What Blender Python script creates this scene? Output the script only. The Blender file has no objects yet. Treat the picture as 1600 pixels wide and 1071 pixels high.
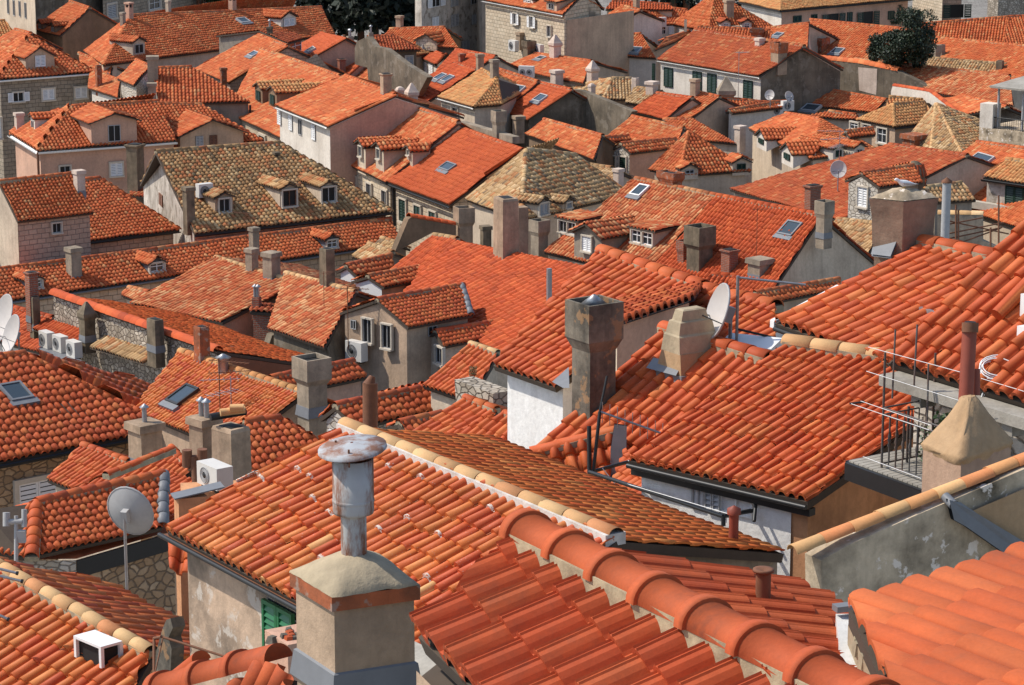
import bpy, math, random
import numpy as np
from mathutils import Vector
RAD=math.radians
rnd=random.Random(11)
nrs=np.random.RandomState(5)
F=4200.0; DEP=RAD(13.0); CAMZ=32.0
CS,SN=math.cos(DEP),math.sin(DEP)
CAM=np.array([0.0,0.0,CAMZ])
KZ=1587/400.0
CR={'p':(0,0,1.0)}
for ri,(rn,oy) in enumerate((('a',0),('b',270),('c',540),('d',801))):
    for ci in range(4): CR[rn+str(ci+1)]=(ci*400,oy,KZ)
def A(*v): return np.array(v,float)
def nrm(v): return v/np.linalg.norm(v)
UP=A(0,0,1)
def pix(c,q):
    ox,oy,k=CR[c]; return ox+q[0]/k, oy+q[1]/k
def ray(c,q):
    x,y=pix(c,q); X=(x-800)/F; Y=(535.5-y)/F
    return A(X, CS+Y*SN, -SN+Y*CS)
def atz(c,q,z):
    r=ray(c,q); return CAM+r*(z/r[2])
def ats(c,q,s): return CAM+ray(c,q)*(F/s)
def depth(p): return (p-CAM)@A(0,CS,-SN)
def scl(p): return F/depth(p)
def proj(p):
    v=p-CAM; d=depth(p); return 800+F*v[0]/d, 535.5-F*(v@A(0,SN,CS))/d
class Pl:
    def __init__(s,O,D,V):
        s.O=O; s.D=nrm(D); s.V=nrm(V); s.N=np.cross(s.D,s.V); s.W=nrm(A(-s.D[1],s.D[0],0))
    def hit(s,c,q):
        r=ray(c,q); return CAM+r*(((s.O-CAM)@s.N)/(r@s.N))
    def hitz(s,xy):  # point of the plane over a ground position
        z=s.O[2]-((xy[0]-s.O[0])*s.N[0]+(xy[1]-s.O[1])*s.N[1])/s.N[2]
        return A(xy[0],xy[1],z)
def GZ(y):  # ground height at distance y
    if y>70: return 1.0
    if y<8: return 18.0
    return 1.0+(70-y)/62*17.0

# ---------------------------------------------------------------- materials
def newmat(name):
    m=bpy.data.materials.new(name); m.use_nodes=True
    t=m.node_tree; b=t.nodes['Principled BSDF']
    return m,t,b
class NT:
    def __init__(s,t): s.t=t
    def n(s,typ,**kw):
        n=s.t.nodes.new(typ)
        for k,v in kw.items():
            if k.startswith('i_'):
                key=k[2:]; key=int(key) if key.isdigit() else key.replace('_',' ')
                n.inputs[key].default_value=v
            else: setattr(n,k,v)
        return n
    def l(s,a,b): s.t.links.new(a,b)
    def math(s,op,a,b=None,clamp=False):
        n=s.t.nodes.new('ShaderNodeMath'); n.operation=op; n.use_clamp=clamp
        for i,x in enumerate((a,b)):
            if x is None: continue
            if isinstance(x,(int,float)): n.inputs[i].default_value=x
            else: s.l(x,n.inputs[i])
        return n.outputs[0]
    def mix(s,f,a,b,mode='MIX'):
        n=s.t.nodes.new('ShaderNodeMix'); n.data_type='RGBA'; n.blend_type=mode
        for x,i in ((f,0),(a,6),(b,7)):
            if isinstance(x,(int,float)): n.inputs[i].default_value=x
            elif isinstance(x,(tuple,list)): n.inputs[i].default_value=(*x[:3],1)
            else: s.l(x,n.inputs[i])
        return n.outputs[2]
    def noise(s,vec,scale,detail=4,rough=.55):
        n=s.t.nodes.new('ShaderNodeTexNoise'); n.inputs['Scale'].default_value=scale
        n.inputs['Detail'].default_value=detail; n.inputs['Roughness'].default_value=rough
        if vec is not None: s.l(vec,n.inputs['Vector'])
        return n
    def ramp(s,fac,stops,interp='LINEAR'):
        n=s.t.nodes.new('ShaderNodeValToRGB'); r=n.color_ramp; r.interpolation=interp
        while len(r.elements)<len(stops): r.elements.new(.5)
        for e,(p,c) in zip(r.elements,stops):
            e.position=p; e.color=(*c[:3],1) if len(c)>=3 else (c[0],c[0],c[0],1)
        s.l(fac,n.inputs[0]); return n.outputs[0]
def geo_pos(N): return N.n('ShaderNodeNewGeometry').outputs['Position']
def uvo(N): return N.n('ShaderNodeUVMap',uv_map='UVMap').outputs[0]
def bump(N,b,h,dist,st=.5):
    n=N.n('ShaderNodeBump'); n.inputs['Strength'].default_value=st; n.inputs['Distance'].default_value=dist
    N.l(h,n.inputs['Height']); N.l(n.outputs[0],b.inputs['Normal'])
TILEC=1.0
def tile_mat(name,pal,dirt=(.06,.045,.03),dirt_amt=.3,mortar=0.0,rough=.8,var=.25,dscale=.5,pan=None,calm=0.0,panw=.30,spec=.25):
    m,t,b=newmat(name); N=NT(t); uv=uvo(N); P=geo_pos(N)
    fl=N.n('ShaderNodeVectorMath',operation='FLOOR'); N.l(uv,fl.inputs[0])
    wn=N.n('ShaderNodeTexWhiteNoise',noise_dimensions='2D'); N.l(fl.outputs[0],wn.inputs['Vector'])
    stops=[]; acc=0; tot=sum(w for w,_ in pal)
    for w,c in pal: stops.append((acc/tot,tuple(x*TILEC for x in c))); acc+=w
    col=N.ramp(wn.outputs['Value'],stops,'CONSTANT')
    sep=N.n('ShaderNodeSeparateColor'); N.l(wn.outputs['Color'],sep.inputs[0])
    fr0=N.n('ShaderNodeVectorMath',operation='FRACTION'); N.l(uv,fr0.inputs[0]); s0=N.n('ShaderNodeSeparateXYZ'); N.l(fr0.outputs[0],s0.inputs[0])
    if calm>0:
        av=tuple(sum(w*c[i] for w,c in pal)/tot for i in range(3)); col=N.mix(calm,col,av)
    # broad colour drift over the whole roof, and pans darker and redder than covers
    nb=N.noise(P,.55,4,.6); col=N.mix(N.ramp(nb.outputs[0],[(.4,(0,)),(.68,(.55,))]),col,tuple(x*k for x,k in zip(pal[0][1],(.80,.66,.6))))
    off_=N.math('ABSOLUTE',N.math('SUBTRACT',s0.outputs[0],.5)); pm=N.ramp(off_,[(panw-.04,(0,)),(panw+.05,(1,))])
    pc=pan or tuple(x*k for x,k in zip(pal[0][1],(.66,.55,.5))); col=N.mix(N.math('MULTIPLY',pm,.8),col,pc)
    # per tile value shift
    v=N.math('ADD',N.math('MULTIPLY',sep.outputs[1],var),1-var/2)
    hs=N.n('ShaderNodeHueSaturation'); N.l(v,hs.inputs['Value']); N.l(col,hs.inputs['Color'])
    nz=N.noise(P,7,5,.65); f=N.math('ADD',N.math('MULTIPLY',nz.outputs[0],.5),.75)
    c2=N.mix(1.0,hs.outputs[0],f,'MULTIPLY')
    # broad dirt and lichen patches
    n2=N.noise(P,dscale,6,.7)
    d=N.ramp(n2.outputs[0],[(.42,(0,)),(.75,(1,))])
    n3=N.noise(P,14,3,.6); dd=N.math('MULTIPLY',d,N.ramp(n3.outputs[0],[(.35,(0,)),(.65,(1,))]))
    ng=N.noise(P,55,4,.75); c2=N.mix(1.0,c2,N.math('ADD',N.math('MULTIPLY',ng.outputs[0],.44),.78),'MULTIPLY')
    c3=N.mix(N.math('MULTIPLY',dd,dirt_amt),c2,dirt)
    if mortar>0:
        fr=N.n('ShaderNodeVectorMath',operation='FRACTION'); N.l(uv,fr.inputs[0])
        sx=N.n('ShaderNodeSeparateXYZ'); N.l(fr.outputs[0],sx.inputs[0])
        near=N.math('LESS_THAN',sx.outputs[1],.12); pick=N.math('GREATER_THAN',sep.outputs[2],1-mortar)
        n4=N.noise(P,34,4,.7); bl=N.math('GREATER_THAN',n4.outputs[0],.47)
        n5=N.noise(P,60,2,.5); sp=N.math('GREATER_THAN',n5.outputs[0],.70)
        mk=N.math('MAXIMUM',N.math('MULTIPLY',N.math('MULTIPLY',near,pick),bl),N.math('MULTIPLY',sp,.5))
        c3=N.mix(mk,c3,(.62,.55,.48))
    N.l(c3,b.inputs['Base Color']); b.inputs['Roughness'].default_value=rough
    b.inputs['Specular IOR Level'].default_value=spec
    bump(N,b,nz.outputs[0],.01,.35)
    return m
def plaster_mat(name,c,stain=(.12,.1,.08),amt=.35,scale=.6,patch=None,patch_amt=.5,rough=.9,streak=.5,ps=2.3,pt=.56):
    amt=min(1,amt+.15)
    m,t,b=newmat(name); N=NT(t); P=geo_pos(N)
    n1=N.noise(P,scale,7,.65); f=N.ramp(n1.outputs[0],[(.38,(0,)),(.72,(1,))])
    mp=N.n('ShaderNodeMapping'); mp.inputs['Scale'].default_value=(3.2,3.2,.22); N.l(P,mp.inputs[0])
    n2=N.noise(mp.outputs[0],1.3,5,.6); g=N.ramp(n2.outputs[0],[(.48,(0,)),(.7,(1,))])
    n3=N.noise(P,9,5,.7)
    col=N.mix(N.math('MULTIPLY',f,amt),c,stain)
    col=N.mix(N.math('MULTIPLY',g,amt*streak),col,stain)
    v=N.math('ADD',N.math('MULTIPLY',n3.outputs[0],.62),.69)
    col=N.mix(1.0,col,v,'MULTIPLY')
    if patch:
        n4=N.noise(P,scale*ps,6,.62); h=N.ramp(n4.outputs[0],[(pt,(0,)),(pt+.035,(1,))])
        col=N.mix(N.math('MULTIPLY',h,patch_amt),col,patch)
    N.l(col,b.inputs['Base Color']); b.inputs['Roughness'].default_value=rough
    b.inputs['Specular IOR Level'].default_value=.15
    bump(N,b,n3.outputs[0],.03,.4)
    return m
def stone_mat(name,cs,mortar=(.2,.17,.13),size=(.5,.28),kind='block',stain=(.08,.07,.055),amt=.4,ms=.018):
    m,t,b=newmat(name); N=NT(t); uv=uvo(N); P=geo_pos(N)
    if kind=='block':
        nd=N.noise(P,1.1,2); 
        off=N.n('ShaderNodeVectorMath',operation='MULTIPLY_ADD'); N.l(nd.outputs['Color'],off.inputs[0]); off.inputs[1].default_value=(.22,.10,0); N.l(uv,off.inputs[2])
        br=N.n('ShaderNodeTexBrick'); N.l(off.outputs[0],br.inputs['Vector'])
        br.inputs['Scale'].default_value=1; br.inputs['Brick Width'].default_value=size[0]; br.inputs['Row Height'].default_value=size[1]
        br.inputs['Mortar Size'].default_value=ms; br.inputs['Mortar Smooth'].default_value=.4; br.inputs['Bias'].default_value=-.1
        br.inputs['Color1'].default_value=(*cs[0],1); br.inputs['Color2'].default_value=(*cs[1],1); br.inputs['Mortar'].default_value=(*mortar,1)
        col=br.outputs['Color']; hgt=N.math('SUBTRACT',1.0,br.outputs['Fac'])
    else:
        mp=N.n('ShaderNodeMapping'); mp.inputs['Scale'].default_value=(1/size[0],1/size[1],1); N.l(uv,mp.inputs[0])
        nd=N.noise(mp.outputs[0],1.4,3); off=N.n('ShaderNodeVectorMath',operation='MULTIPLY_ADD'); N.l(nd.outputs['Color'],off.inputs[0]); off.inputs[1].default_value=(.45,.45,0); N.l(mp.outputs[0],off.inputs[2])
        vo=N.n('ShaderNodeTexVoronoi',voronoi_dimensions='2D',feature='F1'); N.l(off.outputs[0],vo.inputs['Vector']); vo.inputs['Scale'].default_value=1
        ve=N.n('ShaderNodeTexVoronoi',voronoi_dimensions='2D',feature='DISTANCE_TO_EDGE'); N.l(off.outputs[0],ve.inputs['Vector']); ve.inputs['Scale'].default_value=1
        sc=N.n('ShaderNodeSeparateColor'); N.l(vo.outputs['Color'],sc.inputs[0])
        stc=N.ramp(sc.outputs[0],[(i/max(1,len(cs)-1),c) for i,c in enumerate(cs)])
        e=N.ramp(ve.outputs['Distance'],[(.03,(0,)),(.13,(1,))])
        col=N.mix(e,mortar,stc); hgt=e
    n1=N.noise(P,.7,6,.7); f=N.ramp(n1.outputs[0],[(.4,(0,)),(.75,(1,))])
    n3=N.noise(P,8,5,.7); v=N.math('ADD',N.math('MULTIPLY',n3.outputs[0],.6),.7)
    col=N.mix(N.math('MULTIPLY',f,amt),col,stain); col=N.mix(1.0,col,v,'MULTIPLY')
    N.l(col,b.inputs['Base Color']); b.inputs['Roughness'].default_value=.9; b.inputs['Specular IOR Level'].default_value=.15
    h2=N.math('ADD',hgt,N.math('MULTIPLY',n3.outputs[0],.5)); bump(N,b,h2,.03,.7)
    return m
def flat_mat(name,c,rough=.6,metal=0,var=.2,scale=6,rust=None,rust_amt=.5,spec=.4):
    m,t,b=newmat(name); N=NT(t); P=geo_pos(N)
    n1=N.noise(P,scale,5,.65); v=N.math('ADD',N.math('MULTIPLY',n1.outputs[0],var*2),1-var)
    col=N.mix(1.0,c,v,'MULTIPLY')
    if rust:
        mp=N.n('ShaderNodeMapping'); mp.inputs['Scale'].default_value=(1,1,.3); N.l(P,mp.inputs[0])
        n2=N.noise(mp.outputs[0],scale*.8,6,.7); f=N.ramp(n2.outputs[0],[(.44,(0,)),(.56,(1,))])
        col=N.mix(N.math('MULTIPLY',f,rust_amt),col,rust)
    N.l(col,b.inputs['Base Color']); b.inputs['Roughness'].default_value=rough; b.inputs['Metallic'].default_value=metal
    b.inputs['Specular IOR Level'].default_value=spec
    return m
RED=(.50,.090,.025); ORG=(.56,.135,.039); LOR=(.61,.205,.07); TAN=(.64,.36,.15); DKR=(.37,.06,.018); BRN=(.27,.10,.04)
M={}
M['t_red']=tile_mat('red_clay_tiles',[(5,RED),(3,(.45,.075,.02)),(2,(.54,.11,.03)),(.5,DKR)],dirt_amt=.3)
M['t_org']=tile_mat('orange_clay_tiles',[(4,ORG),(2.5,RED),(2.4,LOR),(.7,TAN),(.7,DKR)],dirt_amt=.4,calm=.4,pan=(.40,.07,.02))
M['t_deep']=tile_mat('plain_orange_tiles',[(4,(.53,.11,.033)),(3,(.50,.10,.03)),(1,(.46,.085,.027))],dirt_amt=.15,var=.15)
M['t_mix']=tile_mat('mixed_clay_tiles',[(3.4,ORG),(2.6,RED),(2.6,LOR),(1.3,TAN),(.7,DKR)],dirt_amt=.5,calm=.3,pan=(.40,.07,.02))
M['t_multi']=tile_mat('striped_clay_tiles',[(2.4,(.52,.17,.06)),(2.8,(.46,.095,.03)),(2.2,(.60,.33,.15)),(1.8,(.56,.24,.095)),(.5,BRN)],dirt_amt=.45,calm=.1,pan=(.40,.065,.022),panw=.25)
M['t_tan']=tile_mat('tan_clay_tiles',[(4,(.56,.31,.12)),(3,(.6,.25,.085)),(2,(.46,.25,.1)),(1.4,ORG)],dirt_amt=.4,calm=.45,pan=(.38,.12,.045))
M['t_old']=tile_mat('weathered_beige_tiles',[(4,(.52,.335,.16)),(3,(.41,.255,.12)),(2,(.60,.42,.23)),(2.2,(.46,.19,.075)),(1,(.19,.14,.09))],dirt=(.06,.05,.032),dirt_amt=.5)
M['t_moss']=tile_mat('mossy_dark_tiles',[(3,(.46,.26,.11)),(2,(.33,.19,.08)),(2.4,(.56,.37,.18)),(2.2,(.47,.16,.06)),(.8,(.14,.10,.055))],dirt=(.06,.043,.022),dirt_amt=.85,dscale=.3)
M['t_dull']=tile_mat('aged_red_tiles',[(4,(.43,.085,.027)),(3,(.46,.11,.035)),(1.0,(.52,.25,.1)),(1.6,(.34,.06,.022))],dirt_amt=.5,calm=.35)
M['t_bigr']=tile_mat('varied_flat_lying_tiles',[(3,(.66,.19,.052)),(3,(.62,.15,.042)),(2.4,(.56,.11,.034)),(1,(.68,.24,.07))],dirt_amt=.08,panw=.9,rough=.9,spec=.03)  # clay colours raised to paint sunlight onto the dim far slope
M['t_redr']=tile_mat('red_flat_lying_tiles',[(3,(.60,.12,.032)),(3,(.56,.10,.028)),(2,(.64,.145,.042))],dirt_amt=.1,panw=.9,rough=.9,spec=.03)  # reds raised to paint sunlight onto the dim lean-to slope
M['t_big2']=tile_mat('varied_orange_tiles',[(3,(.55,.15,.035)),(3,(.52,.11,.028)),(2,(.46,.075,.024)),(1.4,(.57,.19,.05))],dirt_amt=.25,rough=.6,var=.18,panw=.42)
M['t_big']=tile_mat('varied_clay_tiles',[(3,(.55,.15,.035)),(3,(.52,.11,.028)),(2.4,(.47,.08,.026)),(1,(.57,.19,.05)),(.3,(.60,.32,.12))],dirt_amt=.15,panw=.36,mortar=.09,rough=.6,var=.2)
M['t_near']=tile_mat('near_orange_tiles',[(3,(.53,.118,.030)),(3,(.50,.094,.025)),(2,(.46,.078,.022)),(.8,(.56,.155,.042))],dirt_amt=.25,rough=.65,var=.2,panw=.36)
M['t_rib']=tile_mat('ribbed_clay_tiles',[(3,(.45,.083,.024)),(3,(.42,.07,.021)),(2,(.48,.10,.03))],dirt=(.13,.05,.03),dirt_amt=.6,panw=.47,rough=.75,var=.15,dscale=1.5)
M['t_smooth']=tile_mat('smooth_coral_tiles',[(3,(.47,.105,.03)),(3,(.44,.09,.026)),(2,(.50,.125,.038))],dirt=(.16,.06,.03),dirt_amt=.6,panw=.43,rough=.75,var=.26,dscale=1.5)
M['t_pale']=tile_mat('pale_ridge_tiles',[(4,(.66,.42,.2)),(3,(.64,.36,.16)),(1,(.58,.24,.1))],dirt=(.3,.2,.1),dirt_amt=.4,rough=.75,panw=.9)
M['t_ridge']=tile_mat('large_ridge_tiles',[(3,(.47,.098,.03)),(2,(.445,.086,.027))],dirt=(.17,.055,.03),dirt_amt=.75,panw=.9,rough=.75,var=.1,dscale=2)
M['w_white']=plaster_mat('white_plaster',(.70,.63,.54),(.34,.28,.22),.4)
M['w_pale']=plaster_mat('pale_plaster',(.60,.485,.36),(.26,.2,.15),.5)
M['w_beige']=plaster_mat('beige_plaster',(.54,.38,.26),(.2,.15,.11),.5)
M['w_pink']=plaster_mat('pink_plaster',(.58,.35,.245),(.3,.19,.14),.45)
M['w_grey']=plaster_mat('grey_render',(.34,.28,.215),(.12,.1,.085),.6)
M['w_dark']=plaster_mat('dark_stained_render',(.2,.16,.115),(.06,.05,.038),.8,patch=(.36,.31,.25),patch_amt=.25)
M['w_brown']=plaster_mat('brown_render',(.25,.165,.105),(.1,.075,.05),.6)
M['w_ochre']=plaster_mat('ochre_render',(.64,.32,.16),(.16,.08,.045),.5)
M['w_stain']=plaster_mat('peeling_plaster',(.52,.37,.26),(.10,.083,.065),1.0,scale=1.1,patch=(.60,.54,.47),patch_amt=.6,streak=.25)
M['w_ruin']=plaster_mat('ruined_plaster',(.62,.55,.47),(.16,.13,.1),.7,scale=.8,patch=(.2,.16,.12),patch_amt=.7)
M['w_moss']=plaster_mat('mossy_render',(.62,.49,.34),(.085,.066,.043),1.0,scale=1.5,patch=(.74,.64,.54),patch_amt=.95,streak=.2,ps=3.2,pt=.59)
M['w_lime']=plaster_mat('whitewashed_wall',(.78,.76,.73),(.5,.46,.42),.35)
M['w_soot']=plaster_mat('sooty_concrete',(.23,.195,.15),(.035,.032,.028),1.0,scale=1.5,patch=(.40,.22,.10),patch_amt=.5)
M['w_gull']=plaster_mat('brown_weathered_mortar',(.33,.225,.155),(.13,.095,.07),.9,scale=1.1)
M['w_chim']=plaster_mat('chimney_render',(.44,.315,.215),(.17,.125,.085),.7,scale=1.2)
M['w_chimg']=plaster_mat('grey_chimney_render',(.37,.295,.215),(.13,.11,.085),.7,scale=1.2)
M['w_chimd']=plaster_mat('dark_chimney_render',(.22,.17,.115),(.06,.05,.036),.8,scale=1.4)
M['w_chimw']=plaster_mat('pale_chimney_render',(.62,.5,.41),(.36,.27,.21),.5,scale=1.2)
M['w_red']=plaster_mat('old_red_paint',(.42,.12,.05),(.1,.06,.04),.75,scale=2.2,patch=(.33,.28,.23),patch_amt=.6)
M['w_capn']=plaster_mat('weathered_mortar',(.43,.345,.23),(.24,.2,.14),.6,scale=1.6)
M['w_cone']=plaster_mat('tan_mortar',(.42,.28,.16),(.34,.2,.1),.4,scale=1.5)
M['w_conel']=plaster_mat('pinkish_chimney_render',(.44,.29,.2),(.26,.16,.11),.5,scale=1.6)
M['s_ash']=stone_mat('ashlar_stone',[(.62,.51,.37),(.52,.41,.285)],(.28,.23,.17),(.42,.24),'block',amt=.3)
M['s_grey']=stone_mat('grey_block_stone',[(.37,.305,.23),(.29,.235,.175)],(.14,.12,.095),(.45,.26),'block',amt=.6)
M['s_pink']=stone_mat('pinkish_block_stone',[(.54,.365,.265),(.47,.31,.22)],(.27,.19,.145),(.4,.22),'block',amt=.3)
M['s_rub']=stone_mat('rubble_stone',[(.50,.42,.33),(.3,.25,.19),(.6,.52,.42)],(.14,.11,.085),(.22,.16),'rub',amt=.5)
M['s_brn']=stone_mat('brown_rubble_stone',[(.44,.29,.17),(.32,.21,.12),(.50,.36,.23)],(.17,.12,.08),(.30,.21),'rub',amt=.3)
M['s_pale']=stone_mat('pale_rubble_stone',[(.62,.56,.47),(.48,.42,.34),(.66,.6,.52)],(.24,.2,.16),(.26,.17),'rub',amt=.25)
M['brick']=stone_mat('chimney_brick',[(.36,.11,.06),(.28,.085,.05)],(.3,.24,.19),(.25,.075),'block',amt=.4,ms=.012)
M['white']=flat_mat('white_paint',(.74,.73,.71),.45,var=.08)
M['t_cop']=tile_mat('coping_tiles',[(3,(.64,.38,.17)),(2.4,(.58,.2,.075)),(1.5,(.60,.28,.11))],dirt=(.25,.15,.08),dirt_amt=.4,panw=.9)
M['rail']=flat_mat('dark_rail_paint',(.09,.085,.08),.6,var=.4,rust=(.12,.06,.035),rust_amt=.6)
M['dishp']=flat_mat('dish_paint',(.5,.455,.42),.5,var=.12)
M['offw']=flat_mat('off_white_paint',(.6,.57,.52),.5,var=.12)
M['green']=flat_mat('dark_green_paint',(.012,.034,.022),.45,var=.3)
M['bgreen']=flat_mat('bright_green_paint',(.015,.13,.045),.4,var=.25)
M['brownp']=flat_mat('brown_wood',(.17,.07,.035),.6,var=.3)
M['greyp']=flat_mat('grey_shutter_paint',(.38,.37,.36),.6,var=.2)
M['dark']=flat_mat('dark_interior',(.012,.011,.01),.7,var=.2)
M['glass']=flat_mat('window_glass',(.03,.035,.04),.06,var=.2,spec=.8)
M['sky_gl']=flat_mat('skylight_glass',(.04,.055,.065),.12,var=.1,spec=.6)
M['lead']=flat_mat('lead_flashing',(.17,.175,.185),.55,var=.25,spec=.4)
M['bitu']=flat_mat('black_metal',(.018,.018,.018),.45,var=.3)
M['zinc']=flat_mat('galvanised_steel',(.36,.37,.38),.42,.6,var=.2,rust=(.22,.09,.04),rust_amt=.25)
M['rustw']=flat_mat('rusting_white_sheet',(.42,.41,.39),.6,0,var=.2,scale=7,rust=(.20,.07,.03),rust_amt=1.0)
M['rustb']=flat_mat('rusting_blue_sheet',(.22,.105,.065),.65,0,var=.3,scale=5,rust=(.40,.43,.45),rust_amt=.85)
M['rust']=flat_mat('rusty_iron',(.17,.07,.035),.8,0,var=.5,scale=9)
M['redp']=flat_mat('oxide_red_pipe',(.25,.055,.03),.6,var=.3)
M['surr']=flat_mat('window_surround_stone',(.52,.45,.36),.85,var=.25)
M['sill']=flat_mat('cornice_stone',(.45,.4,.33),.9,var=.3)
M['conc']=plaster_mat('pale_concrete',(.62,.61,.58),(.4,.39,.37),.35)
M['conc2']=plaster_mat('old_concrete',(.38,.35,.3),(.18,.16,.13),.6)
M['soff']=flat_mat('shaded_roof_boards',(.07,.05,.035),.9,var=.3)  # dark wood boarding under the tiles
M['mort']=plaster_mat('ridge_mortar',(.40,.335,.22),(.16,.13,.1),.6,scale=3)
M['ymort']=plaster_mat('yellowish_ridge_mortar',(.44,.36,.23),(.16,.12,.08),.6,scale=5)
M['wmort']=plaster_mat('white_ridge_mortar',(.62,.58,.53),(.4,.34,.28),.5,scale=4)
M['leaf']=None

# ---------------------------------------------------------------- mesh builder
class MB:
    def __init__(s): s.v=[];s.lv=[];s.lt=[];s.mi=[];s.sm=[];s.uv=[];s.n=0;s.mats=[]
    def mat(s,m):
        if m not in s.mats: s.mats.append(m)
        return s.mats.index(m)
    def quads(s,v,f,m,smooth,uv):
        v=np.asarray(v,float).reshape(-1,3); f=np.asarray(f,int)
        used,inv=np.unique(f.ravel(),return_inverse=True)
        s.v.append(v[used]); s.lv.append(inv.ravel()+s.n); s.n+=len(used)
        s.lt.append(np.full(len(f),f.shape[1])); s.mi.append(np.full(len(f),s.mat(m)))
        s.sm.append(np.broadcast_to(np.asarray(smooth,bool),(len(f),)).copy()); s.uv.append(np.asarray(uv,float).reshape(-1,2)[f.ravel()])
    def poly(s,pts,m,uv=None):
        pts=[np.asarray(p,float) for p in pts]
        if uv is None:
            nn=np.zeros(3)
            for i in range(len(pts)): nn=nn+np.cross(pts[i]-pts[0],pts[(i+1)%len(pts)]-pts[0])
            l=np.linalg.norm(nn); nn=nn/l if l>1e-9 else UP
            if abs(nn[2])>.9: uv=[(p[0],p[1]) for p in pts]
            else:
                h=nrm(A(-nn[1],nn[0],0)); v=np.cross(nn,h); uv=[(p@h,p@v) for p in pts]
        s.v.append(np.array(pts)); s.lv.append(np.arange(len(pts))+s.n); s.n+=len(pts)
        s.lt.append(np.array([len(pts)])); s.mi.append(np.array([s.mat(m)])); s.sm.append(np.array([False])); s.uv.append(np.array(uv,float))
    def box(s,O,a,b,c,m):  # corner and three edges
        O,a,b,c=(np.asarray(x,float) for x in (O,a,b,c))
        if np.cross(a,b)@c<0: a,b=b,a
        for q in ((O,b,a),(O+c,a,b),(O,a,c),(O+b,c,a),(O,c,b),(O+a,b,c)):
            p,e,f=q; s.poly([p,p+e,p+e+f,p+f],m)
    def cbox(s,C,ax,ay,w,d,h,m,w2=None,d2=None):  # upright box on base centre C, optionally tapered
        w2=w if w2 is None else w2; d2=d if d2 is None else d2
        lo=[C+ax*w/2*i+ay*d/2*j for i,j in ((-1,-1),(1,-1),(1,1),(-1,1))]
        hi=[C+UP*h+ax*w2/2*i+ay*d2/2*j for i,j in ((-1,-1),(1,-1),(1,1),(-1,1))]
        s.poly(lo[::-1],m); s.poly(hi,m)
        for i in range(4): s.poly([lo[i],lo[(i+1)%4],hi[(i+1)%4],hi[i]],m)
    def tube(s,P,Q,r,m,n=8,r2=None,caps=True):
        P,Q=np.asarray(P,float),np.asarray(Q,float); d=nrm(Q-P); r2=r if r2 is None else r2
        x=nrm(np.cross(d,A(.3,.9,.2))); y=np.cross(d,x); a=np.arange(n)*2*math.pi/n
        c=np.cos(a)[:,None]*x+np.sin(a)[:,None]*y
        v=np.vstack([P+c*r,Q+c*r2]); f=[[i,(i+1)%n,n+(i+1)%n,n+i] for i in range(n)]
        s.quads(v,f,m,True,np.column_stack([np.tile(a,2),np.repeat([0,np.linalg.norm(Q-P)],n)]))
        if caps: s.poly(list(v[:n])[::-1],m); s.poly(list(v[n:]),m)
    def lathe(s,C,prof,m,n=20,ax=None,ay=None,az=UP,smooth=True):
        ax=A(1,0,0) if ax is None else ax; ay=np.cross(az,ax) if ay is None else ay
        a=np.arange(n)*2*math.pi/n; v=[]
        for r,z in prof: v.append(C+az*z+(np.cos(a)[:,None]*ax+np.sin(a)[:,None]*ay)*r)
        v=np.vstack(v); f=[]
        for k in range(len(prof)-1):
            for i in range(n): f.append([k*n+i,k*n+(i+1)%n,(k+1)*n+(i+1)%n,(k+1)*n+i])
        s.quads(v,f,m,smooth,v[:,:2])
    def build(s,name,parent=None,loc=None):
        me=bpy.data.meshes.new(name); v=np.vstack(s.v)
        if loc is None: loc=np.zeros(3)
        v=v-loc
        lv=np.concatenate(s.lv); lt=np.concatenate(s.lt); ls=np.concatenate([[0],np.cumsum(lt)[:-1]])
        me.vertices.add(len(v)); me.vertices.foreach_set('co',v.ravel().astype(np.float32))
        me.loops.add(len(lv)); me.loops.foreach_set('vertex_index',lv.astype(np.int32))
        me.polygons.add(len(lt)); me.polygons.foreach_set('loop_start',ls.astype(np.int32)); me.polygons.foreach_set('loop_total',lt.astype(np.int32))
        me.polygons.foreach_set('material_index',np.concatenate(s.mi).astype(np.int32)); me.polygons.foreach_set('use_smooth',np.concatenate(s.sm))
        u=me.uv_layers.new(name='UVMap'); u.data.foreach_set('uv',np.vstack(s.uv).ravel().astype(np.float32))
        for m in s.mats: me.materials.append(M[m])
        me.update(calc_edges=True); me.validate()
        o=bpy.data.objects.new(name,me); bpy.context.scene.collection.objects.link(o)
        if parent is not None: o.parent=parent
        return o

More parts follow.
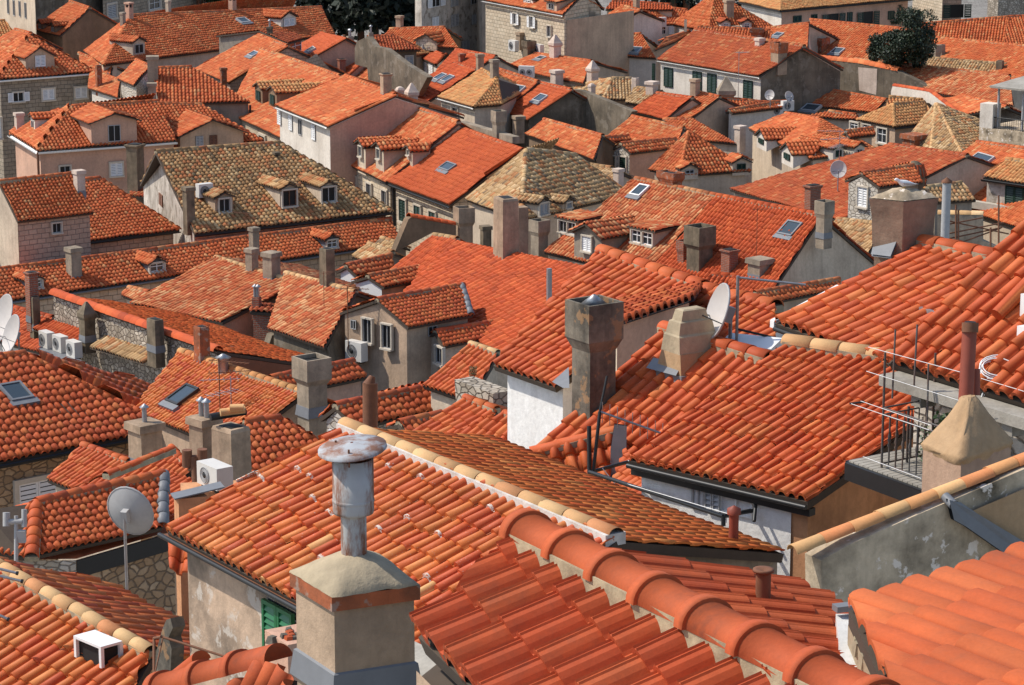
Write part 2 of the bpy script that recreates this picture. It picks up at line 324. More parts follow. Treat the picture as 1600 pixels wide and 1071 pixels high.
# ---------------------------------------------------------------- roof tiles
PROF={'kupa':lambda t:np.where(np.abs(t-.5)<.32,.30*np.sqrt(np.clip(1-((t-.5)/.32)**2,0,1))+.02,-.05*np.cos((t+.5)*2*math.pi/.72*.5)*0-.0),
 'roll':lambda t:np.where(np.abs(t-.5)<.36,.30*np.sqrt(np.clip(1-((t-.5)/.36)**2,0,1)),0.0),
 'flat':lambda t:.10*np.sqrt(np.clip(1-((t-.5)/.5)**2,0,1))}
def samples(prof,ns):
    if prof=='rib':
        t=np.array([0,.05,.09,.12,.17,.24,.31,.335,.36,.46,.485,.51,.60,.69,.75,.80,1.0])
        h=np.array([0,.0,.04,.16,.24,.30,.335,.385,.335,.335,.385,.335,.29,.18,.07,.0,0.])
        return t,h
    if prof=='flat':
        t=np.array([0,.02,.06,.15,.3,.5,.7,.85,.94,.98,1.0]); h=.24*np.clip(1-(np.abs(t-.5)/.5)**3.2,0,1); return t,h
    w=.34 if prof=='kupa' else .37
    if ns<=4: t=np.array([0,.5-w,.5-w*.55,.5+w*.55,.5+w,1.0]); h=np.array([0,.04,.27,.27,.04,0]); return t,h
    n=max(4,ns-2); a=np.linspace(math.pi,0,n+1)
    t=np.concatenate([[0],.5+w*np.cos(a),[1]]); h=np.concatenate([[-.02],.32*np.sin(a)*1.0+.01,[-.02]])
    return t,h
SEED=[0]
def lod(s): return 4 if s<52 else 7 if s<85 else 10 if s<170 else 14
def tiles(mb,pts,D,V,mat,per=.24,L=.36,ns=4,step=.017,jit=.75,prof='kupa',hs=1.0):
    pts=np.array(pts); O=pts[0]; N=np.cross(D,V); SEED[0]+=1; rs=np.random.RandomState(SEED[0])
    U=(pts-O)@D; Vv=(pts-O)@V; u0,u1=U.min(),U.max()
    if u1-u0<.05: return
    nc=max(1,int(round((u1-u0)/per))); per=(u1-u0)/nc
    t,h=samples(prof,ns); h=h*per*(1.18 if prof not in('flat','rib') else 1)*hs; nt=len(t)
    u=u0+(np.arange(nc)[:,None]+t[None,:])*per
    lo=np.full(u.shape,1e9); hi=np.full(u.shape,-1e9)
    for i in range(len(pts)):
        ua,ub,va,vb=U[i],U[(i+1)%len(pts)],Vv[i],Vv[(i+1)%len(pts)]
        if abs(ub-ua)<1e-7: continue
        mk=(u>=min(ua,ub)-1e-6)&(u<=max(ua,ub)+1e-6); vv=va+(u-ua)*(vb-va)/(ub-ua)
        lo=np.where(mk,np.minimum(lo,vv),lo); hi=np.where(mk,np.maximum(hi,vv),hi)
    bad=lo>hi; lo=np.where(bad,0,lo); hi=np.where(bad,0,hi)
    v0=lo.min(); nk=int(math.ceil((hi.max()-v0)/L))+1
    if nk<1 or nk>400: print('tiles: odd course count',nk); return
    off=v0-L*.5+(rs.rand(nc)-.5)*L*.35*jit+ (np.arange(nc)%2)*0.0+L*.5
    k=np.arange(-1,nk)
    vb0=k[None,:]*L+off[:,None]                                   # nc,nk
    lo3,hi3=lo[:,None,:],hi[:,None,:]
    b=np.clip(vb0[:,:,None],lo3,hi3); tp=np.clip(vb0[:,:,None]+L,lo3,hi3)
    deg=(tp-b)<1e-4
    w=np.clip(h/max(h.max(),1e-6),0,1)[None,None,:]
    jz=((rs.rand(*vb0.shape)-.5)*.03*jit)[:,:,None]*w
    ju=((rs.rand(*vb0.shape)-.5)*.03*jit)[:,:,None]*w
    hb=h[None,None,:]+step*(1-(b-vb0[:,:,None])/L)+jz; ht=h[None,None,:]*.95+step*(1-(tp-vb0[:,:,None])/L)+jz
    uu=np.broadcast_to(u[:,None,:],b.shape)
    fa=rs.rand(6)*6.28; sg=.022 if ns<=7 else .010
    def P(u_,v_,h_):
        s_=sg*(np.sin(u_*1.1+fa[0])*np.sin(v_*1.3+fa[1])+.6*np.sin(u_*2.6+v_*1.7+fa[2])+.5*np.sin(v_*3.1-u_*.9+fa[3]))
        return O+u_[...,None]*D+v_[...,None]*V+(h_+s_)[...,None]*N
    tw=((rs.rand(*vb0.shape)-.5)*.03*jit)[:,:,None]*w
    vbt=P(uu+ju+tw,b,hb); vtt=P(uu+ju-tw,tp,ht); vr=P(uu+ju+tw,b,hb-step*1.25-.25*h[None,None,:]*0-.006)
    sh=b.shape; n=b.size; idx=np.arange(n).reshape(sh)
    su,sv=rs.randint(0,500),rs.randint(0,500)
    uvx=np.broadcast_to((np.arange(nc)[:,None]+np.clip(t,0.003,.997)[None,:])[:,None,:],sh)+su
    kk=np.broadcast_to(k[None,:,None],sh)+sv
    uvb=np.stack([uvx,kk+np.clip((b-vb0[:,:,None])/L,.002,.997)],-1).reshape(-1,2); uvt=np.stack([uvx,kk+np.clip((tp-vb0[:,:,None])/L,.003,.997)],-1).reshape(-1,2)
    ok=~(deg[:,:,:-1]&deg[:,:,1:])&~(bad[:,None,:-1]|bad[:,None,1:])
    i0=idx[:,:,:-1][ok]; i1=idx[:,:,1:][ok]
    f1=np.stack([i0,i1,i1+n,i0+n],1); f2=np.stack([i0+2*n,i1+2*n,i1,i0],1)
    if len(f1)==0: return
    V3=np.concatenate([vbt.reshape(-1,3),vtt.reshape(-1,3),vr.reshape(-1,3)])
    mb.quads(V3,np.concatenate([f1,f2]),mat,np.concatenate([np.full(len(f1),prof!='rib'),np.zeros(len(f2),bool)]),np.concatenate([uvb,uvt,uvb]))
def ridge(mb,P,Q,r,mat,L=.42,n=6,mort=True,collar=0,mm='mort',sink=.35,tp=1.0):
    P,Q=np.asarray(P,float),np.asarray(Q,float); ln=np.linalg.norm(Q-P)
    if ln<.2: return
    d=(Q-P)/ln; S=nrm(np.cross(d,UP)); T=np.cross(S,d); k=max(1,int(round(ln/L))); L=ln/k
    a=np.linspace(0,math.pi,n+1); SEED[0]+=1; rs=np.random.RandomState(SEED[0]); se=rs.randint(0,900)
    for i in range(k):
        j=rs.rand(3)-.5; base=P+d*(i*L)-T*r*sink+S*j[0]*.02
        rows=[(0,r*(1+.06*tp)),(L*1.05,r*(1-.07*tp))] if not collar else [(-.02,r*.9),(-.02,r*1.16),(collar,r*1.16),(collar,r*1.0),(L*1.0,r*.95)]
        if not collar: rows=[(0,r*(1-.1*tp))]+rows
        vs=[];uvs=[]
        for q,(tt,rr) in enumerate(rows):
            vs.append(base+d*tt+(np.cos(a)[:,None]*S+np.sin(a)[:,None]*T*(.9+.0*j[1]))*rr); uvs.append(np.column_stack([np.linspace(.02,.98,n+1)*0+se+.5,np.full(n+1,i+se+.05+.9*q/len(rows))]))
        vs=np.vstack(vs); m=n+1; f=[];sm=[]
        for q in range(len(rows)-1):
            for c in range(n): f.append([q*m+c+1,q*m+c,(q+1)*m+c,(q+1)*m+c+1]); sm.append(q>0 if not collar else q in(1,3))
        mb.quads(vs,f,mat,sm,np.vstack(uvs))
    if mort:
        w=r*{'mort':.98,'wmort':1.3}.get(mm,1.03); mb.box(P-S*w-T*(r*sink+.10),S*2*w,d*ln,T*.125,mm)
HOUSES=[]
def setp(o,label=None,cat=None,group=None,kind=None):
    if label: o['label']=label
    if cat: o['category']=cat
    if cat and not kind: o['kind']='thing'
    if group: o['group']=group
    if kind: o['kind']=kind
def empty(name,loc):
    o=bpy.data.objects.new(name,None); o.location=Vector(loc); o.empty_display_size=.3
    bpy.context.scene.collection.objects.link(o); return o
class Wall:
    def __init__(s,A0,B0): s.O=A0; s.D=nrm(A(B0[0]-A0[0],B0[1]-A0[1],0)); s.N=A(s.D[1],-s.D[0],0)  # outward when seen left to right
    def hit(s,c,q):
        r=ray(c,q); return CAM+r*(((s.O-CAM)@s.N)/(r@s.N))
def poly_in(pts,mb,mat): mb.poly(pts,mat)
class H:
    """one house: an Empty at its base with roof, wall, window, chimney ... children"""
    def __init__(s,label,wall='w_pale',t='t_org',cat='house',name='house',group='tiled roof houses of the old town'):
        s.label,s.w,s.t,s.cat,s.name,s.group=label,wall,t,cat,name,group
        s.roof=MB(); s.rid=MB(); s.wall=MB(); s.kids=[]; s.base=None; s.W={}; s.pl=None; s.gut=MB(); HOUSES.append(s)
    def slope(s,pts,D,V,t=None,per=None,L=None,prof='kupa',step=.017,jit=.8,ns=None,slab=True,pp=None,hs=1.0):
        c=np.mean(pts,axis=0); sc=scl(c); mat=t or s.t
        dpx=sc*.64
        pd_=np.linalg.norm(np.subtract(proj(c+D*.5),proj(c-D*.5))); pv_=np.linalg.norm(np.subtract(proj(c+V*.5),proj(c-V*.5)))
        if pp: per,L=pp[0]/KZ/pd_,pp[1]/KZ/pv_
        per=per or (.205 if sc<60 else .2); L=L or .29
        if mat in('t_old','t_moss'): jit=.9
        tiles(s.roof,pts,D,V,mat,per,L,ns or lod(sc),step,jit,prof,hs)
        N=np.cross(D,V)
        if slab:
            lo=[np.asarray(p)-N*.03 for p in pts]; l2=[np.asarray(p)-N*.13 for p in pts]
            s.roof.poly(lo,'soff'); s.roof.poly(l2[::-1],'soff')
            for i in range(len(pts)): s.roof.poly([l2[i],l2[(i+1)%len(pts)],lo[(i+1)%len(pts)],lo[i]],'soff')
    def gable(s,c,e1,e2,r2,r1,z=-22.,pitch=None,t=None,hip='',zb=None,back=True,e0=None,e3=None,b1=None,b2=None,ov=.22,ovs=.1,wall=True,rt=None,rr=.13,
              backdrop=0.0,wt=None,caps='rh',rkw=None,chk=True,skirt=None,**kw):
        E1,E2=atz(c,e1,z),atz(c,e2,z); D=nrm(E2-E1); W=A(-D[1],D[0],0)
        if pitch is None:
            est=[]
            for e_,q_ in ((E1,r1),(E2,r2)):
                if hip: break
                r_=ray(c,q_); dn_=r_@D
                if abs(dn_)<.02: continue
                x_=CAM+r_*(((e_-CAM)@D)/dn_); run_=(x_-e_)@W
                if run_>.3: 
                    a_=math.degrees(math.atan2(x_[2]-e_[2],run_))
                    if 11<a_<36: est.append(a_)
            pitch=sum(est)/len(est) if est else 23.
        p=RAD(pitch); V=W*math.cos(p)+UP*math.sin(p)
        pl=Pl(E1,D,V); R1,R2=pl.hit(c,r1),pl.hit(c,r2); s.pl=pl
        run1,run2=(R1-E1)@W,(R2-E1)@W
        info='%-44s len %5.1f run %5.1f/%5.1f ridge %5.1f s %5.1f'%(s.label[:44],np.linalg.norm(E2-E1),run1,run2,np.linalg.norm(R2-R1),scl(E1))
        bad=run1<.3 or run2<.3 or max(run1,run2)>11 or abs(run1-run2)>2.5 or np.linalg.norm(E2-E1)>30
        if bad and chk: print('ODD',info)
        elif VERB: print('   ',info)
        zb2=E1[2]-backdrop
        B1=E1+W*2*run1 if b1 is None else atz(c,b1,z); B2=E2+W*2*run2 if b2 is None else atz(c,b2,z)
        if not hip or 'l' not in hip:
            B1=R1+W*(R1[2]-zb2)/math.tan(p) if b1 is None else B1; B1[2]=zb2
        if not hip or 'r' not in hip:
            B2=R2+W*(R2[2]-zb2)/math.tan(p) if b2 is None else B2; B2[2]=zb2
        if e0 is not None: B1=atz(c,e0,z)
        if e3 is not None: B2=atz(c,e3,z)
        if skirt: # cut the slope off: keep as given
            pass
        s.slope([E1,E2,R2,R1],D,V,t,**kw)
        one=np.linalg.norm(R1-R2)<.3
        bns=3 if scl(E1)<100 else 6
        def aux(pts,tt=None,**k):
            d=nrm(pts[1]-pts[0]); n=np.cross(pts[1]-pts[0],pts[2]-pts[0]); n=nrm(n)
            if n[2]<.15: return
            v=np.cross(n,d); s.slope(pts,d,v,tt or t,**k)
        if 'l' in hip: aux([B1,E1,R1],**kw)
        if 'r' in hip: aux([E2,B2,R2],**kw)
        if back:
            pts=[B2,B1,R1] if one else [B2,B1,R1,R2]
            aux(pts,**{**kw,'ns':bns})
        rm=rt or (t or s.t)
        rk=dict(n=6 if scl(R1)<85 else 10); rk.update(rkw or {})
        if 'r' in caps and not one: ru_=.045 if scl(R1)<85 else .085; ridge(s.rid,R2+UP*ru_,R1+UP*ru_,rr,rm,**rk)
        if 'h' in caps:
            if 'l' in hip: ridge(s.rid,E1,R1,rr*.9,rm,**{**rk,'mort':False}); ridge(s.rid,B1,R1,rr*.9,rm,**{**rk,'mort':False})
            if 'r' in hip: ridge(s.rid,E2,R2,rr*.9,rm,**{**rk,'mort':False}); ridge(s.rid,B2,R2,rr*.9,rm,**{**rk,'mort':False})
        if 'v' in caps:
            if 'l' not in hip: ridge(s.rid,E1,R1,rr*.8,rm,**{**rk,'mort':False})
            if 'r' not in hip: ridge(s.rid,E2,R2,rr*.8,rm,**{**rk,'mort':False})
        base=(E1+E2+B1+B2)/4; 
        g=GZ(base[1]) if zb is None else CAMZ+zb
        if s.base is None: s.base=A(base[0],base[1],g)
        ol='l' not in hip; orr='r' not in hip
        k=math.tan(p)
        a1=E1+W*ov+D*(ovs if ol else ov); a2=E2+W*ov-D*(ovs if orr else ov); c2=B2-W*ov-D*(ovs if orr else ov); c1=B1-W*ov+D*(ovs if ol else ov)
        zt=E1[2]+ov*k-.16
        if wall:
            wt=wt or s.w; zt2=zb2+ov*k-.16
            def V3(q,z_): return A(q[0],q[1],z_)
            def up(q,zz): return V3(q,zz)
            cs_=[(a1,a2,'f',zt,zt),(a2,c2,'r',zt,zt2),(c2,c1,'b',zt2,zt2),(c1,a1,'l',zt2,zt)]
            for q0,q1,nm,z0,z1 in cs_:
                ln=np.linalg.norm(q1-q0); 
                pts=[V3(q0,g-.3),V3(q1,g-.3),V3(q1,z1)]; 
                apex=None
                if nm=='r' and orr: apex=R2-D*ovs-UP*.16
                if nm=='l' and ol: apex=R1+D*ovs-UP*.16
                if apex is not None:
                    l2=np.linalg.norm((q1-q0)[:2]); d2=A(*((q1-q0)[:2]/l2),0); t2=min(.92,max(.08,((apex-q0)@d2)/l2)); on_=A(q0[0]+(q1-q0)[0]*t2,q0[1]+(q1-q0)[1]*t2,apex[2]); out_=(apex-on_)@A(d2[1],-d2[0],0); pts.append(on_ if out_>-.12 else apex)
                pts.append(V3(q0,z0))
                d=nrm(A(*(q1-q0)[:2],0)); s.wall.poly(pts,wt,[((q-q0)@d,q[2]) for q in pts])
                s.W[nm]=Wall(q0,q1)
        s.E1,s.E2,s.R1,s.R2,s.B1,s.B2,s.D,s.Wd,s.p=E1,E2,R1,R2,B1,B2,D,W,p
        return pl
    def shed(s,c,pts,z,eave=(0,1),pitch=20.,t=None,**kw):
        """a single sloping plane traced by its own outline; eave gives the two level corners"""
        E1,E2=atz(c,pts[eave[0]],z),atz(c,pts[eave[1]],z); D=nrm(E2-E1); W=A(-D[1],D[0],0); p=RAD(pitch)
        pl=Pl(E1,D,W*math.cos(p)+UP*math.sin(p)); P=[pl.hit(c,q) for q in pts]
        s.slope(P,pl.D,pl.V,t,**kw); s.pl=pl
        if s.base is None: b=np.mean(P,axis=0); s.base=A(b[0],b[1],GZ(b[1]))
        return pl,P
    def gutter(s,mat='white',which='f',r=.07):
        P,Q=(s.E1,s.E2) if which=='f' else (s.E2,s.B2) if which=='r' else (s.B1,s.E1)
        N=Wall(P,Q).N; P=P+N*.05-UP*.09; Q=Q+N*.05-UP*.09
        d=nrm(Q-P); n=6; a=np.linspace(math.pi,2*math.pi,n+1)
        row=[np.cos(x)*N*r+np.sin(x)*UP*r for x in a]
        v=[P+q for q in row]+[Q+q for q in row]; f=[[i,i+1,n+2+i,n+1+i] for i in range(n)]
        s.gut.quads(v,f,mat,True,np.zeros((len(v),2)))
        v2=[P+q*.85 for q in row]+[Q+q*.85 for q in row]; s.gut.quads(v2,[x[::-1] for x in f],mat,True,np.zeros((len(v2),2)))
    def face(s,which,mat,half=None):
        """re-clad one gable end with another finish, 2 cm proud"""
        w=s.W[which]; a,b=(s.E2,s.B2) if which=='r' else (s.B1,s.E1); R_=s.R2 if which=='r' else s.R1; o=w.N*.02
        oth={'r':'b','l':'f'}[which]; q0,q1=w.O,s.W[oth].O; g=s.base[2]
        q0=A(q0[0],q0[1],0); q1=A(q1[0],q1[1],0); t=((R_-q0)@w.D)/np.linalg.norm(q1-q0); m=q0+(q1-q0)*min(.9,max(.1,t)); out_=(A(R_[0],R_[1],0)-m)@w.N; m=m if out_>-.2 else A(R_[0],R_[1],0)-w.N*.1
        pts=[A(q0[0],q0[1],g),A(q1[0],q1[1],g),A(q1[0],q1[1],b[2]-.12),A(m[0],m[1],R_[2]-.2),A(q0[0],q0[1],a[2]-.12)]
        s.wall.poly([p+o for p in pts],mat,[((p-q0)@w.D,p[2]) for p in pts])
    # -- parts
    def kid(s,name,mb,subs=(),label=None): s.kids.append((name,mb,list(subs),label))
    def win(s,w,c,q,wp,hp,style='dark',sur=True,mat=None,label=None):
        """window with its centre at pixel q, wp x hp zoomed pixels, on wall w"""
        w=s.W[w] if isinstance(w,str) else w
        k=CR[c][2]; C=w.hit(c,q); sc=scl(C); ww=wp/k/sc/max(.35,abs(w.D[0])); hh=hp/k/sc/CS
        mb,subs=window_mesh(C,w.D,w.N,ww,hh,style,sur); s.kid('window',mb,subs,label)
    def chim(s,pl,c,q,top,wp,style='slab',mat='w_chim',cap=None,ratio=None,pipes=0,rot=0,d=1.0,flash=False,label=None,capmat=None):
        P=pl.hit(c,q) if not isinstance(pl,np.ndarray) else pl; k=CR[c][2]; sc=scl(P)
        D=s.D if hasattr(s,'D') else A(.87,.5,0)
        if rot: D=A(D[0]*math.cos(RAD(rot))-D[1]*math.sin(RAD(rot)),D[0]*math.sin(RAD(rot))+D[1]*math.cos(RAD(rot)),0)
        W=A(-D[1],D[0],0); dp=SN+.0
        w=wp/k/sc/(abs(D[0])+abs(W[0])*d); hgt=(q[1]-top)/k/sc/CS
        # the base pixel is the lowest corner of the shaft; move to its centre
        Cc=P+A(0,1,0)*(w*.45)*(0 if isinstance(pl,np.ndarray) else 1); Cc=A(Cc[0],Cc[1],P[2])
        mb,subs=chimney_mesh(Cc,D,W,w,w*d,max(.3,hgt),style,mat,ratio,pipes,capmat,flash,sc)
        s.kid('chimney',mb,subs,label); return Cc
    def dormer(s,pl,c,q,wp,hp,kind='gable',t=None,wall=None,win='dark',ps=10.,pd=24.,wsz=(.5,.6),rot=None,label=None,side=None,wy=.48,maxl=5.,roofw=.14):
        """dormer whose front wall meets the roof at pixel q (middle of its foot); wp x hp are the wall's zoomed pixels"""
        k=CR[c][2]; O=pl.hit(c,q); sc=scl(O); D,W=pl.D,pl.W; tp=math.tan(math.acos(min(1,abs(pl.N[2]))))
        w=wp/k/sc/max(.35,abs(D[0])); h=hp/k/sc/CS; t=t or s.t; wl=wall or s.w
        mb=MB(); rf=MB()
        fl,fr=O-D*w/2-UP*.25,O+D*w/2-UP*.25; ul,ur=O-D*w/2+UP*h,O+D*w/2+UP*h
        Lb=min(maxl,h/tp)
        if kind=='gable':
            rise=w/2*math.tan(RAD(pd)); ap=O+UP*(h+rise); Lr=min(maxl+1,(h+rise)/tp)
            mb.poly([fl,fr,ur,ap,ul],wl)
            for sd,(f0,u0) in ((1,(fr,ur)),(-1,(fl,ul))):
                pts=[f0,f0+W*Lb+UP*Lb*tp,u0+W*Lb,u0]; mb.poly(pts if sd>0 else pts[::-1],wl)
            o=roofw; cp=math.cos(RAD(pd)); sp=math.sin(RAD(pd))
            # right slope: eave runs away from the front
            for sd in (1,-1):
                e=O+D*sd*(w/2+o)+UP*(h-o*math.tan(RAD(pd))+.05); top=ap+UP*.06
                Le=max(.2,(h-o*math.tan(RAD(pd)))/tp)
                fr0=e-W*o; bk=e+W*Le; tf=top-W*o; tb=top+W*Lr
                V=nrm(-D*sd*cp+UP*sp)
                if sd>0: P_=[fr0,bk,tb,tf]; d_=W
                else: P_=[bk,fr0,tf,tb]; d_=-W
                tiles(rf,P_,d_,V,t,.23,.36,lod(sc),.03,.5)
                N=np.cross(d_,V); lo=[p-N*.03 for p in P_]; rf.poly(lo,'soff'); rf.poly([p-N*.09 for p in P_][::-1],'soff')
                for i in range(4): rf.poly([P_[i]-N*.09,P_[(i+1)%4]-N*.09,lo[(i+1)%4],lo[i]],'soff')
            ridge(rf,ap-W*o+UP*.06,ap+W*Lr+UP*.06,.10,t,n=5,mort=False)
        else:
            ps_=math.tan(RAD(ps)); Lr=min(maxl+2,h/max(.08,tp-ps_)); o=roofw
            mb.poly([fl,fr,ur,ul],wl)
            for sd,(f0,u0) in ((1,(fr,ur)),(-1,(fl,ul))):
                pts=[f0,O+D*sd*w/2+W*Lr+UP*(Lr*tp),u0]; mb.poly(pts if sd>0 else pts[::-1],wl)
            V=nrm(W+UP*ps_); e1=ul-D*o-W*o+UP*(.05-o*ps_); e2=ur+D*o-W*o+UP*(.05-o*ps_); P_=[e1,e2,e2+V*(Lr+o)*1.02/ (1),e1+V*(Lr+o)*1.02]
            tiles(rf,P_,D,V,t,.23,.36,lod(sc),.03,.5); N=np.cross(D,V)
            lo=[p-N*.03 for p in P_]; rf.poly(lo,'soff'); rf.poly([p-N*.1 for p in P_][::-1],'soff')
            for i in range(4): rf.poly([P_[i]-N*.1,P_[(i+1)%4]-N*.1,lo[(i+1)%4],lo[i]],'soff')
        subs=[('dormer_roof',rf)]
        if win:
            C=O+UP*h*wy; Nf=-W
            wins=win if isinstance(win,list) else [(0,win)]
            for off,st in wins:
                m2,ss=window_mesh(C+D*off*w,D,Nf,w*wsz[0],h*wsz[1],st,sc>30); 
                for nm,x in ss: merge(m2,x)
                subs.append(('window',m2))
        s.kid('dormer',mb,subs,label)
    def sky(s,pl,c,q,wp,lm,frame='greyp',open_=0):
        O=pl.hit(c,q); k=CR[c][2]; sc=scl(O); w=wp/k/sc/max(.35,abs(pl.D[0])); l=lm*.58
        D,V,N=pl.D,pl.V,pl.N; mb=MB(); pn=MB(); o=O-D*w/2-V*l/2
        f=.07; hgt=.17
        for (a,b,cx) in ((o,D*w,V*f),(o+V*(l-f),D*w,V*f),(o+V*f,D*f,V*(l-2*f)),(o+V*f+D*(w-f),D*f,V*(l-2*f))): mb.box(a,b,cx,N*hgt,frame)
        mb.box(o-V*.22-D*.08,D*(w+.16),V*.22,N*.13,'lead')
        pn.box(o+D*f+V*f+N*.08,D*(w-2*f),V*(l-2*f),N*.06,'sky_gl'); s.kid('skylight',mb,[('pane',pn)])
    def finish(s):
        root=empty(s.name,s.base); setp(root,s.label,s.cat,s.group); loc=np.array(s.base)
        if s.roof.v:
            r=s.roof.build('roof',root,loc)
            if s.rid.v: s.rid.build('ridge_tile',r,loc)
        elif s.rid.v: s.rid.build('coping',root,loc)
        if s.wall.v: s.wall.build('wall',root,loc)
        if s.gut.v: s.gut.build('gutter',root,loc)
        for nm,mb,subs,lab in s.kids:
            o=mb.build(nm,root,loc)
            if lab: o['label']=lab
            for n2,m2 in subs:
                if m2.v: m2.build(n2,o,loc)
        return root
def merge(a,b):
    for v,lv in zip([None],[None]): pass
    mp=[a.mat(m) for m in b.mats]
    a.v+=b.v; a.lv+=[x+a.n for x in b.lv]; a.lt+=b.lt; a.mi+=[np.array([mp[i] for i in x]) for x in b.mi]; a.sm+=b.sm; a.uv+=b.uv; a.n+=b.n
def louvre(mb,C,D,N,w,h,mat,n=7):
    """louvred shutter leaf centred on C: frame and tilted slats"""
    f=min(.06,w*.14)
    o=C-D*w/2-UP*h/2
    for a,b,c in ((o,D*f,UP*h),(o+D*(w-f),D*f,UP*h),(o+D*f,D*(w-2*f),UP*f),(o+D*f+UP*(h-f),D*(w-2*f),UP*f)): mb.box(a,b,c,N*.045,mat)
    hs=(h-2*f)/n
    for i in range(n):
        p=o+D*f+UP*(f+i*hs)+N*.012
        mb.box(p+N*.02,D*(w-2*f),UP*hs*.72-N*.026,N*.01+UP*.004,mat)
def window_mesh(C,D,N,w,h,style,sur=True):
    mb=MB(); subs=[]; o=C-D*w/2-UP*h/2
    if sur:
        f=max(.06,w*.11); mt='surr'
        for a,b,c,dd in ((o-D*f-UP*f*1.1,D*(w+2*f),UP*f*1.1,.17),(o-D*f+UP*h,D*(w+2*f),UP*f,.12),(o-D*f,D*f,UP*h,.11),(o+D*w,D*f,UP*h,.11)): mb.box(a-N*.02,b,c,N*(dd+.02),mt)
    pm='dark' if style in('dark','br','open_wh','open_gr') else 'glass'
    mb.box(o-N*.02,D*w,UP*h,N*.03,pm)
    fm={'dark':'greyp','br':'brownp','glass':'white','open_wh':'white','open_gr':'green'}.get(style)
    if style in('glass','br','open_wh','dark'):
        f=.035 if w>.5 else .025; n0=N*.012
        for a,b,c in ((o,D*w,UP*f),(o+UP*(h-f),D*w,UP*f),(o+UP*f,D*f,UP*(h-2*f)),(o+D*(w-f)+UP*f,D*f,UP*(h-2*f)),(o+D*(w/2-f/2)+UP*f,D*f,UP*(h-2*f))):
            if style=='dark' and a is not o: pass
            mb.box(a+n0,b,c,N*.035,fm)
        if style=='glass': mb.box(o+n0+D*f+UP*h*.58,D*(w-2*f),UP*.03,N*.033,fm)
    if style in('gr','wh','grey','bgr','brs'):
        mt={'gr':'green','wh':'white','grey':'greyp','bgr':'bgreen','brs':'brownp'}[style]
        for sd in (-1,1):
            s=MB(); louvre(s,C+D*sd*w/4+N*.03,D,N,w/2-.01,h-.01,mt,n=7 if h<1.2 else 11); subs.append(('shutter',s))
    if style in('open_wh','open_gr'):
        mt='white' if style=='open_wh' else 'green'
        for sd in (-1,1):
            s=MB(); louvre(s,C+D*sd*(w*.5+w*.27)+N*.11,D,N,w/2,h,mt,n=7); subs.append(('shutter',s))
    return mb,subs
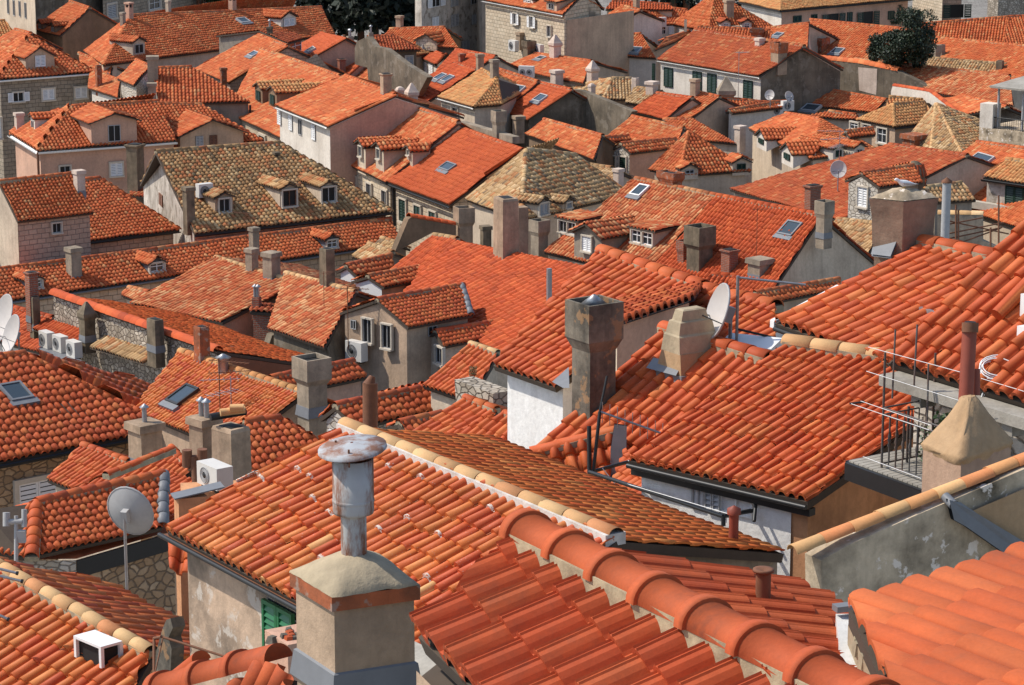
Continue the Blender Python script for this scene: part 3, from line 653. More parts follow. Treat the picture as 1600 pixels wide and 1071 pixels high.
def chimney_mesh(C,D,W,w,d,h,style,mat,ratio=None,pipes=0,capmat=None,flash=False,sc=40):
    mb=MB(); cp=MB(); sub=[]; cm=capmat or mat; B=C-UP*min(.9,w*.8+.25); H_=h+min(.9,w*.8+.25); T=C+UP*h
    r=ratio or 1.25
    if style=='slab':       # shaft, spacer, overhanging slab
        mb.cbox(B,D,W,w,d,H_-.16*w-.1,mat); tp=T-UP*(.16*w+.1)
        cp.cbox(tp,D,W,w*r,d*r,.16*w+.1,cm,w*r*.97,d*r*.97)
    elif style=='plain':
        mb.cbox(B,D,W,w*1.03,d*1.03,H_-.1,mat,w*.97,d*.97); cp.cbox(T-UP*.1,D,W,w*.99,d*.99,.1,cm,w*.9,d*.9)
        cp.cbox(T,D,W,w*.6,d*.6,.012,'dark')
    elif style=='box':      # box head wider than the shaft, over a dark gap and a corbel
        hh=min(h*.42,w*.9*r); mb.cbox(B,D,W,w,d,H_-hh-.16,mat)
        cp.cbox(T-UP*(hh+.16),D,W,w*1.02,d*1.02,.16,cm,w*r*.98,d*r*.98); b=T-UP*hh
        th=.09*w
        for sx,sy,lx,ly in ((-1,0,th,d*r),(1,0,th,d*r),(0,-1,w*r-2*th,th),(0,1,w*r-2*th,th)):
            cp.cbox(b+D*sx*(w*r/2-th/2)+W*sy*(d*r/2-th/2),D,W,lx,ly,hh,cm)
        cp.cbox(b,D,W,w*r-2*th,d*r-2*th,hh*.8,'dark')
    elif style=='pyr':      # shaft, band with slots, pyramid
        ph=w*r*.75; bh=w*.28; mb.cbox(B,D,W,w,d,H_-ph-bh-.1,mat)
        b=T-UP*(ph+bh+.1); cp.cbox(b,D,W,w*1.03,d*1.03,.1,cm,w*r,d*r); cp.cbox(b+UP*.1,D,W,w*r,d*r,bh,cm); cp.cbox(b+UP*(.1+bh),D,W,w*r,d*r,ph*.2,cm,w*r*.8,d*r*.8); cp.cbox(b+UP*(.1+bh+ph*.2),D,W,w*r*.8,d*r*.8,ph*.8,cm,w*.16,d*.16)
    elif style=='hood':     # slab on four corner legs
        lh=min(.3,h*.2); sh=.12; mb.cbox(B,D,W,w,d,H_-lh-sh,mat)
        b=T-UP*(lh+sh)
        mb.cbox(b,D,W,w*.8,d*.8,.01,'dark')
        for i in(-1,1):
            for j in(-1,1): cp.cbox(b+D*i*w*.4+W*j*d*.4,D,W,w*.2,d*.2,lh,cm)
        cp.cbox(b+UP*lh,D,W,w*r,d*r,sh,cm)
        cp.cbox(b+UP*lh*.02,D,W,w*.55,d*.55,lh*.96,'dark')
    elif style=='brick':
        mb.cbox(B,D,W,w,d,H_-.3*w,mat); b=T-UP*.3*w
        cp.cbox(b,D,W,w*1.02,d*1.02,.12*w,cm,w*r,d*r); cp.cbox(b+UP*.12*w,D,W,w*r,d*r,.12*w,cm); cp.cbox(b+UP*.24*w,D,W,w*.85,d*.85,.06*w,'dark')
    elif style=='dome':
        mb.cbox(B,D,W,w,d,H_-w*.7,mat); b=T-UP*w*.7
        cp.cbox(b,D,W,w*1.2,d*1.2,.1,cm); 
        for k,(a0,a1,z0,z1) in enumerate(((1.05,1.02,.1,.3),(1.02,.8,.3,.5),(.8,.4,.5,.64),(.4,.1,.64,.7))): cp.cbox(b+UP*w*z0,D,W,w*a0,d*a0,w*(z1-z0),cm,w*a1,d*a1)
    sub.append(('chimney_cap',cp))
    if flash:
        fm=MB(); fm.cbox(C-UP*.25,D,W,w*1.16,d*1.16,.3,'lead',w*1.05,d*1.05); sub.append(('flashing',fm))
    if sc>38 and not flash:
        fm=MB(); fm.cbox(C-UP*.2,D,W,w*1.12,d*1.12,.24,'lead',w*1.04,d*1.04); sub.append(('flashing',fm))
    for i in range(pipes):
        p=MB(); q=T+D*w*(.2*(2*i-pipes+1)); p.tube(q,q+UP*.4,.07,'zinc',8); p.lathe(q+UP*.42,[(.0,.1),(.13,.0),(.13,-.015)],'zinc',10); sub.append(('flue_pipe',p))
    return mb,sub

# ---------------------------------------------------------------- other things
def thing(name,label,cat,loc,parts,group=None):
    """parts: list of (name, MB, [(subname, MB)])"""
    loc=np.array(loc,float); root=empty(name,loc); setp(root,label,cat,group)
    for nm,mb,subs in parts:
        o=mb.build(nm,root,loc)
        for n2,m2 in subs: m2.build(n2,o,loc)
    return root
def rotz(a): return A(math.cos(RAD(a)),math.sin(RAD(a)),0)
def dish(label,P,size,az,tilt=25,pole=1.2,mat='dishp',arm=None):
    """satellite dish centred at P facing azimuth az, on a mast going down"""
    f=nrm(rotz(az)*math.cos(RAD(tilt))+UP*math.sin(RAD(tilt))); x=nrm(np.cross(f,UP)); y=np.cross(x,f); r=size/2
    d=MB(); prof=[(r*q,r*.28*q*q) for q in (0.01,.25,.5,.75,.92,1.0)]
    d.lathe(P,prof,mat,24,ax=x*.93,ay=-y,az=f); d.lathe(P-f*.02,[(a,b) for a,b in prof][::-1],'greyp',24,ax=x*.93,ay=-y,az=f)
    d.lathe(P,[(r,r*.28),(r*1.03,r*.28-.005),(r*1.03,r*.28-.03),(r*.99,r*.28-.03)],'greyp',24,ax=x*.93,ay=-y,az=f)
    m=MB(); b=P-f*.12; m.tube(b,b-UP*pole,.03,'zinc',8); m.box(b-x*.06-y*.12-f*.03,x*.12,y*.24,f*.14,'greyp')
    a=MB(); tip=P+f*r*.95-y*r*.25; a.tube(P-y*r*.95+f*r*.28,tip,.014,'bitu',6); a.tube(P+x*r*.75+f*.18*r-y*r*.3,tip,.01,'bitu',6); a.tube(P-x*r*.75+f*.18*r-y*r*.3,tip,.01,'bitu',6)
    l=MB(); l.tube(tip-f*.05,tip+f*.1,.035,'greyp',8)
    return thing('satellite_dish',label,'satellite dish',b-UP*pole,[('reflector',d,[]),('mast',m,[]),('feed_arm',a,[('receiver',l)])],'satellite dishes on the roofs')
def acu(label,P,D,w=.8,h=.58,dp=.32,fans=1):
    """outdoor air conditioning unit, P = middle of its foot, D = direction along its front (left to right seen from outside)"""
    N=A(D[1],-D[0],0); o=P-D*w/2-N*dp/2; b=MB(); b.box(o+UP*.06,D*w,-N*-dp,UP*h,'offw')
    b.box(o+D*.08+N*.03,D*.06,N*(dp-.06),UP*.07,'bitu'); b.box(o+D*(w-.14)+N*.03,D*.06,N*(dp-.06),UP*.07,'bitu')
    subs=[]
    for i in range(fans):
        g=MB(); r=h*.38 if fans==1 else min(h*.38,w/fans*.4); c=P+N*dp/2+UP*(.06+h/2)+D*((i+.5)/fans-.5)*w*(.92)-D*(w*.1 if fans==1 else 0)
        g.lathe(c,[(r,.004),(r,.014),(r*.9,.016),(r*.9,.006)],'greyp',18,ax=D,ay=UP,az=N); g.lathe(c,[(r*.9,.005),(r*.3,.005),(r*.28,.014),(.001,.014)],'bitu',18,ax=D,ay=UP,az=N)
        for q in (.45,.6,.75): g.lathe(c,[(r*q-.008,.012),(r*q,.018),(r*q+.008,.012)],'greyp',18,ax=D,ay=UP,az=N)
        subs.append(('fan_grille',g,[]))
    return thing('air_conditioner',label,'air conditioner',P,[('casing',b,[(n,m) for n,m,_ in subs])],'air conditioning units')
def antenna(label,P,h,az=0,boom=1.0,els=7,mat='zinc',booms=1,r=.018,el=.32,tilt=0):
    m=MB(); m.tube(P,P+UP*h,r,mat,6); parts=[('mast',m,[])]
    for j in range(booms):
        b=MB(); d=nrm(rotz(az+j*35)+UP*tilt); s=nrm(np.cross(d,UP)); c=P+UP*(h-.08-j*.35)-d*boom*.25
        b.tube(c,c+d*boom,r*.7,mat,5)
        for i in range(els):
            q=c+d*boom*(i+.5)/els; l=el*(1-.45*i/els); b.tube(q-s*l,q+s*l,r*.35,mat,4)
        parts.append(('boom',b,[]))
    return thing('aerial',label,'aerial',P,parts,'television aerials')
def wallpoly(name,label,cat,c,pts,base,z,th=.35,mat='w_dark',axis=None,group=None,cap=None,capt='t_org',capr=.12,caprange=None,floor=None):
    """free-standing wall traced on an upright plane through pixel base (at height z); axis = two pixels at height z giving its direction"""
    P=atz(c,axis[0],z); Q=atz(c,axis[1],z); w=Wall(P,Q)
    pts3=[w.hit(c,q) for q in pts]; mb=MB(); bk=[p-w.N*th for p in pts3]
    mb.poly(pts3,mat,[((p-P)@w.D,p[2]) for p in pts3]); mb.poly(bk[::-1],mat,[((p-P)@w.D,p[2]) for p in bk[::-1]])
    for i in range(len(pts3)): j=(i+1)%len(pts3); mb.poly([pts3[j],pts3[i],bk[i],bk[j]],mat)
    b=np.mean(pts3,axis=0); zz=min(p[2] for p in pts3); loc=A(b[0],b[1],zz)
    parts=[('masonry',mb,[])]
    if cap:
        r=MB(); 
        for i in range(cap[0],cap[1]): ridge(r,pts3[i]-w.N*th/2+UP*.05,pts3[i+1]-w.N*th/2+UP*.05,max(capr,th*.55),capt,mort=False,n=8,sink=.2)
        parts.append(('coping',r,[]))
    return thing(name,label,cat,loc,parts,group),w
VERB=False
# =================================================================== top band
h=H('tall pale building with a row of dark shuttered windows at the top corner','w_pale','t_tan')
h.gable('a1',(-250,-235),(195,-60),(215,-68),(-235,-245),z=-18.6,ov=.2)
for x,y in ((52,38),(88,50),(124,55),(160,66)): h.win('f','a1',(x,y),20,95,'dark',False)
h=H('low tan-tiled house below the tall pale building','w_beige','t_tan')
h.gable('a1',(-200,235),(105,222),(30,128),(-240,140),z=-22)
h=H('orange house with two small dormers and a dark brown gable','w_brown','t_org')
p=h.gable('a1',(195,180),(372,224),(558,50),(435,8),z=-22,wt='w_brown')
h.dormer(p,'a1',(250,185),40,40,'gable',win='dark'); h.dormer(p,'a1',(330,205),40,45,'gable',win='dark')
h=H('grey stone building with small white windows behind the long red ridge','s_grey','t_dull')
h.gable('a1',(640,-260),(1560,-420),(1500,-480),(700,-330),z=-18.)
for x,y in ((955,25),(1297,18)): h.win('f','a1',(x,y),52,60,'glass')
h.win('f','a1',(690,70),40,80,'grey')
h.chim(atz('a1',(655,130),-24),'a1',(655,130),-10,45,'hood','w_pink')
h=H('long orange house with a dormer at each end of its high slope','w_pale','t_org')
p=h.gable('a1',(640,405),(2077,215),(1992,45),(810,95),z=-22,hip='l',e0=(520,318))
h.dormer(p,'a1',(862,345),65,85,'gable',win='dark',wall='w_pale',wsz=(.7,.65)); h.dormer(p,'a1',(1790,168),85,60,'gable',win='wh',wall='w_white',wsz=(.7,.8))
h.sky(p,'a1',(1505,135),50,1.2)
h.chim(p,'a1',(800,120),20,52,'hood','w_pink'); h.chim(p,'a1',(1043,80),5,35,'slab','w_pale'); h.chim(p,'a1',(1440,70),-20,50,'hood','w_pink'); h.chim(p,'a1',(760,140),80,36,'slab','w_grey')
h=H('small hipped orange house with a satellite dish on its slope','w_pale','t_mix')
p=h.gable('a1',(1003,350),(1395,345),(1405,205),(1090,210),z=-23,hip='l',e0=(893,322)); h.gutter('bitu')
h.sky(Pl(h.E1,nrm(h.E1-h.B1),nrm((h.R1-h.E1)-nrm(h.E1-h.B1)*((h.R1-h.E1)@nrm(h.E1-h.B1)))),'a1',(1005,268),26,1.0)
dish('grey satellite dish on the small hipped orange roof',p.hit('a1',(1205,300))+A(0,-.5,.7),.6,-75,20,.7,'greyp')
h=H('low tan lean-to roof under the small hipped orange house','w_pale','t_tan')
h.gable('a1',(1060,412),(1310,400),(1300,378),(1070,388),z=-24)
h=H('orange house turned sideways with a pinkish stone gable','s_pink','t_org')
p=h.gable('a1',(1205,430),(1410,512),(1782,285),(1600,213),z=-22.5,wt='s_pink',caps='rhv')
h.sky(p,'a1',(1575,345),40,1.0); h.chim(p,'a1',(1385,535),425,45,'slab','w_red',d=1.0)
h=H('small flat-roofed attic with glazed windows beside a dark wall','w_grey','t_dull')
h.gable('a2',(196,268),(285,245),(250,205),(20,190),z=-20.5,pitch=8,hip='',ov=.15,caps='',wall=True)
h.win('f','a2',(240,293),64,60,'glass',False)
h.chim(h.pl,'a2',(85,215),170,36,'slab','w_chimd',pipes=1)
h=H('narrow orange roof with one skylight and a pink gable below','w_pink','t_deep')
p=h.gable('a2',(195,325),(285,390),(555,237),(405,202),z=-22,caps='v'); h.sky(p,'a2',(345,317),36,1.0)
h=H('low red roof strip beneath the pink gable','w_pink','t_red')
h.gable('a2',(205,400),(335,445),(568,328),(470,300),z=-23)
h=H('orange roof between two pink verges with a brick chimney','w_pink','t_deep')
p=h.gable('a2',(400,425),(560,475),(694,352),(560,312),z=-22.8,caps='v')
h.chim(p,'a2',(530,470),370,52,'brick','brick',d=1); h.chim(p,'a2',(582,320),230,52,'plain','w_chimg',pipes=2)
h=H('small orange roof tucked against the curved grey wall','w_beige','t_org')
p=h.gable('a2',(585,478),(712,512),(802,430),(690,398),z=-23)
h=H('hipped red roof house behind the curved grey wall','w_brown','t_dull')
p=h.gable('a2',(700,318),(1018,310),(855,222),(690,228),z=-21.5,hip='r',wt='w_brown')
h.win('f','a2',(950,383),44,66,'grey'); h.chim(p,'a2',(712,262),205,34,'plain','w_chimg',pipes=1)
wallpoly('party_wall','curved grey-brown party wall with a satellite dish','wall','a2',[(612,300),(625,258),(690,228),(735,290),(800,302),(930,400),(1062,480),(1000,600),(700,560),(690,420),(612,400)],None,-22,.4,'w_dark',((690,440),(1062,560)))
dish('satellite dish on the curved party wall',atz('a2',(740,350),-21.6)+A(0,-1.5,0),.75,-60,20,.8,'greyp')
h=H('orange house with a small stone gable dormer near the dark trees','w_brown','t_org')
p=h.gable('a2',(745,262),(1255,300),(1170,170),(830,180),z=-22)
h.dormer(p,'a2',(1055,290),130,36,'gable',win=None,wall='s_ash',pd=26); h.chim(p,'a2',(890,180),102,48,'slab','w_chim')
h=H('tiny tan roof beside the stone gable dormer','w_beige','t_tan')
p=h.gable('a2',(985,345),(1140,325),(1150,262),(990,262),z=-22.5); h.chim(p,'a2',(1165,310),265,36,'slab','w_pink')
h=H('white-shuttered small house with a low hipped red roof','w_white','t_red')
p=h.gable('a2',(1025,362),(1112,400),(1160,340),(1080,310),z=-22.8,hip='r',e3=(1250,312))
h.win('f','a2',(1050,425),32,80,'wh',False); h.win('f','a2',(1088,435),32,80,'wh',False)
dish('small satellite dish above the white-shuttered house',p.hit('a2',(1055,330))+A(0,-.3,.4),.7,-60,25,.8,'greyp')
h=H('broad plain red roof near the dark trees','w_pale','t_red')
p=h.gable('a2',(1115,440),(1270,490),(1490,352),(1240,308),z=-22.5)
h.chim(p,'a2',(1275,390),335,46,'slab','w_red')
h=H('long red sloping roof with a pair of narrow skylights','w_pale','t_red')
p=h.gable('a2',(840,585),(1030,655),(1370,432),(1235,388),z=-23)
h.sky(p,'a2',(1145,487),34,1.3); h.sky(p,'a2',(1192,498),34,1.3); h.chim(p,'a2',(1388,445),340,50,'slab','w_chim')
h=H('tan hipped house with a white arched window','w_pale','t_mix')
p=h.gable('a2',(1122,602),(1345,664),(1492,488),(1400,430),z=-22,hip='r',e3=(1520,650),t='t_tan'); h.gutter('offw')
h.win('f','a2',(1238,700),36,60,'dark'); h.chim(p,'a2',(1478,487),375,56,'slab','w_chimg')
h=H('dark shaded building between the pale tower and the chimneyed ridge','w_dark','t_dull')
h.gable('a1',(185,-200),(760,-270),(740,-300),(190,-240),z=-18.2,wt='w_dark')
# ruin and stone buildings at the top
h=H('tall peeling grey building with a drainpipe behind the roofs','w_ruin','t_dull')
h.gable('a2',(1035,-260),(1412,-320),(1400,-380),(1060,-330),z=-18.2,wt='w_ruin')
for x,y,w_,h_,st in ((1112,15,50,55,'open_wh'),(1230,10,44,60,'grey'),(1110,135,38,55,'wh'),(1232,128,44,72,'grey'),(1357,122,40,58,'grey'),(1300,285,40,60,'grey'),(1350,8,34,36,'dark')): h.win('f','a2',(x,y),w_,h_,st,False)
h.gut.tube(h.W['f'].hit('a2',(1405,-40))+h.W['f'].N*.1,h.W['f'].hit('a2',(1415,300))+h.W['f'].N*.1,.07,'bitu',8)
h=H('dark grey shaded building with narrow white windows','s_grey','t_dull')
h.gable('a2',(1412,-240),(1700,-290),(1700,-340),(1430,-300),z=-18.6,wt='w_grey')
for x,y,st in ((1445,110,'wh'),(1490,120,'wh'),(1562,130,'wh'),(1560,235,'wh')): h.win('f','a2',(x,y),26,56,st,False)
h=H('sunlit stone building with white shutters and a plain beige gable','s_ash','t_org')
p=h.gable('a3',(-185,0),(312,92),(480,-75),(60,-165),z=-19,wt='s_ash',b2=(575,58),pitch=26); h.gutter('conc')
h.wall.poly([q+h.W['r'].N*.02 for q in (A(*h.W['r'].O[:2],GZ(300)),A(*h.B2[:2],GZ(300)),A(*h.B2[:2],h.B2[2]),h.R2-UP*.3,A(*h.W['r'].O[:2],h.E2[2]-.1))][:0] or [h.W['r'].O+h.W['r'].N*.02-UP*9+h.W['r'].D*.25,h.W['r'].O+h.W['r'].N*.02-UP*9+h.W['r'].D*8,h.W['r'].O+h.W['r'].N*.02-UP*.4+h.W['r'].D*8,h.W['r'].O+h.W['r'].N*.02-UP*.4+h.W['r'].D*.25],'w_beige')  # beige overlay paints the shaded tone of this gable end
for x,y,st in ((25,118,'open_wh'),(128,138,'open_wh'),(235,195,'dark')): h.win('f','a3',(x,y),24,66,st)
h.dormer(p,'a3',(100,22),60,30,'gable',win='glass',wall='w_white'); h.dormer(p,'a3',(245,70),62,58,'shed',win='dark',wall='w_beige')
h=H('orange house with a white gable wall and small dormers','w_white','t_org')
p=h.gable('a3',(520,142),(628,156),(800,65),(680,35),z=-21)
h.win('f','a3',(590,180),40,44,'glass',False); h.chim(p,'a3',(772,45),-25,44,'plain','w_chim')
h=H('orange hipped house with an air conditioner under its eave','w_white','t_org')
p=h.gable('a3',(690,170),(882,164),(890,72),(780,68),z=-21.5,hip='r',e3=(1025,152))
h.win('f','a3',(850,190),24,40,'glass',False); h.win('r','a3',(935,190),34,44,'glass',False); h.win('r','a3',(985,190),34,44,'wh',False)
acu('air conditioner under the eave of the hipped orange house',h.W['r'].hit('a3',(905,172))+h.W['r'].N*.25,h.W['r'].D,.95,.7)
h=H('low gabled orange roof in front of the hipped orange house','w_white','t_org')
p=h.gable('a3',(640,205),(720,222),(800,140),(735,128),z=-22.5,back=True); h.win('r','a3',(785,205),20,30,'wh',False)
h.dormer(p,'a3',(706,212),26,28,'gable',win='wh',wall='w_white')
h=H('wide orange roof half hidden behind the hipped houses','w_pale','t_org')
h.gable('a3',(860,150),(1110,160),(1085,62),(770,28),z=-21.5)
h=H('red roof behind the wide orange roof','w_pale','t_deep')
h.gable('a3',(580,60),(1000,62),(980,30),(620,2),z=-20.5)
h=H('steep pyramidal orange roof with two white dormers','w_white','t_dull')
p=h.gable('a3',(1216,195),(1640,178),(1262,-42),(1258,-42),z=-21.5,hip='lr',e0=(985,150),pitch=34,t='t_org')
h.dormer(p,'a3',(1325,185),60,46,'gable',win='glass',wall='w_white'); h.dormer(p,'a3',(1455,185),60,46,'gable',win='glass',wall='w_white')
h.chim(p,'a3',(1345,110),5,62,'slab','w_chim'); h.chim(p,'a3',(1385,215),165,56,'slab','w_chim')
h=H('low orange roof with a brick-headed chimney beside the ridge','w_beige','t_org')
p=h.gable('a3',(1060,255),(1640,270),(1600,190),(1150,165),z=-22); 
h.chim(p,'a3',(1522,235),180,78,'box','w_red'); h.chim(p,'a3',(1076,165),125,18,'plain','w_pale')
h=H('long pink house with dark shutters along the top','w_pink','t_tan')
p=h.gable('a4',(-185,10),(76,66),(80,-5),(-90,-30),z=-21.6,hip='r',e3=(900,-8),ov=.3,chk=False,b1=(300,-60))
h.gutter('bitu'); h.gutter('bitu','r'); w_=h.W['f']; g_=h.E2[2]; h.wall.poly([A(q[0],q[1],zz)+w_.N*.03 for q,zz in ((w_.O,1),(h.W['r'].O,1),(h.W['r'].O,g_-.1),(w_.O,g_-.1))],'w_white')  # light painted in: sunlit front overlaid white, shaded side left pink
for x,y,w_,h_ in ((180,118,56,40),(285,106,40,32),(402,118,76,62),(505,112,36,70),(616,116,74,84),(762,95,44,52),(822,100,38,64)): h.win('r','a4',(x,y),w_,h_,'open_gr' if w_>60 else 'gr',False)
h=H('tall stone and brick block closing the top corner','s_ash','t_old')
h.gable('a4',(884,-120),(970,-100),(1100,-190),(1010,-230),z=-20.5,wt='s_pink')
h.wall.poly([q+h.W['f'].N*.03 for q in (h.W['f'].O-UP*12,h.W['f'].O+h.W['f'].D*6.-UP*12,h.W['f'].O+h.W['f'].D*6.,h.W['f'].O)],'s_ash')
for x,y in ((1170,70),): h.win('r','a4',(x,y),88,80,'open_gr',False)
h=H('rough grey tower standing at the very top corner','s_grey','t_old')
h.gable('a4',(1350,-160),(1425,-150),(1560,-220),(1480,-250),z=-19.5,wt='s_rub')
# big orange roofs upper corner
h=H('long orange roof stepped along the brown party wall','w_pale','t_org')
p=h.gable('a4',(215,375),(960,455),(905,185),(262,122),z=-23.4,caps='r',chk=False,zb=-30)
h.sky(p,'a4',(432,325),54,1.4); h.chim(p,'a4',(330,330),240,90,'box','w_red'); 
h=H('orange roof ending at a verge beside the twin grey chimneys','w_pale','t_org')
p=h.gable('a4',(-40,262),(245,300),(255,145),(-10,176),z=-22,chk=False); h.sky(p,'a4',(65,225),40,1.0)
h=H('broad orange roof behind the dark tree','w_pale','t_mix')
h.gable('a4',(930,262),(1465,278),(1492,106),(935,150),z=-22,chk=False,caps='rv',t='t_org')
h=H('orange roof at the picture edge behind the broad roof','w_pale','t_org')
h.gable('a4',(1462,275),(1800,275),(1800,95),(1494,104),z=-21.9,chk=False)
h=H('wide orange roof falling away behind the grey twin-tower chimney','w_pale','t_org')
p=h.gable('a4',(985,420),(1620,520),(1640,290),(1022,232),z=-23,chk=False,t='t_org')
h.chim(p,'a4',(1040,430),285,56,'box','w_chimg'); h.chim(p,'a4',(1080,350),280,40,'plain','w_chimg')
h=H('small old tan roof in front of the grey chimney','w_grey','t_old')
p=h.gable('a4',(940,450),(1380,480),(1480,400),(1000,360),z=-23,t='t_old',chk=False); h.chim(p,'a4',(1440,440),380,55,'plain','w_chimd')
# =================================================================== second band
h=H('long white house with dark green shutters under a dark red roof','w_white','t_dull')
p=h.gable('a3',(900,370),(1532,475),(1812,288),(1135,185),z=-21.5,wt='w_white',rr=.15); h.gutter('offw')
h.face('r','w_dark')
for x,y in ((972,480),(1150,503),(1241,517),(1465,557)): h.win('f','a3',(x,y),50,115,'gr',False)
h.win('f','a3',(880,450),14,110,'gr',False)
h.chim(p,'a4',(70,385),270,100,'box','w_chim',ratio=1.12,capmat='w_red'); h.chim(p,'a3',(1537,290),240,60,'slab','w_chimw')
h=H('low red roof stepping up to the long white house','w_beige','t_org')
h.gable('a3',(885,312),(1010,262),(1165,172),(955,240),z=-22,chk=False,b1=None)
h=H('white gable house with an orange roof and one skylight','w_white','t_org')
p=h.gable('a3',(622,344),(892,362),(800,210),(538,222),z=-22.5,wt='w_white')
h.win('f','a3',(672,382),44,60,'dark',False); h.sky(p,'a3',(765,320),60,1.4); h.chim(p,'a3',(570,228),165,60,'hood','w_chimg')
h=H('orange roof with white pyramid-capped chimneys','w_pale','t_org')
p=h.gable('a3',(-60,420),(440,520),(492,380),(140,332),z=-22.5)
h.chim(p,'a3',(268,365),222,74,'pyr','w_chimw'); h.chim(p,'a3',(500,495),382,72,'pyr','w_chimw'); h.chim(p,'a3',(278,520),440,80,'slab','w_chimw'); h.chim(p,'a3',(105,340),258,76,'box','w_chimd')
h.chim(p,'a3',(55,255),205,60,'slab','w_chim'); h.sky(p,'a3',(180,370),36,.9)
h.chim(p,'a3',(495,598),520,46,'dome','w_chimw')
for i,(x,y) in enumerate(((10,300),(165,325))): acu(('grey air conditioner behind the dark box chimney','white air conditioner beside the pyramid chimney')[i],atz('a3',(x,y+22),-21.9),h.D,.85,.72)
acu('twin-fan air conditioner on the old roof by the dark court wall',atz('a3',(90,488),-21.6),nrm(A(.95,-.3,0)),.95,.72,.35,2)
h=H('brownish old hipped roof below the white chimneys','w_chimg','t_old')
p=h.gable('a3',(568,618),(765,618),(742,488),(620,486),z=-23,hip='lr',e0=(330,540),t='t_old')
h=H('curved grey old roof beside the white boxes','w_chimw','t_old')
p=h.gable('a3',(700,640),(880,660),(930,570),(760,540),z=-23,t='t_old'); h.chim(p,'a3',(868,590),510,78,'slab','w_chimw'); h.chim(p,'a3',(765,545),485,50,'plain','w_chimw')
h=H('old grey-tan roof running behind the orange skylight roof','w_grey','t_old')
h.gable('a3',(290,540),(600,620),(620,500),(330,480),z=-23.2,t='t_old')
h=H('orange roof with a skylight above the dark courtyard wall','w_dark','t_deep')
p=h.gable('a3',(-75,690),(88,742),(368,557),(155,510),z=-23,wt='w_dark',t='t_deep',caps='rv'); h.sky(p,'a3',(180,618),44,1.2)
h.chim(p,'a3',(40,820),725,75,'slab','w_chim')
h=H('tan-orange roof with a blue-grey skylight beside the deep orange roof','w_pale','t_mix')
p=h.gable('a3',(-330,640),(-60,700),(165,508),(-110,420),z=-23); h.sky(p,'a3',(30,570),60,1.6)
wallpoly('party_wall','dark stained courtyard wall sloping beside the flat red roof','wall','a3',[(366,556),(420,560),(745,692),(640,860),(380,860)],None,-23,.4,'w_dark',((366,700),(745,790)))
h=H('flat-looking deep red roof next to the dark courtyard wall','w_beige','t_red')
p=h.gable('a3',(735,690),(945,742),(1120,608),(900,578),z=-23)
h=H('striped orange roof below the white house shutters','w_beige','t_mix')
p=h.gable('a3',(945,728),(1095,748),(1290,602),(1165,575),z=-23); h.chim(p,'a3',(1135,605),495,62,'slab','w_chim')
h=H('orange roof with the stone pyramid chimney and aerials','w_beige','t_mix')
p=h.gable('a3',(1215,692),(1490,690),(1587,637),(1290,605),z=-23.2); h.chim(p,'a3',(1330,612),485,92,'pyr','w_chimg')
antenna('tall thin aerial mast in front of the white house',p.hit('a3',(1402,610)),2.9,20,.9,8)
h=H('white gabled house with a thin mixed roof beside the chimney','w_white','t_mix')
p=h.gable('a3',(1368,704),(1680,668),(1600,640),(1345,684),z=-22.8,wt='w_white'); h.chim(p,'a3',(1415,880),785,70,'slab','w_chimw')
h=H('light orange roof in front of the white gabled house','w_pale','t_mix')
h.gable('a3',(1060,745),(1225,765),(1325,684),(1050,694),z=-23.4,t='t_mix')
h=H('orange roof in the middle with a rounded corner beside a thin vent','w_pale','t_mix')
h.gable('a3',(590,842),(1010,925),(1065,795),(745,722),z=-23.3)
h=H('tan and orange roof running down to the small chimney','w_pale','t_mix')
h.gable('a3',(1050,855),(1392,892),(1115,735),(938,742),z=-23.3)
h=H('tan-orange roof over a dark brown wall','w_brown','t_mix')
h.gable('a3',(80,832),(505,992),(562,842),(200,740),z=-23.3,wt='w_brown')
h=H('narrow house with a small green shutter and a grey side','w_grey','t_mix')
h.gable('a3',(445,897),(740,870),(722,842),(418,862),z=-23.2,wt='w_grey'); h.win('l','a3',(423,937),34,60,'gr')
h=H('stone gable house with a pair of green shutters','w_pink','t_mix')
p=h.gable('a3',(737,952),(1020,916),(1015,862),(672,890),z=-23.2,wt='w_pink')
h.face('l','s_pale')
h.win('l','a3',(626,1015),38,95,'gr'); h.win('l','a3',(692,1022),38,95,'gr')
h=H('pyramid-roofed house with dormers next to the green-shuttered gable','w_pale','t_mix')
p=h.gable('a3',(1040,1090),(1480,1060),(1097,815),(1093,815),z=-23.2,hip='lr',e0=(850,1055),pitch=33)
h.dormer(p,'a3',(1420,1060),110,56,'gable',win='gr',wall='w_pale',rot=0); h.dormer(p,'a3',(1100,1085),110,40,'gable',win='dark',wall='w_pale')
# right part of the second band
_t,w=wallpoly('party_wall','long stained brown party wall with a pale patch','wall','a4',[(100,430),(232,358),(560,392),(800,442),(1055,570),(1040,640),(760,640),(268,560),(150,575)],None,-23.5,.5,'w_dark',((268,545),(760,603)),cap=(1,3),capt='t_mix')
mb=MB(); q=[w.hit('a4',x)+w.N*.02 for x in ((560,418),(678,428),(672,590),(566,562))]; mb.poly(q,'w_chimw'); o=mb.build('plaster_patch',_t,np.array(_t.location))
h=H('orange roof with an open skylight under the stained brown wall','w_pale','t_org')
p=h.gable('a4',(135,640),(655,700),(738,620),(205,528),z=-23.6,t='t_org',pitch=22); h.sky(p,'a4',(270,678),84,1.4)
h=H('mixed tile roof falling behind the stained brown wall','w_pale','t_multi')
h.gable('a4',(1045,580),(1520,660),(1500,470),(540,368),z=-22.8,t='t_multi',chk=False,back=False,caps='r')
h=H('orange roof with a white parapet beside the terrace','w_grey','t_mix')
p=h.gable('a4',(1000,580),(1190,718),(1485,664),(1160,578),z=-23.2,chk=False,hip='')
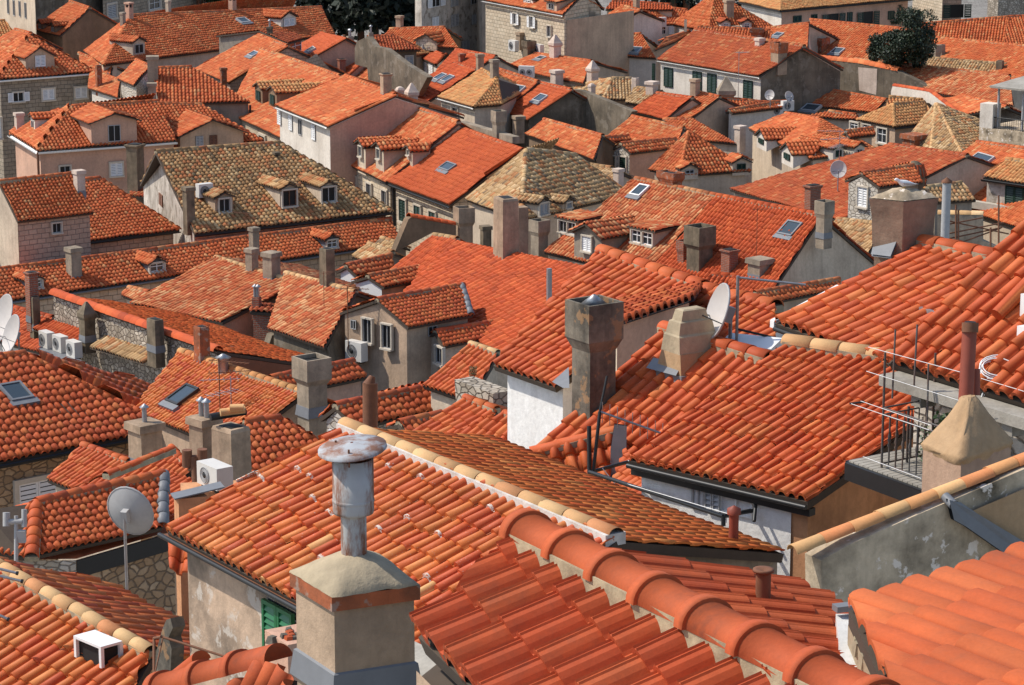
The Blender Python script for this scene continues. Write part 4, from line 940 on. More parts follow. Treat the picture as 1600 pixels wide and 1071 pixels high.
wallpoly('parapet_wall','white sloping parapet with red coping by the old hipped roof','wall','a4',[(762,570),(772,535),(1000,572),(1190,722),(1180,790),(1000,640),(762,610)],None,-23,.3,'w_white',((762,600),(1190,720)),cap=(1,3),capt='t_red',capr=.12)
h=H('old tan hipped house with white corner windows','w_beige','t_old')
p=h.gable('a4',(786,788),(986,768),(970,634),(776,644),z=-23,hip='lr',e0=(548,742),t='t_tan',pitch=28); h.gutter('bitu')
for x,y in ((540,782),(618,795)): h.win('l','a4',(x,y),40,40,'glass')
h.win('l','a4',(712,842),46,86,'glass')
h=H('old greyish hipped roof with pale ridges','w_beige','t_old')
p=h.gable('a4',(1010,935),(1215,972),(1048,642),(1040,642),z=-23.5,hip='lr',e0=(850,880),t='t_old',pitch=32,rt='t_pale')
h.chim(p,'a4',(915,890),840,150,'slab','w_red',label='wide square roof tank of reddish render')
h=H('small tan gabled house with tiny windows near the terrace','w_white','t_tan')
p=h.gable('a4',(1056,795),(1160,828),(1225,742),(1060,710),z=-23.2,t='t_tan',rt='t_pale')
h.win('r','a4',(1190,865),20,50,'glass'); h.win('r','a4',(1225,865),20,50,'glass')
h=H('old tan roof behind the hipped house','w_beige','t_old')
h.gable('a4',(720,690),(1010,690),(960,620),(750,600),z=-23,t='t_tan')
# terrace
def terrace():
    z=-22.0; P=atz('a4',(1310,790),z); w=Wall(P,atz('a4',(1640,830),z)); D,N=w.D,w.N; W=-N
    b=MB(); b.box(P-UP*9+W*0,D*7,W*4,UP*9,'w_moss')
    r=MB(); 
    for i in range(34): r.tube(P+D*(.9+i*.14)+W*.15,P+D*(.9+i*.14)+W*.15+UP*.62,.012,'bitu',5)
    r.tube(P+D*.8+W*.15+UP*.63,P+D*6+W*.15+UP*.63,.03,'bitu',6); r.tube(P+D*.8+W*.15+UP*.08,P+D*6+W*.15+UP*.08,.02,'bitu',6)
    pi=MB(); pi.box(P+UP*0,D*.85,W*.8,UP*1.35,'w_white')
    c=MB(); ps=MB()
    for i in (1.,2.6,4.6):
        ps.tube(P+D*i+W*.3,P+D*i+W*.3+UP*2.3,.07,'greyp',8); 
    for i in (1.,2.6,4.6): ps.tube(P+D*i+W*3+UP*0,P+D*i+W*3+UP*2.5,.05,'greyp',8)
    o=P+D*.7-W*.2+UP*2.3; c.box(o,D*6,W*3.6+UP*.25,UP*.1,'conc2')
    f=MB()
    for i in range(4): q=P+D*(1.6+i*1.)+W*1.3; f.cbox(q,D,W,.5,.5,.6,'brownp'); f.cbox(q+UP*.6,D,W,.7,.7,.05,'brownp')
    bw=MB(); bw.box(P+D*1.8+W*3.3,D*5,W*.3,UP*2.2,'w_dark')
    thing('roof_terrace','roof terrace with grey canopy, thin posts and black railing','terrace',P-UP*9,[('base_wall',b,[]),('railing',r,[]),('pillar',pi,[]),('canopy',c,[('post',ps)]),('back_wall',bw,[])])
    return P
terrace()
h=H('orange hipped house with three little dormers by the dish mast','w_pale','t_org')
p=h.gable('a4',(-120,800),(264,985),(325,737),(110,703),z=-23.2,hip='r',e3=(690,935),t='t_org')
h.dormer(p,'a4',(120,1000),80,60,'gable',win='gr',wall='w_white'); h.dormer(p,'a4',(-40,900),70,50,'gable',win='gr',wall='w_white')
ph=Pl(h.E2,nrm(h.B2-h.E2),nrm((h.R2-h.E2)-nrm(h.B2-h.E2)*((h.R2-h.E2)@nrm(h.B2-h.E2))))
h.dormer(ph,'a4',(435,985),70,66,'gable',win='gr',wall='w_white'); h.dormer(ph,'a4',(565,990),70,80,'gable',win='dark',wall='w_white')
h=H('orange dormer roof joined to the hipped house by the tan house','w_pale','t_org')
h.gable('a4',(510,852),(668,838),(650,795),(480,815),z=-22.6)
h=H('low orange roofs behind the open skylight','w_pale','t_mix')
h.gable('a4',(240,720),(560,745),(545,712),(380,690),z=-23.2)
h=H('orange strip of roof with two air conditioners at its end','w_pale','t_org')
h.gable('a4',(-200,680),(140,660),(120,630),(-150,640),z=-22.8)
for i,(x,y) in enumerate(((38,718),(105,688))): acu(('air conditioner with round fan on the end wall, lower of two','air conditioner with round fan on the end wall, upper of two')[i],h.W['f'].hit('a4',(x,y))+h.W['f'].N*.3,h.W['f'].D,.75,.6,.35)
h=H('wide orange-red roof below the small dormers with rolling tiles','w_pale','t_dull')
p=h.gable('p',(1140,296),(1312,345),(1512,243),(1390,226),z=-23.4,t='t_dull',wall=True)
dish('pale satellite dish on a mast before the wide roof',atz('p',(1310,265),-21.5),.85,-95,15,1.6)
antenna('aerial with three booms beside the pale dish',atz('p',(1311,262),-21.7),1.9,170,1.5,8,booms=3)
h=H('red roof with one skylight at the picture edge','w_pale','t_dull')
p=h.gable('p',(1420,300),(1640,372),(1660,240),(1527,222),z=-23.4,t='t_org'); h.sky(p,'a4',(1325,1000),70,1.4)

for i,(x,y) in enumerate(((12,592),(128,600))): dish(('small pale dish on the striped roof below the dark green shutters','small pale dish beside the two end-wall air conditioners')[i],atz('a4',(x,y),-21.6),.62,(-110,-60)[i],22,.7)
h=H('small stone bell gable with a cross behind the white gable house','w_chimd','t_dull',cat='bell gable',name='bell_gable',group=None)
_P=ats('a3',(410,330),23.0); _D=nrm(A(.87,.5,0)); _W=A(-.5,.87,0); h.base=_P-UP*4
for dx,w_,z0,z1 in ((0,2.6,-4,-.2),(-.85,.55,-.2,2.4),(.85,.55,-.2,2.4),(0,2.3,2.4,2.75),(0,1.5,2.75,3.1),(0,.8,3.1,3.5)): h.wall.cbox(_P+_D*dx+UP*z0,_D,_W,w_,.7,z1-z0,'w_chimg')
_m=MB(); _m.tube(_P+UP*3.5,_P+UP*4.7,.05,'bitu',6); _m.tube(_P+UP*4.3-_D*.3,_P+UP*4.3+_D*.3,.05,'bitu',6); h.kid('cross',_m)
_m=MB(); _m.lathe(_P+UP*.9,[(.02,.75),(.2,.7),(.3,.4),(.45,.0),(.4,.0)],'bitu',12); h.kid('bell',_m)
# =================================================================== left column
h=H('pink wall house whose roof edge is seen behind the shuttered dormer','w_pink','t_org')
h.gable('a1',(-100,296),(10,334),(192,207),(95,182),z=-21.3,wt='w_pink',caps='rv')  # pink is the shade on this gable, put into the plaster colour
h=H('grey stone house with a big shuttered gable dormer and three white windows','s_grey','t_org')
p=h.gable('a1',(-12,494),(586,448),(188,226),(184,226),z=-22,hip='lr',e0=(-330,390),wt='s_grey',t='t_org',pp=(24,20)); h.gutter('white',r=.1)
h.dormer(p,'a1',(250,425),160,72,'gable',win='wh',wall='w_beige',pd=30,wsz=(.36,.95),wy=.62)
h.win('f','a1',(112,602),58,56,'open_wh'); h.win('f','a1',(298,586),66,66,'wh'); h.win('f','a1',(500,575),66,66,'wh')
h.win('f','a1',(-40,800),80,120,'wh')
h=H('small orange roofs with a white wall between the stone house and the ridge','w_white','t_mix')
p=h.gable('a1',(545,548),(728,606),(745,500),(560,430),z=-22.6); h.chim(p,'a1',(612,545),410,45,'plain','w_red')
h=H('pale-tiled attic with a rough white stone gable','s_pale','t_mix')
p=h.gable('a1',(725,490),(826,530),(935,412),(845,372),z=-21.6,wt='s_pale')
h=H('orange roofs in the shaded gap behind the brick pipe','w_pale','t_mix')
h.gable('a1',(500,425),(680,470),(700,410),(490,330),z=-22.6)
h=H('orange roof with a small gabled annexe and a grey shaded wall','w_grey','t_org')
p=h.gable('a1',(985,642),(1550,632),(1190,415),(940,424),z=-22,wt='w_grey',t='t_org',pp=(23,19))
h.gut.tube(h.E2-UP*.2,h.E2-UP*7,.07,'bitu',8)
h.chim(p,'a1',(945,500),355,72,'slab','w_chimg'); h.chim(p,'a1',(940,605),520,58,'slab','w_chimg')
h=H('lower orange roof carrying a pale gable dormer with two windows','w_beige','t_org')
p=h.gable('a1',(1080,915),(1640,872),(1250,650),(970,642),z=-23.2,t='t_org',pp=(23,19))
h.dormer(p,'a1',(1315,915),370,86,'gable',win=[(-.2,'grey'),(.02,'brs')],wall='w_beige',wsz=(.12,.85),pd=22,wy=.45,maxl=4.5,roofw=.25)
h=H('pink house with a white gable dormer and a long white cornice','w_pink','t_org')
p=h.gable('a1',(232,935),(1095,872),(985,628),(445,660),z=-22.6,hip='l',e0=(62,830),wt='w_pink',t='t_org',rr=.15,pp=(23.5,19)); h.gutter('white',r=.12); h.gutter('white','l',r=.12)
h.dormer(p,'a1',(710,890),262,138,'gable',win='dark',wall='w_pink',wsz=(.27,.72),pd=17,roofw=.25,wy=.45)
hl=Pl(h.B1,nrm(h.E1-h.B1),nrm((h.R1-h.E1)-nrm(h.E1-h.B1)*((h.R1-h.E1)@nrm(h.E1-h.B1))))
h.dormer(hl,'a1',(205,815),44,85,'gable',win='dark',wall='w_white',pd=18)
h.win('f','a1',(720,1050),70,80,'wh'); h.win('f','a1',(402,1060),60,60,'dark'); h.chim(hl,'a1',(118,815),705,66,'slab','w_chimw')
h.gut.tube(h.E1-UP*.1-h.Wd*.05,h.E1-UP*9-h.Wd*.05,.07,'brownp',8)
# mossy house
h=H('large mossy dark-tiled house with three pale dormers','w_stain','t_moss')
p=h.gable('b1',(1208,380),(2432,240),(1737,-184),(965,-131),z=-22.3,hip='r',wt='s_pink',b1=(868,70),pitch=24,pp=(27,24),t='t_moss',rr=.15,rt='t_moss'); h.gutter('bitu')
h.face('l','w_ruin')
h.win('l','b1',(1003,168),44,72,'brs',False)
h.dormer(p,'b1',(1390,250),105,100,'gable',win='dark',wall='w_beige',wsz=(.6,.8),pd=22); h.dormer(p,'b2',(205,215),105,120,'gable',win='br',wall='w_pale',wsz=(.75,.8),pd=22)
h.dormer(p,'b2',(448,188),92,110,'gable',win='dark',wall='w_pale',wsz=(.85,.8),pd=22)
h.chim(p,'b1',(1170,310),95,78,'slab','w_chimd'); h.chim(p,'a2',(125,985),960,44,'hood','w_chimd')
h.chim(atz('b1',(1060,320),-23.5),'b1',(1060,320),-60,60,'plain','w_chimd')
acu('white air conditioner beside the first mossy dormer',p.hit('b1',(1268,165))+UP*.05,h.D,.72,.62,.35)
antenna('dark aerial in front of the mossy dormers',atz('b1',(1528,420),-22.5),1.3,150,1.0,8,booms=2,mat='rust',r=.012)
h=H('dark house end carrying a tall banded stack before the pink house','w_chimd','t_dull')
h.gable('b1',(800,140),(905,150),(915,110),(815,100),z=-23.0,wt='w_dark',pitch=10)
h.chim(h.pl,'b1',(840,120),-170,105,'brick','w_chimd')
# big pink stone pair
h=H('long orange house with an attic of pinkish stone and a small window','s_pink','t_org')
p=h.gable('b1',(-110,508),(1114,352),(620,35),(-330,120),z=-22.6,hip='r',wt='s_pink',t='t_org',rr=.15,pp=(23.5,22)); h.gutter('bitu')
h=H('pinkish stone attic with one square window and a chimney on its ridge','s_pink','t_org')
p=h.gable('b1',(112,302),(582,247),(440,8),(-8,56),z=-20.8,wt='s_pink',t='t_org',zb=-26,pp=(23,22))
h.win('f','b1',(348,342),48,58,'dark'); h.chim(p,'b1',(490,120),-10,76,'slab','w_chimw',flash=True)
h.face('l','w_pale')
# long low house
h=H('long low orange roof with three tiny grey dormers','s_ash','t_org')
p=h.gable('b1',(-50,808),(2490,430),(2422,285),(-50,605),z=-23.4,wt='s_ash',chk=False,t='t_org',pp=(24,25)); h.gutter('lead')
for x,y in ((970,615),(212,720)): h.dormer(p,'b1',(x,y),84,62,'gable',win='glass',wall='lead',wsz=(.9,.8),pd=26)
h.dormer(p,'b2',(468,470),72,62,'gable',win='glass',wall='lead',wsz=(.8,.75),pd=26)
h.chim(p,'b1',(455,650),470,100,'slab','w_chimg',flash=True); h.chim(p,'b1',(1575,520),345,66,'slab','w_chimg'); 
h=H('striped tan and red hipped roof seen across its corner','w_pink','t_multi')
p=h.gable('b1',(800,812),(1378,928),(1840,684),(1338,525),z=-22.8,t='t_multi',wt='w_pink',rt='t_pale')
h.chim(p,'b1',(1560,615),475,80,'slab','w_chimg',flash=True); h.chim(p,'b2',(95,660),500,110,'slab','w_chimg',flash=True)
h=H('small striped roof end next to the long low house','w_pale','t_multi')
h.gable('b1',(752,760),(850,800),(930,742),(800,712),z=-23.2)
h=H('striped roof with a thin aerial and a square stone chimney','w_dark','t_multi')
p=h.gable('b2',(70,965),(420,1085),(618,738),(185,622),z=-22.6,t='t_multi',wt='w_dark',rt='t_pale')
h.chim(p,'b2',(440,710),478,100,'plain','w_chimd',flash=True,d=.8)
antenna('thin aerial standing before the square stone chimney',p.hit('b2',(422,835)),1.4,60,.7,5,mat='rust',r=.012)
wallpoly('parapet_wall','low dark parapet wall beneath the striped roof','wall','b2',[(100,1010),(360,945),(372,840),(520,830),(530,1071),(300,1150),(60,1130)],None,-23.4,.5,'w_dark',((100,1060),(530,1010)))
h=H('brick stack house with rusty flues beside the striped roof','brick','t_dull')
h.gable('b2',(-40,860),(100,870),(110,835),(-20,820),z=-22.3,wt='brick',pitch=8,ov=.1,caps='')
h.chim(h.pl,'b1',(1590,840),775,60,'plain','brick',pipes=2)
# mono pitch house along the rubble wall
h=H('narrow red lean-to roof along a rubble wall with old chimneys','s_rub','t_red')
p,P=h.shed('p',[(486,558),(345,508),(180,462),(84,457),(170,487),(245,510),(318,538),(400,556)],-20.2,eave=(3,0),pitch=14,t='t_red') if False else (None,None)
Ea=atz('p',(84,458),-19.6); Eb=atz('p',(340,548),-19.6); D=nrm(Ea-Eb); W=A(-D[1],D[0],0)   # ridge along the wall, falling away behind it
dn=-W
pl=Pl(Ea,nrm(Eb-Ea),nrm(W*1.0)); 
V=nrm(W*math.cos(RAD(13))+UP*math.sin(RAD(13))); wdt=5.2
P1=atz('p',(484,558),-20.9); wv_=P1-Eb; wv_=wv_-D*(wv_@D); V=nrm(-wv_); P1=Eb+wv_; P0=Ea+wv_; print('lean',wv_)
h.slope([P1,P0,Ea,Eb],nrm(P0-P1),V,'t_redr',hs=.25,step=.01); h.base=A(Ea[0],Ea[1],1.)
ww=Wall(Ea,Eb); Ee=Eb
def quadw(a,b,zl,zh,m,mb): mb.poly([A(a[0],a[1],zl),A(b[0],b[1],zl),A(b[0],b[1],zh if np.isscalar(zh) else zh[1]),A(a[0],a[1],zh if np.isscalar(zh) else zh[0])],m)
off=ww.N*.02
quadw(Ea+off,Ee+off,1,Ea[2]-.05,'s_rub',h.wall); quadw(Ee,P1,1,(Ee[2]-.15,P1[2]-.15),'brownp',h.wall); quadw(P1,P0,1,P1[2]-.2,'w_dark',h.wall); quadw(P0,Ea,1,(P0[2]-.15,Ea[2]-.15),'w_dark',h.wall)  # dark brown on the near gable end paints its shadow
ridge(h.rid,Ea+UP*.06,Ee+UP*.06,.2,'t_red',mort=False)
h.D=ww.D; h.pl=Pl(Ea,ww.D,V)
def on(q,dz=0,c='b1',N=.3):  # point on the rubble wall top
    X=ww.hit(c,q); return X
for q,top,wp,st,m in (((275,880),605,85,'brick','brick'),((290,930),758,70,'plain','w_chimd'),((615,1000),790,105,'pyr','w_chimd'),):
    h.chim(ww.hit('b1',q)+ww.N*.45,'b1',q,top,wp,st,m)
h.chim(ww.hit('b1',(1040,1060))+ww.N*.45,'b1',(1040,1060),895,115,'plain','w_chimd',ratio=.7,d=.6)
for i,(x,y) in enumerate(((300,1040),(385,1065),(470,1100))):
    acu(('white air conditioner on the rubble wall, farthest of three','white air conditioner on the rubble wall, middle of three','white air conditioner on the rubble wall, nearest of three')[i],atz('b1',(x-8,y+52),-21.25),ww.D,.62,.56,.3)
for a_,b_,tm in (((300,905),(575,1000),'t_red'),((655,1015),(985,1110),'t_old')):
    a_,b_=ww.hit('b1',a_),ww.hit('b1',b_); ds=nrm(b_-a_); o_=ww.N*.62-UP*.30; st=MB(); vs_=-o_; vs_=nrm(vs_-ds*(vs_@ds))
    tiles(st,[a_+o_,b_+o_,b_+ww.N*.02,a_+ww.N*.02],ds,vs_,tm,.2,.3,5); st.poly([a_+o_-UP*.05,b_+o_-UP*.05,b_-UP*.05,a_-UP*.05],'soff'); h.kid('tile_ledge',st)
dish('big white satellite dish at the edge, larger of the pair by the rubble wall',atz('b1',(110,840),-20.4)+A(0,-2,0),1.75,-150,20,2.2)
dish('white satellite dish with pink back, smaller of the pair by the rubble wall',atz('b1',(190,890),-20.6)+A(0,-3,0),1.35,-150,20,2.0)
h=H('pale parapet house under the pair of white dishes','w_pink','t_red')
h.gable('b1',(-160,1000),(270,1120),(330,900),(-60,800),z=-22.2,wt='w_white',t='t_red',chk=False)
# =================================================================== centre
h=H('stone street house with a tan-orange roof and two green-windowed dormers','s_ash','t_tan')
p=h.gable('a2',(-180,700),(440,990),(520,470),(30,300),z=-23.0,wt='s_ash',t='t_mix',chk=False,caps='r')
h.dormer(p,'a2',(18,640),60,95,'gable',win='gr',wall='w_brown',pd=20); h.dormer(p,'a2',(105,668),64,100,'gable',win='gr',wall='w_brown',pd=20)
for x,y in ((45,870),(280,955),(360,990)): h.win('f','a2',(x,y),46,50,'gr')
h=H('white attic house with shuttered windows and a broad orange roof','w_white','t_deep')
p=h.gable('a2',(118,655),(437,782),(865,588),(555,470),z=-20.3,wt='w_white',t='t_org',rr=.14,caps='rv'); h.gutter('conc')
h.face('r','w_pink')
for x,y,w_,st in ((148,725,26,'wh'),(218,760,26,'wh'),(275,790,26,'dark'),(360,820,28,'wh')): h.win('f','a2',(x,y),w_,95,st,False)
h.chim(p,'a2',(805,590),460,72,'brick','w_chim',flash=True)
h=H('long stone street house with four dormers in a row','s_ash','t_mix')
p=h.gable('a2',(525,1000),(800,1130),(1258,758),(868,628),z=-22.5,wt='s_ash',t='t_mix',ov=.3,chk=False)
for x,y in ((497,985),(648,1050),(760,1065),(945,1005)):
    h.dormer(p,'a2',(x+8,y),56 if x<900 else 40,150 if x<900 else 80,'gable',win='dark',wall='w_pale',wsz=(.4,.4),pd=22,wy=.72,t='t_mix',roofw=.2)
h.chim(p,'a2',(893,625),540,56,'dome','w_chimw',flash=True); h.chim(p,'a2',(965,655),522,76,'pyr','w_chimw',flash=True)
for x,y in ((615,65),(708,112),(803,155)): h.win('f','b2',(x,y),34,84,'dark')
h=H('stone street house with green shutters under a smooth red roof','s_ash','t_deep')
p=h.gable('b2',(780,45),(1197,202),(1655,-140),(1248,-285),z=-22.5,wt='s_ash',t='t_deep',ov=.3,chk=False,wall=True,hs=1.45)
for x,y,w_,hh in ((916,235,44,135),(1008,242,42,72),(1101,268,42,50)): h.win('f','b2',(x,y),w_,hh,'gr')
h.gut.tube(h.W['f'].hit('b2',(860,60))+h.W['f'].N*.08,h.W['f'].hit('b2',(866,330))+h.W['f'].N*.08,.07,'bitu',8); h.gutter('bitu')
h.sky(p,'a2',(1195,1045),62,1.0,'lead')
wallpoly('parapet_wall','low grey parapet with lead flashing along the smooth red roof','wall','a2',[(1250,752),(1590,850),(1590,890),(1250,792)],None,-20.2,.4,'w_chimg',((1250,780),(1590,878)))
h.chim(atz('a2',(1505,860),-20.3),'a2',(1505,860),690,80,'box','w_chimg',d=1)
h=H('old brown-tiled hipped house with two weathered dormers','w_pale','t_old')
p=h.gable('p',(814,345),(985,304),(900,243),(822,234),z=-21.9,hip='lr',e0=(728,312),t='t_old',pitch=30,rr=.16)
h.dormer(p,'b3',(190,265),66,85,'gable',win='grey',wall='w_pale',t='t_old',wsz=(.8,.8)); h.dormer(p,'b3',(345,225),60,50,'gable',win='grey',wall='w_pale',t='t_old')
h=H('old tan roof strip left of the thin white chimney','w_pale','t_old')
p=h.gable('b3',(190,20),(640,100),(620,-30),(260,-80),z=-23.2,t='t_old',chk=False)
h.chim(p,'b3',(660,105),-20,66,'slab','w_chimw')
h=H('small house with a patchy tan roof and white-framed gable window','w_pale','t_moss')
p=h.gable('b2',(1352,182),(1660,162),(1640,90),(1312,106),z=-22.4,t='t_mix',wt='w_beige')
h.win('l','b2',(1282,182),34,40,'glass'); h.win('f','b2',(1413,195),20,22,'dark',False)
h.chim(atz('b2',(1290,430),-23),'b2',(1290,430),215,110,'box','w_chim'); h.chim(atz('b2',(1425,455),-23.),'b2',(1425,455),330,70,'slab','w_chimd')
h=H('small old roof with tan tiles beside the weathered dormers','w_pale','t_old')
p=h.gable('b3',(300,240),(480,190),(510,160),(330,150),z=-22.6,t='t_old')
wallpoly('garden_wall','sloping brown wall with a thin tile coping by the street house','wall','b2',[(860,495),(945,290),(960,278),(1240,328),(1240,410),(1100,370)],None,-23,.35,'w_brown',((860,495),(1240,440)),cap=(2,3),capt='t_red',capr=.12)
h=H('little old tan roofs pressed against the sloping brown wall','w_grey','t_old')
h.gable('b2',(590,520),(740,560),(850,495),(700,440),z=-23.3,t='t_old'); 
h.gable('b2',(715,455),(850,490),(905,445),(780,405),z=-23.4,t='t_old')
h=H('red roof behind the small siding gables','w_pale','t_dull')
p=h.gable('b2',(760,660),(1010,770),(1250,410),(1105,385),z=-22.8,t='t_red',chk=False,rt='t_old')
h=H('small gabled attic with white siding, the farther one','white','t_dull')
h.gable('b2',(622,638),(860,592),(838,510),(556,576),z=-22.6,t='t_mix',wt='white')
h=H('small gabled attic with white siding and red roof, the nearer one','white','t_org')
h.gable('b2',(795,710),(1070,650),(1085,572),(690,640),z=-22.4,t='t_org',wt='w_pink')
h.face('l','white')
h=H('broad red roof with a tall double-shafted chimney on its ridge','w_beige','t_deep')
p=h.gable('b2',(880,790),(1560,1160),(2062,602),(1252,438),z=-22.5,t='t_red',chk=False,rr=.14,pp=(24,46),hs=1.45)
h.chim(p,'b2',(1550,545),170,160,'plain','w_chim',flash=True,ratio=1.1,d=.7)
h.kids[-1][1].cbox(p.hit('b2',(1600,480))+A(.3,.9,-1.0),h.D,h.Wd,.42,.42,2.6,'w_chim')
pp=MB(); q=p.hit('b3',(230,830)); pp.cbox(q-UP*.3,h.D,h.Wd,.16,.16,1.75,'zinc'); thing('vent_pipe','square grey metal vent post on the broad red roof','vent pipe',q,[('shaft',pp,[])])
# the dormer house in front
h=H('beige gabled house with two framed windows and an air conditioner','w_beige','t_org')
p=h.gable('b2',(945,957),(1348,882),(1290,696),(748,786),z=-21.6,t='t_near',wt='w_beige',rr=.13,b1=(515,864),caps='r',pp=(23,28))
h.win('l','b2',(697,980),58,145,'dark'); h.win('l','b2',(817,1015),58,145,'dark'); h.win('l','b2',(607,942),34,56,'dark',False); h.win('f','b2',(1092,980),54,60,'dark',False)
fl=MB(); ridge(fl,h.E2-h.D*.1+UP*.06,h.R2-h.D*.1+UP*.06,.13,'lead',n=6,mort=False); h.kid('flashing',fl)
acu('white air conditioner on the beige gabled house',h.W['l'].hit('c2',(660,92))+h.W['l'].N*.3,h.W['l'].D,.85,.72,.35)
antenna('rusty aerial pole in front of the beige gable',h.W['l'].hit('c2',(632,10))+h.W['l'].N*.5,2.4,-10,1.1,6,mat='rust')
h=H('small red gabled dormer house beside the broad red roof','w_pale','t_org')
p=h.gable('b2',(1162,1078),(1562,995),(1538,915),(1108,985),z=-22.3,t='t_near',pp=(24,30),wt='w_pale',caps='r')
h.win('l','c2',(1145,62),46,100,'dark'); fl=MB(); ridge(fl,h.E2-h.D*.1+UP*.06,h.R2-h.D*.1+UP*.06,.13,'lead',n=6,mort=False); h.kid('flashing',fl)
def ledge():
    P=atz('c2',(618,145),-24.6); Q=atz('c2',(1060,262),-24.6); w=Wall(P,Q); ln=np.linalg.norm(Q-P); b=MB(); s=MB()
    s.box(P-UP*.35,w.D*ln,-w.N*3,UP*.35,'w_chimg'); b.box(P-w.N*.4-UP*6,w.D*ln,-w.N*2.5,UP*5.65,'w_grey')
    ws=[]
    for x in (750,865,960):
        C=w.hit('c2',(x,275))-w.N*.4; m,ss=window_mesh(C,w.D,w.N,.55,.9,'dark',True); ws.append(('window',m,[]))
    thing('terrace_ledge','stained flat ledge with dark windows below the beige gabled house','ledge',P-UP*6,[('slab',s,[]),('wall',b,[])]+ws)
ledge()
# ------------------------------------------------------------- centre right
h=H('striped red and tan roof with three attic dormers and a skylight','w_pale','t_multi')
p=h.gable('b3',(195,492),(820,640),(1272,142),(768,36),z=-22.6,t='t_multi',chk=False,rr=.14,caps='rh',hip='')
h.dormer(p,'b3',(350,385),120,95,'shed',win=[(-.22,'dark'),(.22,'dark')],wall='w_pale',t='t_multi',wsz=(.4,.75),ps=4)
h.dormer(p,'b3',(470,545),165,165,'gable',win='wh',wall='w_grey',t='t_multi',wsz=(.32,.55),pd=24,wy=.62,roofw=.2)
h.dormer(p,'b3',(812,450),140,100,'shed',win=[(-.22,'glass'),(.22,'glass')],wall='w_pale',t='t_multi',wsz=(.42,.75),ps=4)
h.sky(p,'b3',(797,122),60,1.3,'white'); h.chim(p,'b3',(985,95),5,140,'box','w_red',d=.6); h.chim(p,'b3',(170,470),300,108,'box','w_chimg')
h=H('smooth red half of the long roof with a skylight and box chimney','w_pale','t_red')
p=h.gable('b3',(822,640),(1560,815),(1922,264),(1274,142),z=-22.6,t='t_red',chk=False,rr=.14,hs=1.35)
h.sky(p,'b4',(142,358),80,1.4,'lead'); h.chim(p,'b4',(350,380),182,100,'box','w_chimg')
h.chim(p,'b3',(1165,610),340,160,'box','w_chimd'); h.chim(p,'b3',(1065,560),425,78,'box','brick'); h.chim(p,'b3',(1350,630),480,105,'brick','brick'); h.chim(p,'b3',(1540,640),540,150,'slab','w_chimg')
antenna('slim aerial rod before the smooth red roof',p.hit('b3',(1515,530)),2.1,10,.9,4,mat='rust',r=.012)
h=H('tiny gabled attic with white shutters at the foot of the red roof','w_pale','t_dull')
p=h.gable('b3',(1010,500),(1330,545),(1330,480),(955,462),z=-22.3,t='t_red',wt='w_pale'); h.win('l','b3',(955,550),60,60,'open_wh',False)
h=H('stone gable house with an open white shutter','s_pale','t_org')
p=h.gable('b4',(692,90),(960,58),(900,-45),(575,4),z=-21.2,t='t_org',wt='w_beige',b1=(474,46))
h.face('l','s_pale')
h.win('l','b4',(592,152),50,120,'wh'); h.chim(atz('b4',(275,215),-22.2),'b4',(275,215),75,100,'brick','brick',d=.7)
h=H('ribbed round chimney house behind the gull stack','w_chimd','t_dull')
h.gable('b4',(800,110),(980,90),(975,50),(830,60),z=-22.0,pitch=12,wt='w_chimd',t='t_dull')
m=MB(); q=h.pl.hit('b4',(905,80)); m.lathe(q-UP*.5,[(.52,0),(.52,.95),(.56,1.0),(.5,1.3),(.36,1.55),(.18,1.68),(.03,1.72)],'w_chimd',20)
for i in range(14): a=i/14*2*math.pi; d=A(math.cos(a),math.sin(a),0); m.tube(q+d*.56+UP*.5,q+d*.37+UP*1.06,.07,'t_dull',6)
h.kid('chimney',m)
h=H('old tan roof with a broken edge near the white pipe','w_grey','t_old')
h.gable('b4',(1040,185),(1290,170),(1200,62),(985,90),z=-21.9,t='t_old')
h=H('old tan roof fragment below the stone gable house','w_chimg','t_old')
h.gable('b4',(270,420),(620,505),(720,320),(430,288),z=-22.6,t='t_old',chk=False)
h=H('small striped roof in the gap, upper of two','w_pink','t_multi')
h.gable('b4',(52,492),(275,548),(520,492),(165,408),z=-22.6,t='t_multi',rt='t_pale')
h=H('small striped hipped roof in the gap, lower of two','w_pink','t_multi')
h.gable('b4',(290,655),(580,598),(522,497),(270,550),z=-22.8,hip='l',e0=(20,668),t='t_multi',rt='t_pale')
h=H('orange tile strip with a rounded ridge above the pink attic','w_beige','t_org')
h.gable('b4',(-60,820),(460,720),(440,660),(-80,745),z=-21.9,pitch=28,t='t_org')
h.gable('b3',(1180,690),(1640,740),(1700,660),(1240,630),z=-22.3,pitch=24,t='t_red',chk=False)
h=H('peeling pale house with a black louvred shutter at the edge','w_stain','t_tan')
p=h.gable('b4',(1332,28),(1680,80),(1790,-40),(1480,-85),z=-21.6,t='t_tan',wt='w_ruin'); h.gutter('bitu',r=.12)
h.win('f','b4',(1530,150),95,165,'gr',False); 
s=MB(); w=h.W['f']; s.box(w.hit('b4',(1290,215))-w.D*.5,w.D*12,w.N*.35,UP*.35,'sill'); h.kid('sill',s)
wallpoly('garden_wall','low weathered wall with a tile coping by the rusty poles','wall','b4',[(1050,260),(1330,265),(1330,420),(1440,470),(1440,560),(1050,520)],None,-21.5,.3,'w_chimg',((1050,500),(1440,520)),cap=(0,1),capt='t_old')
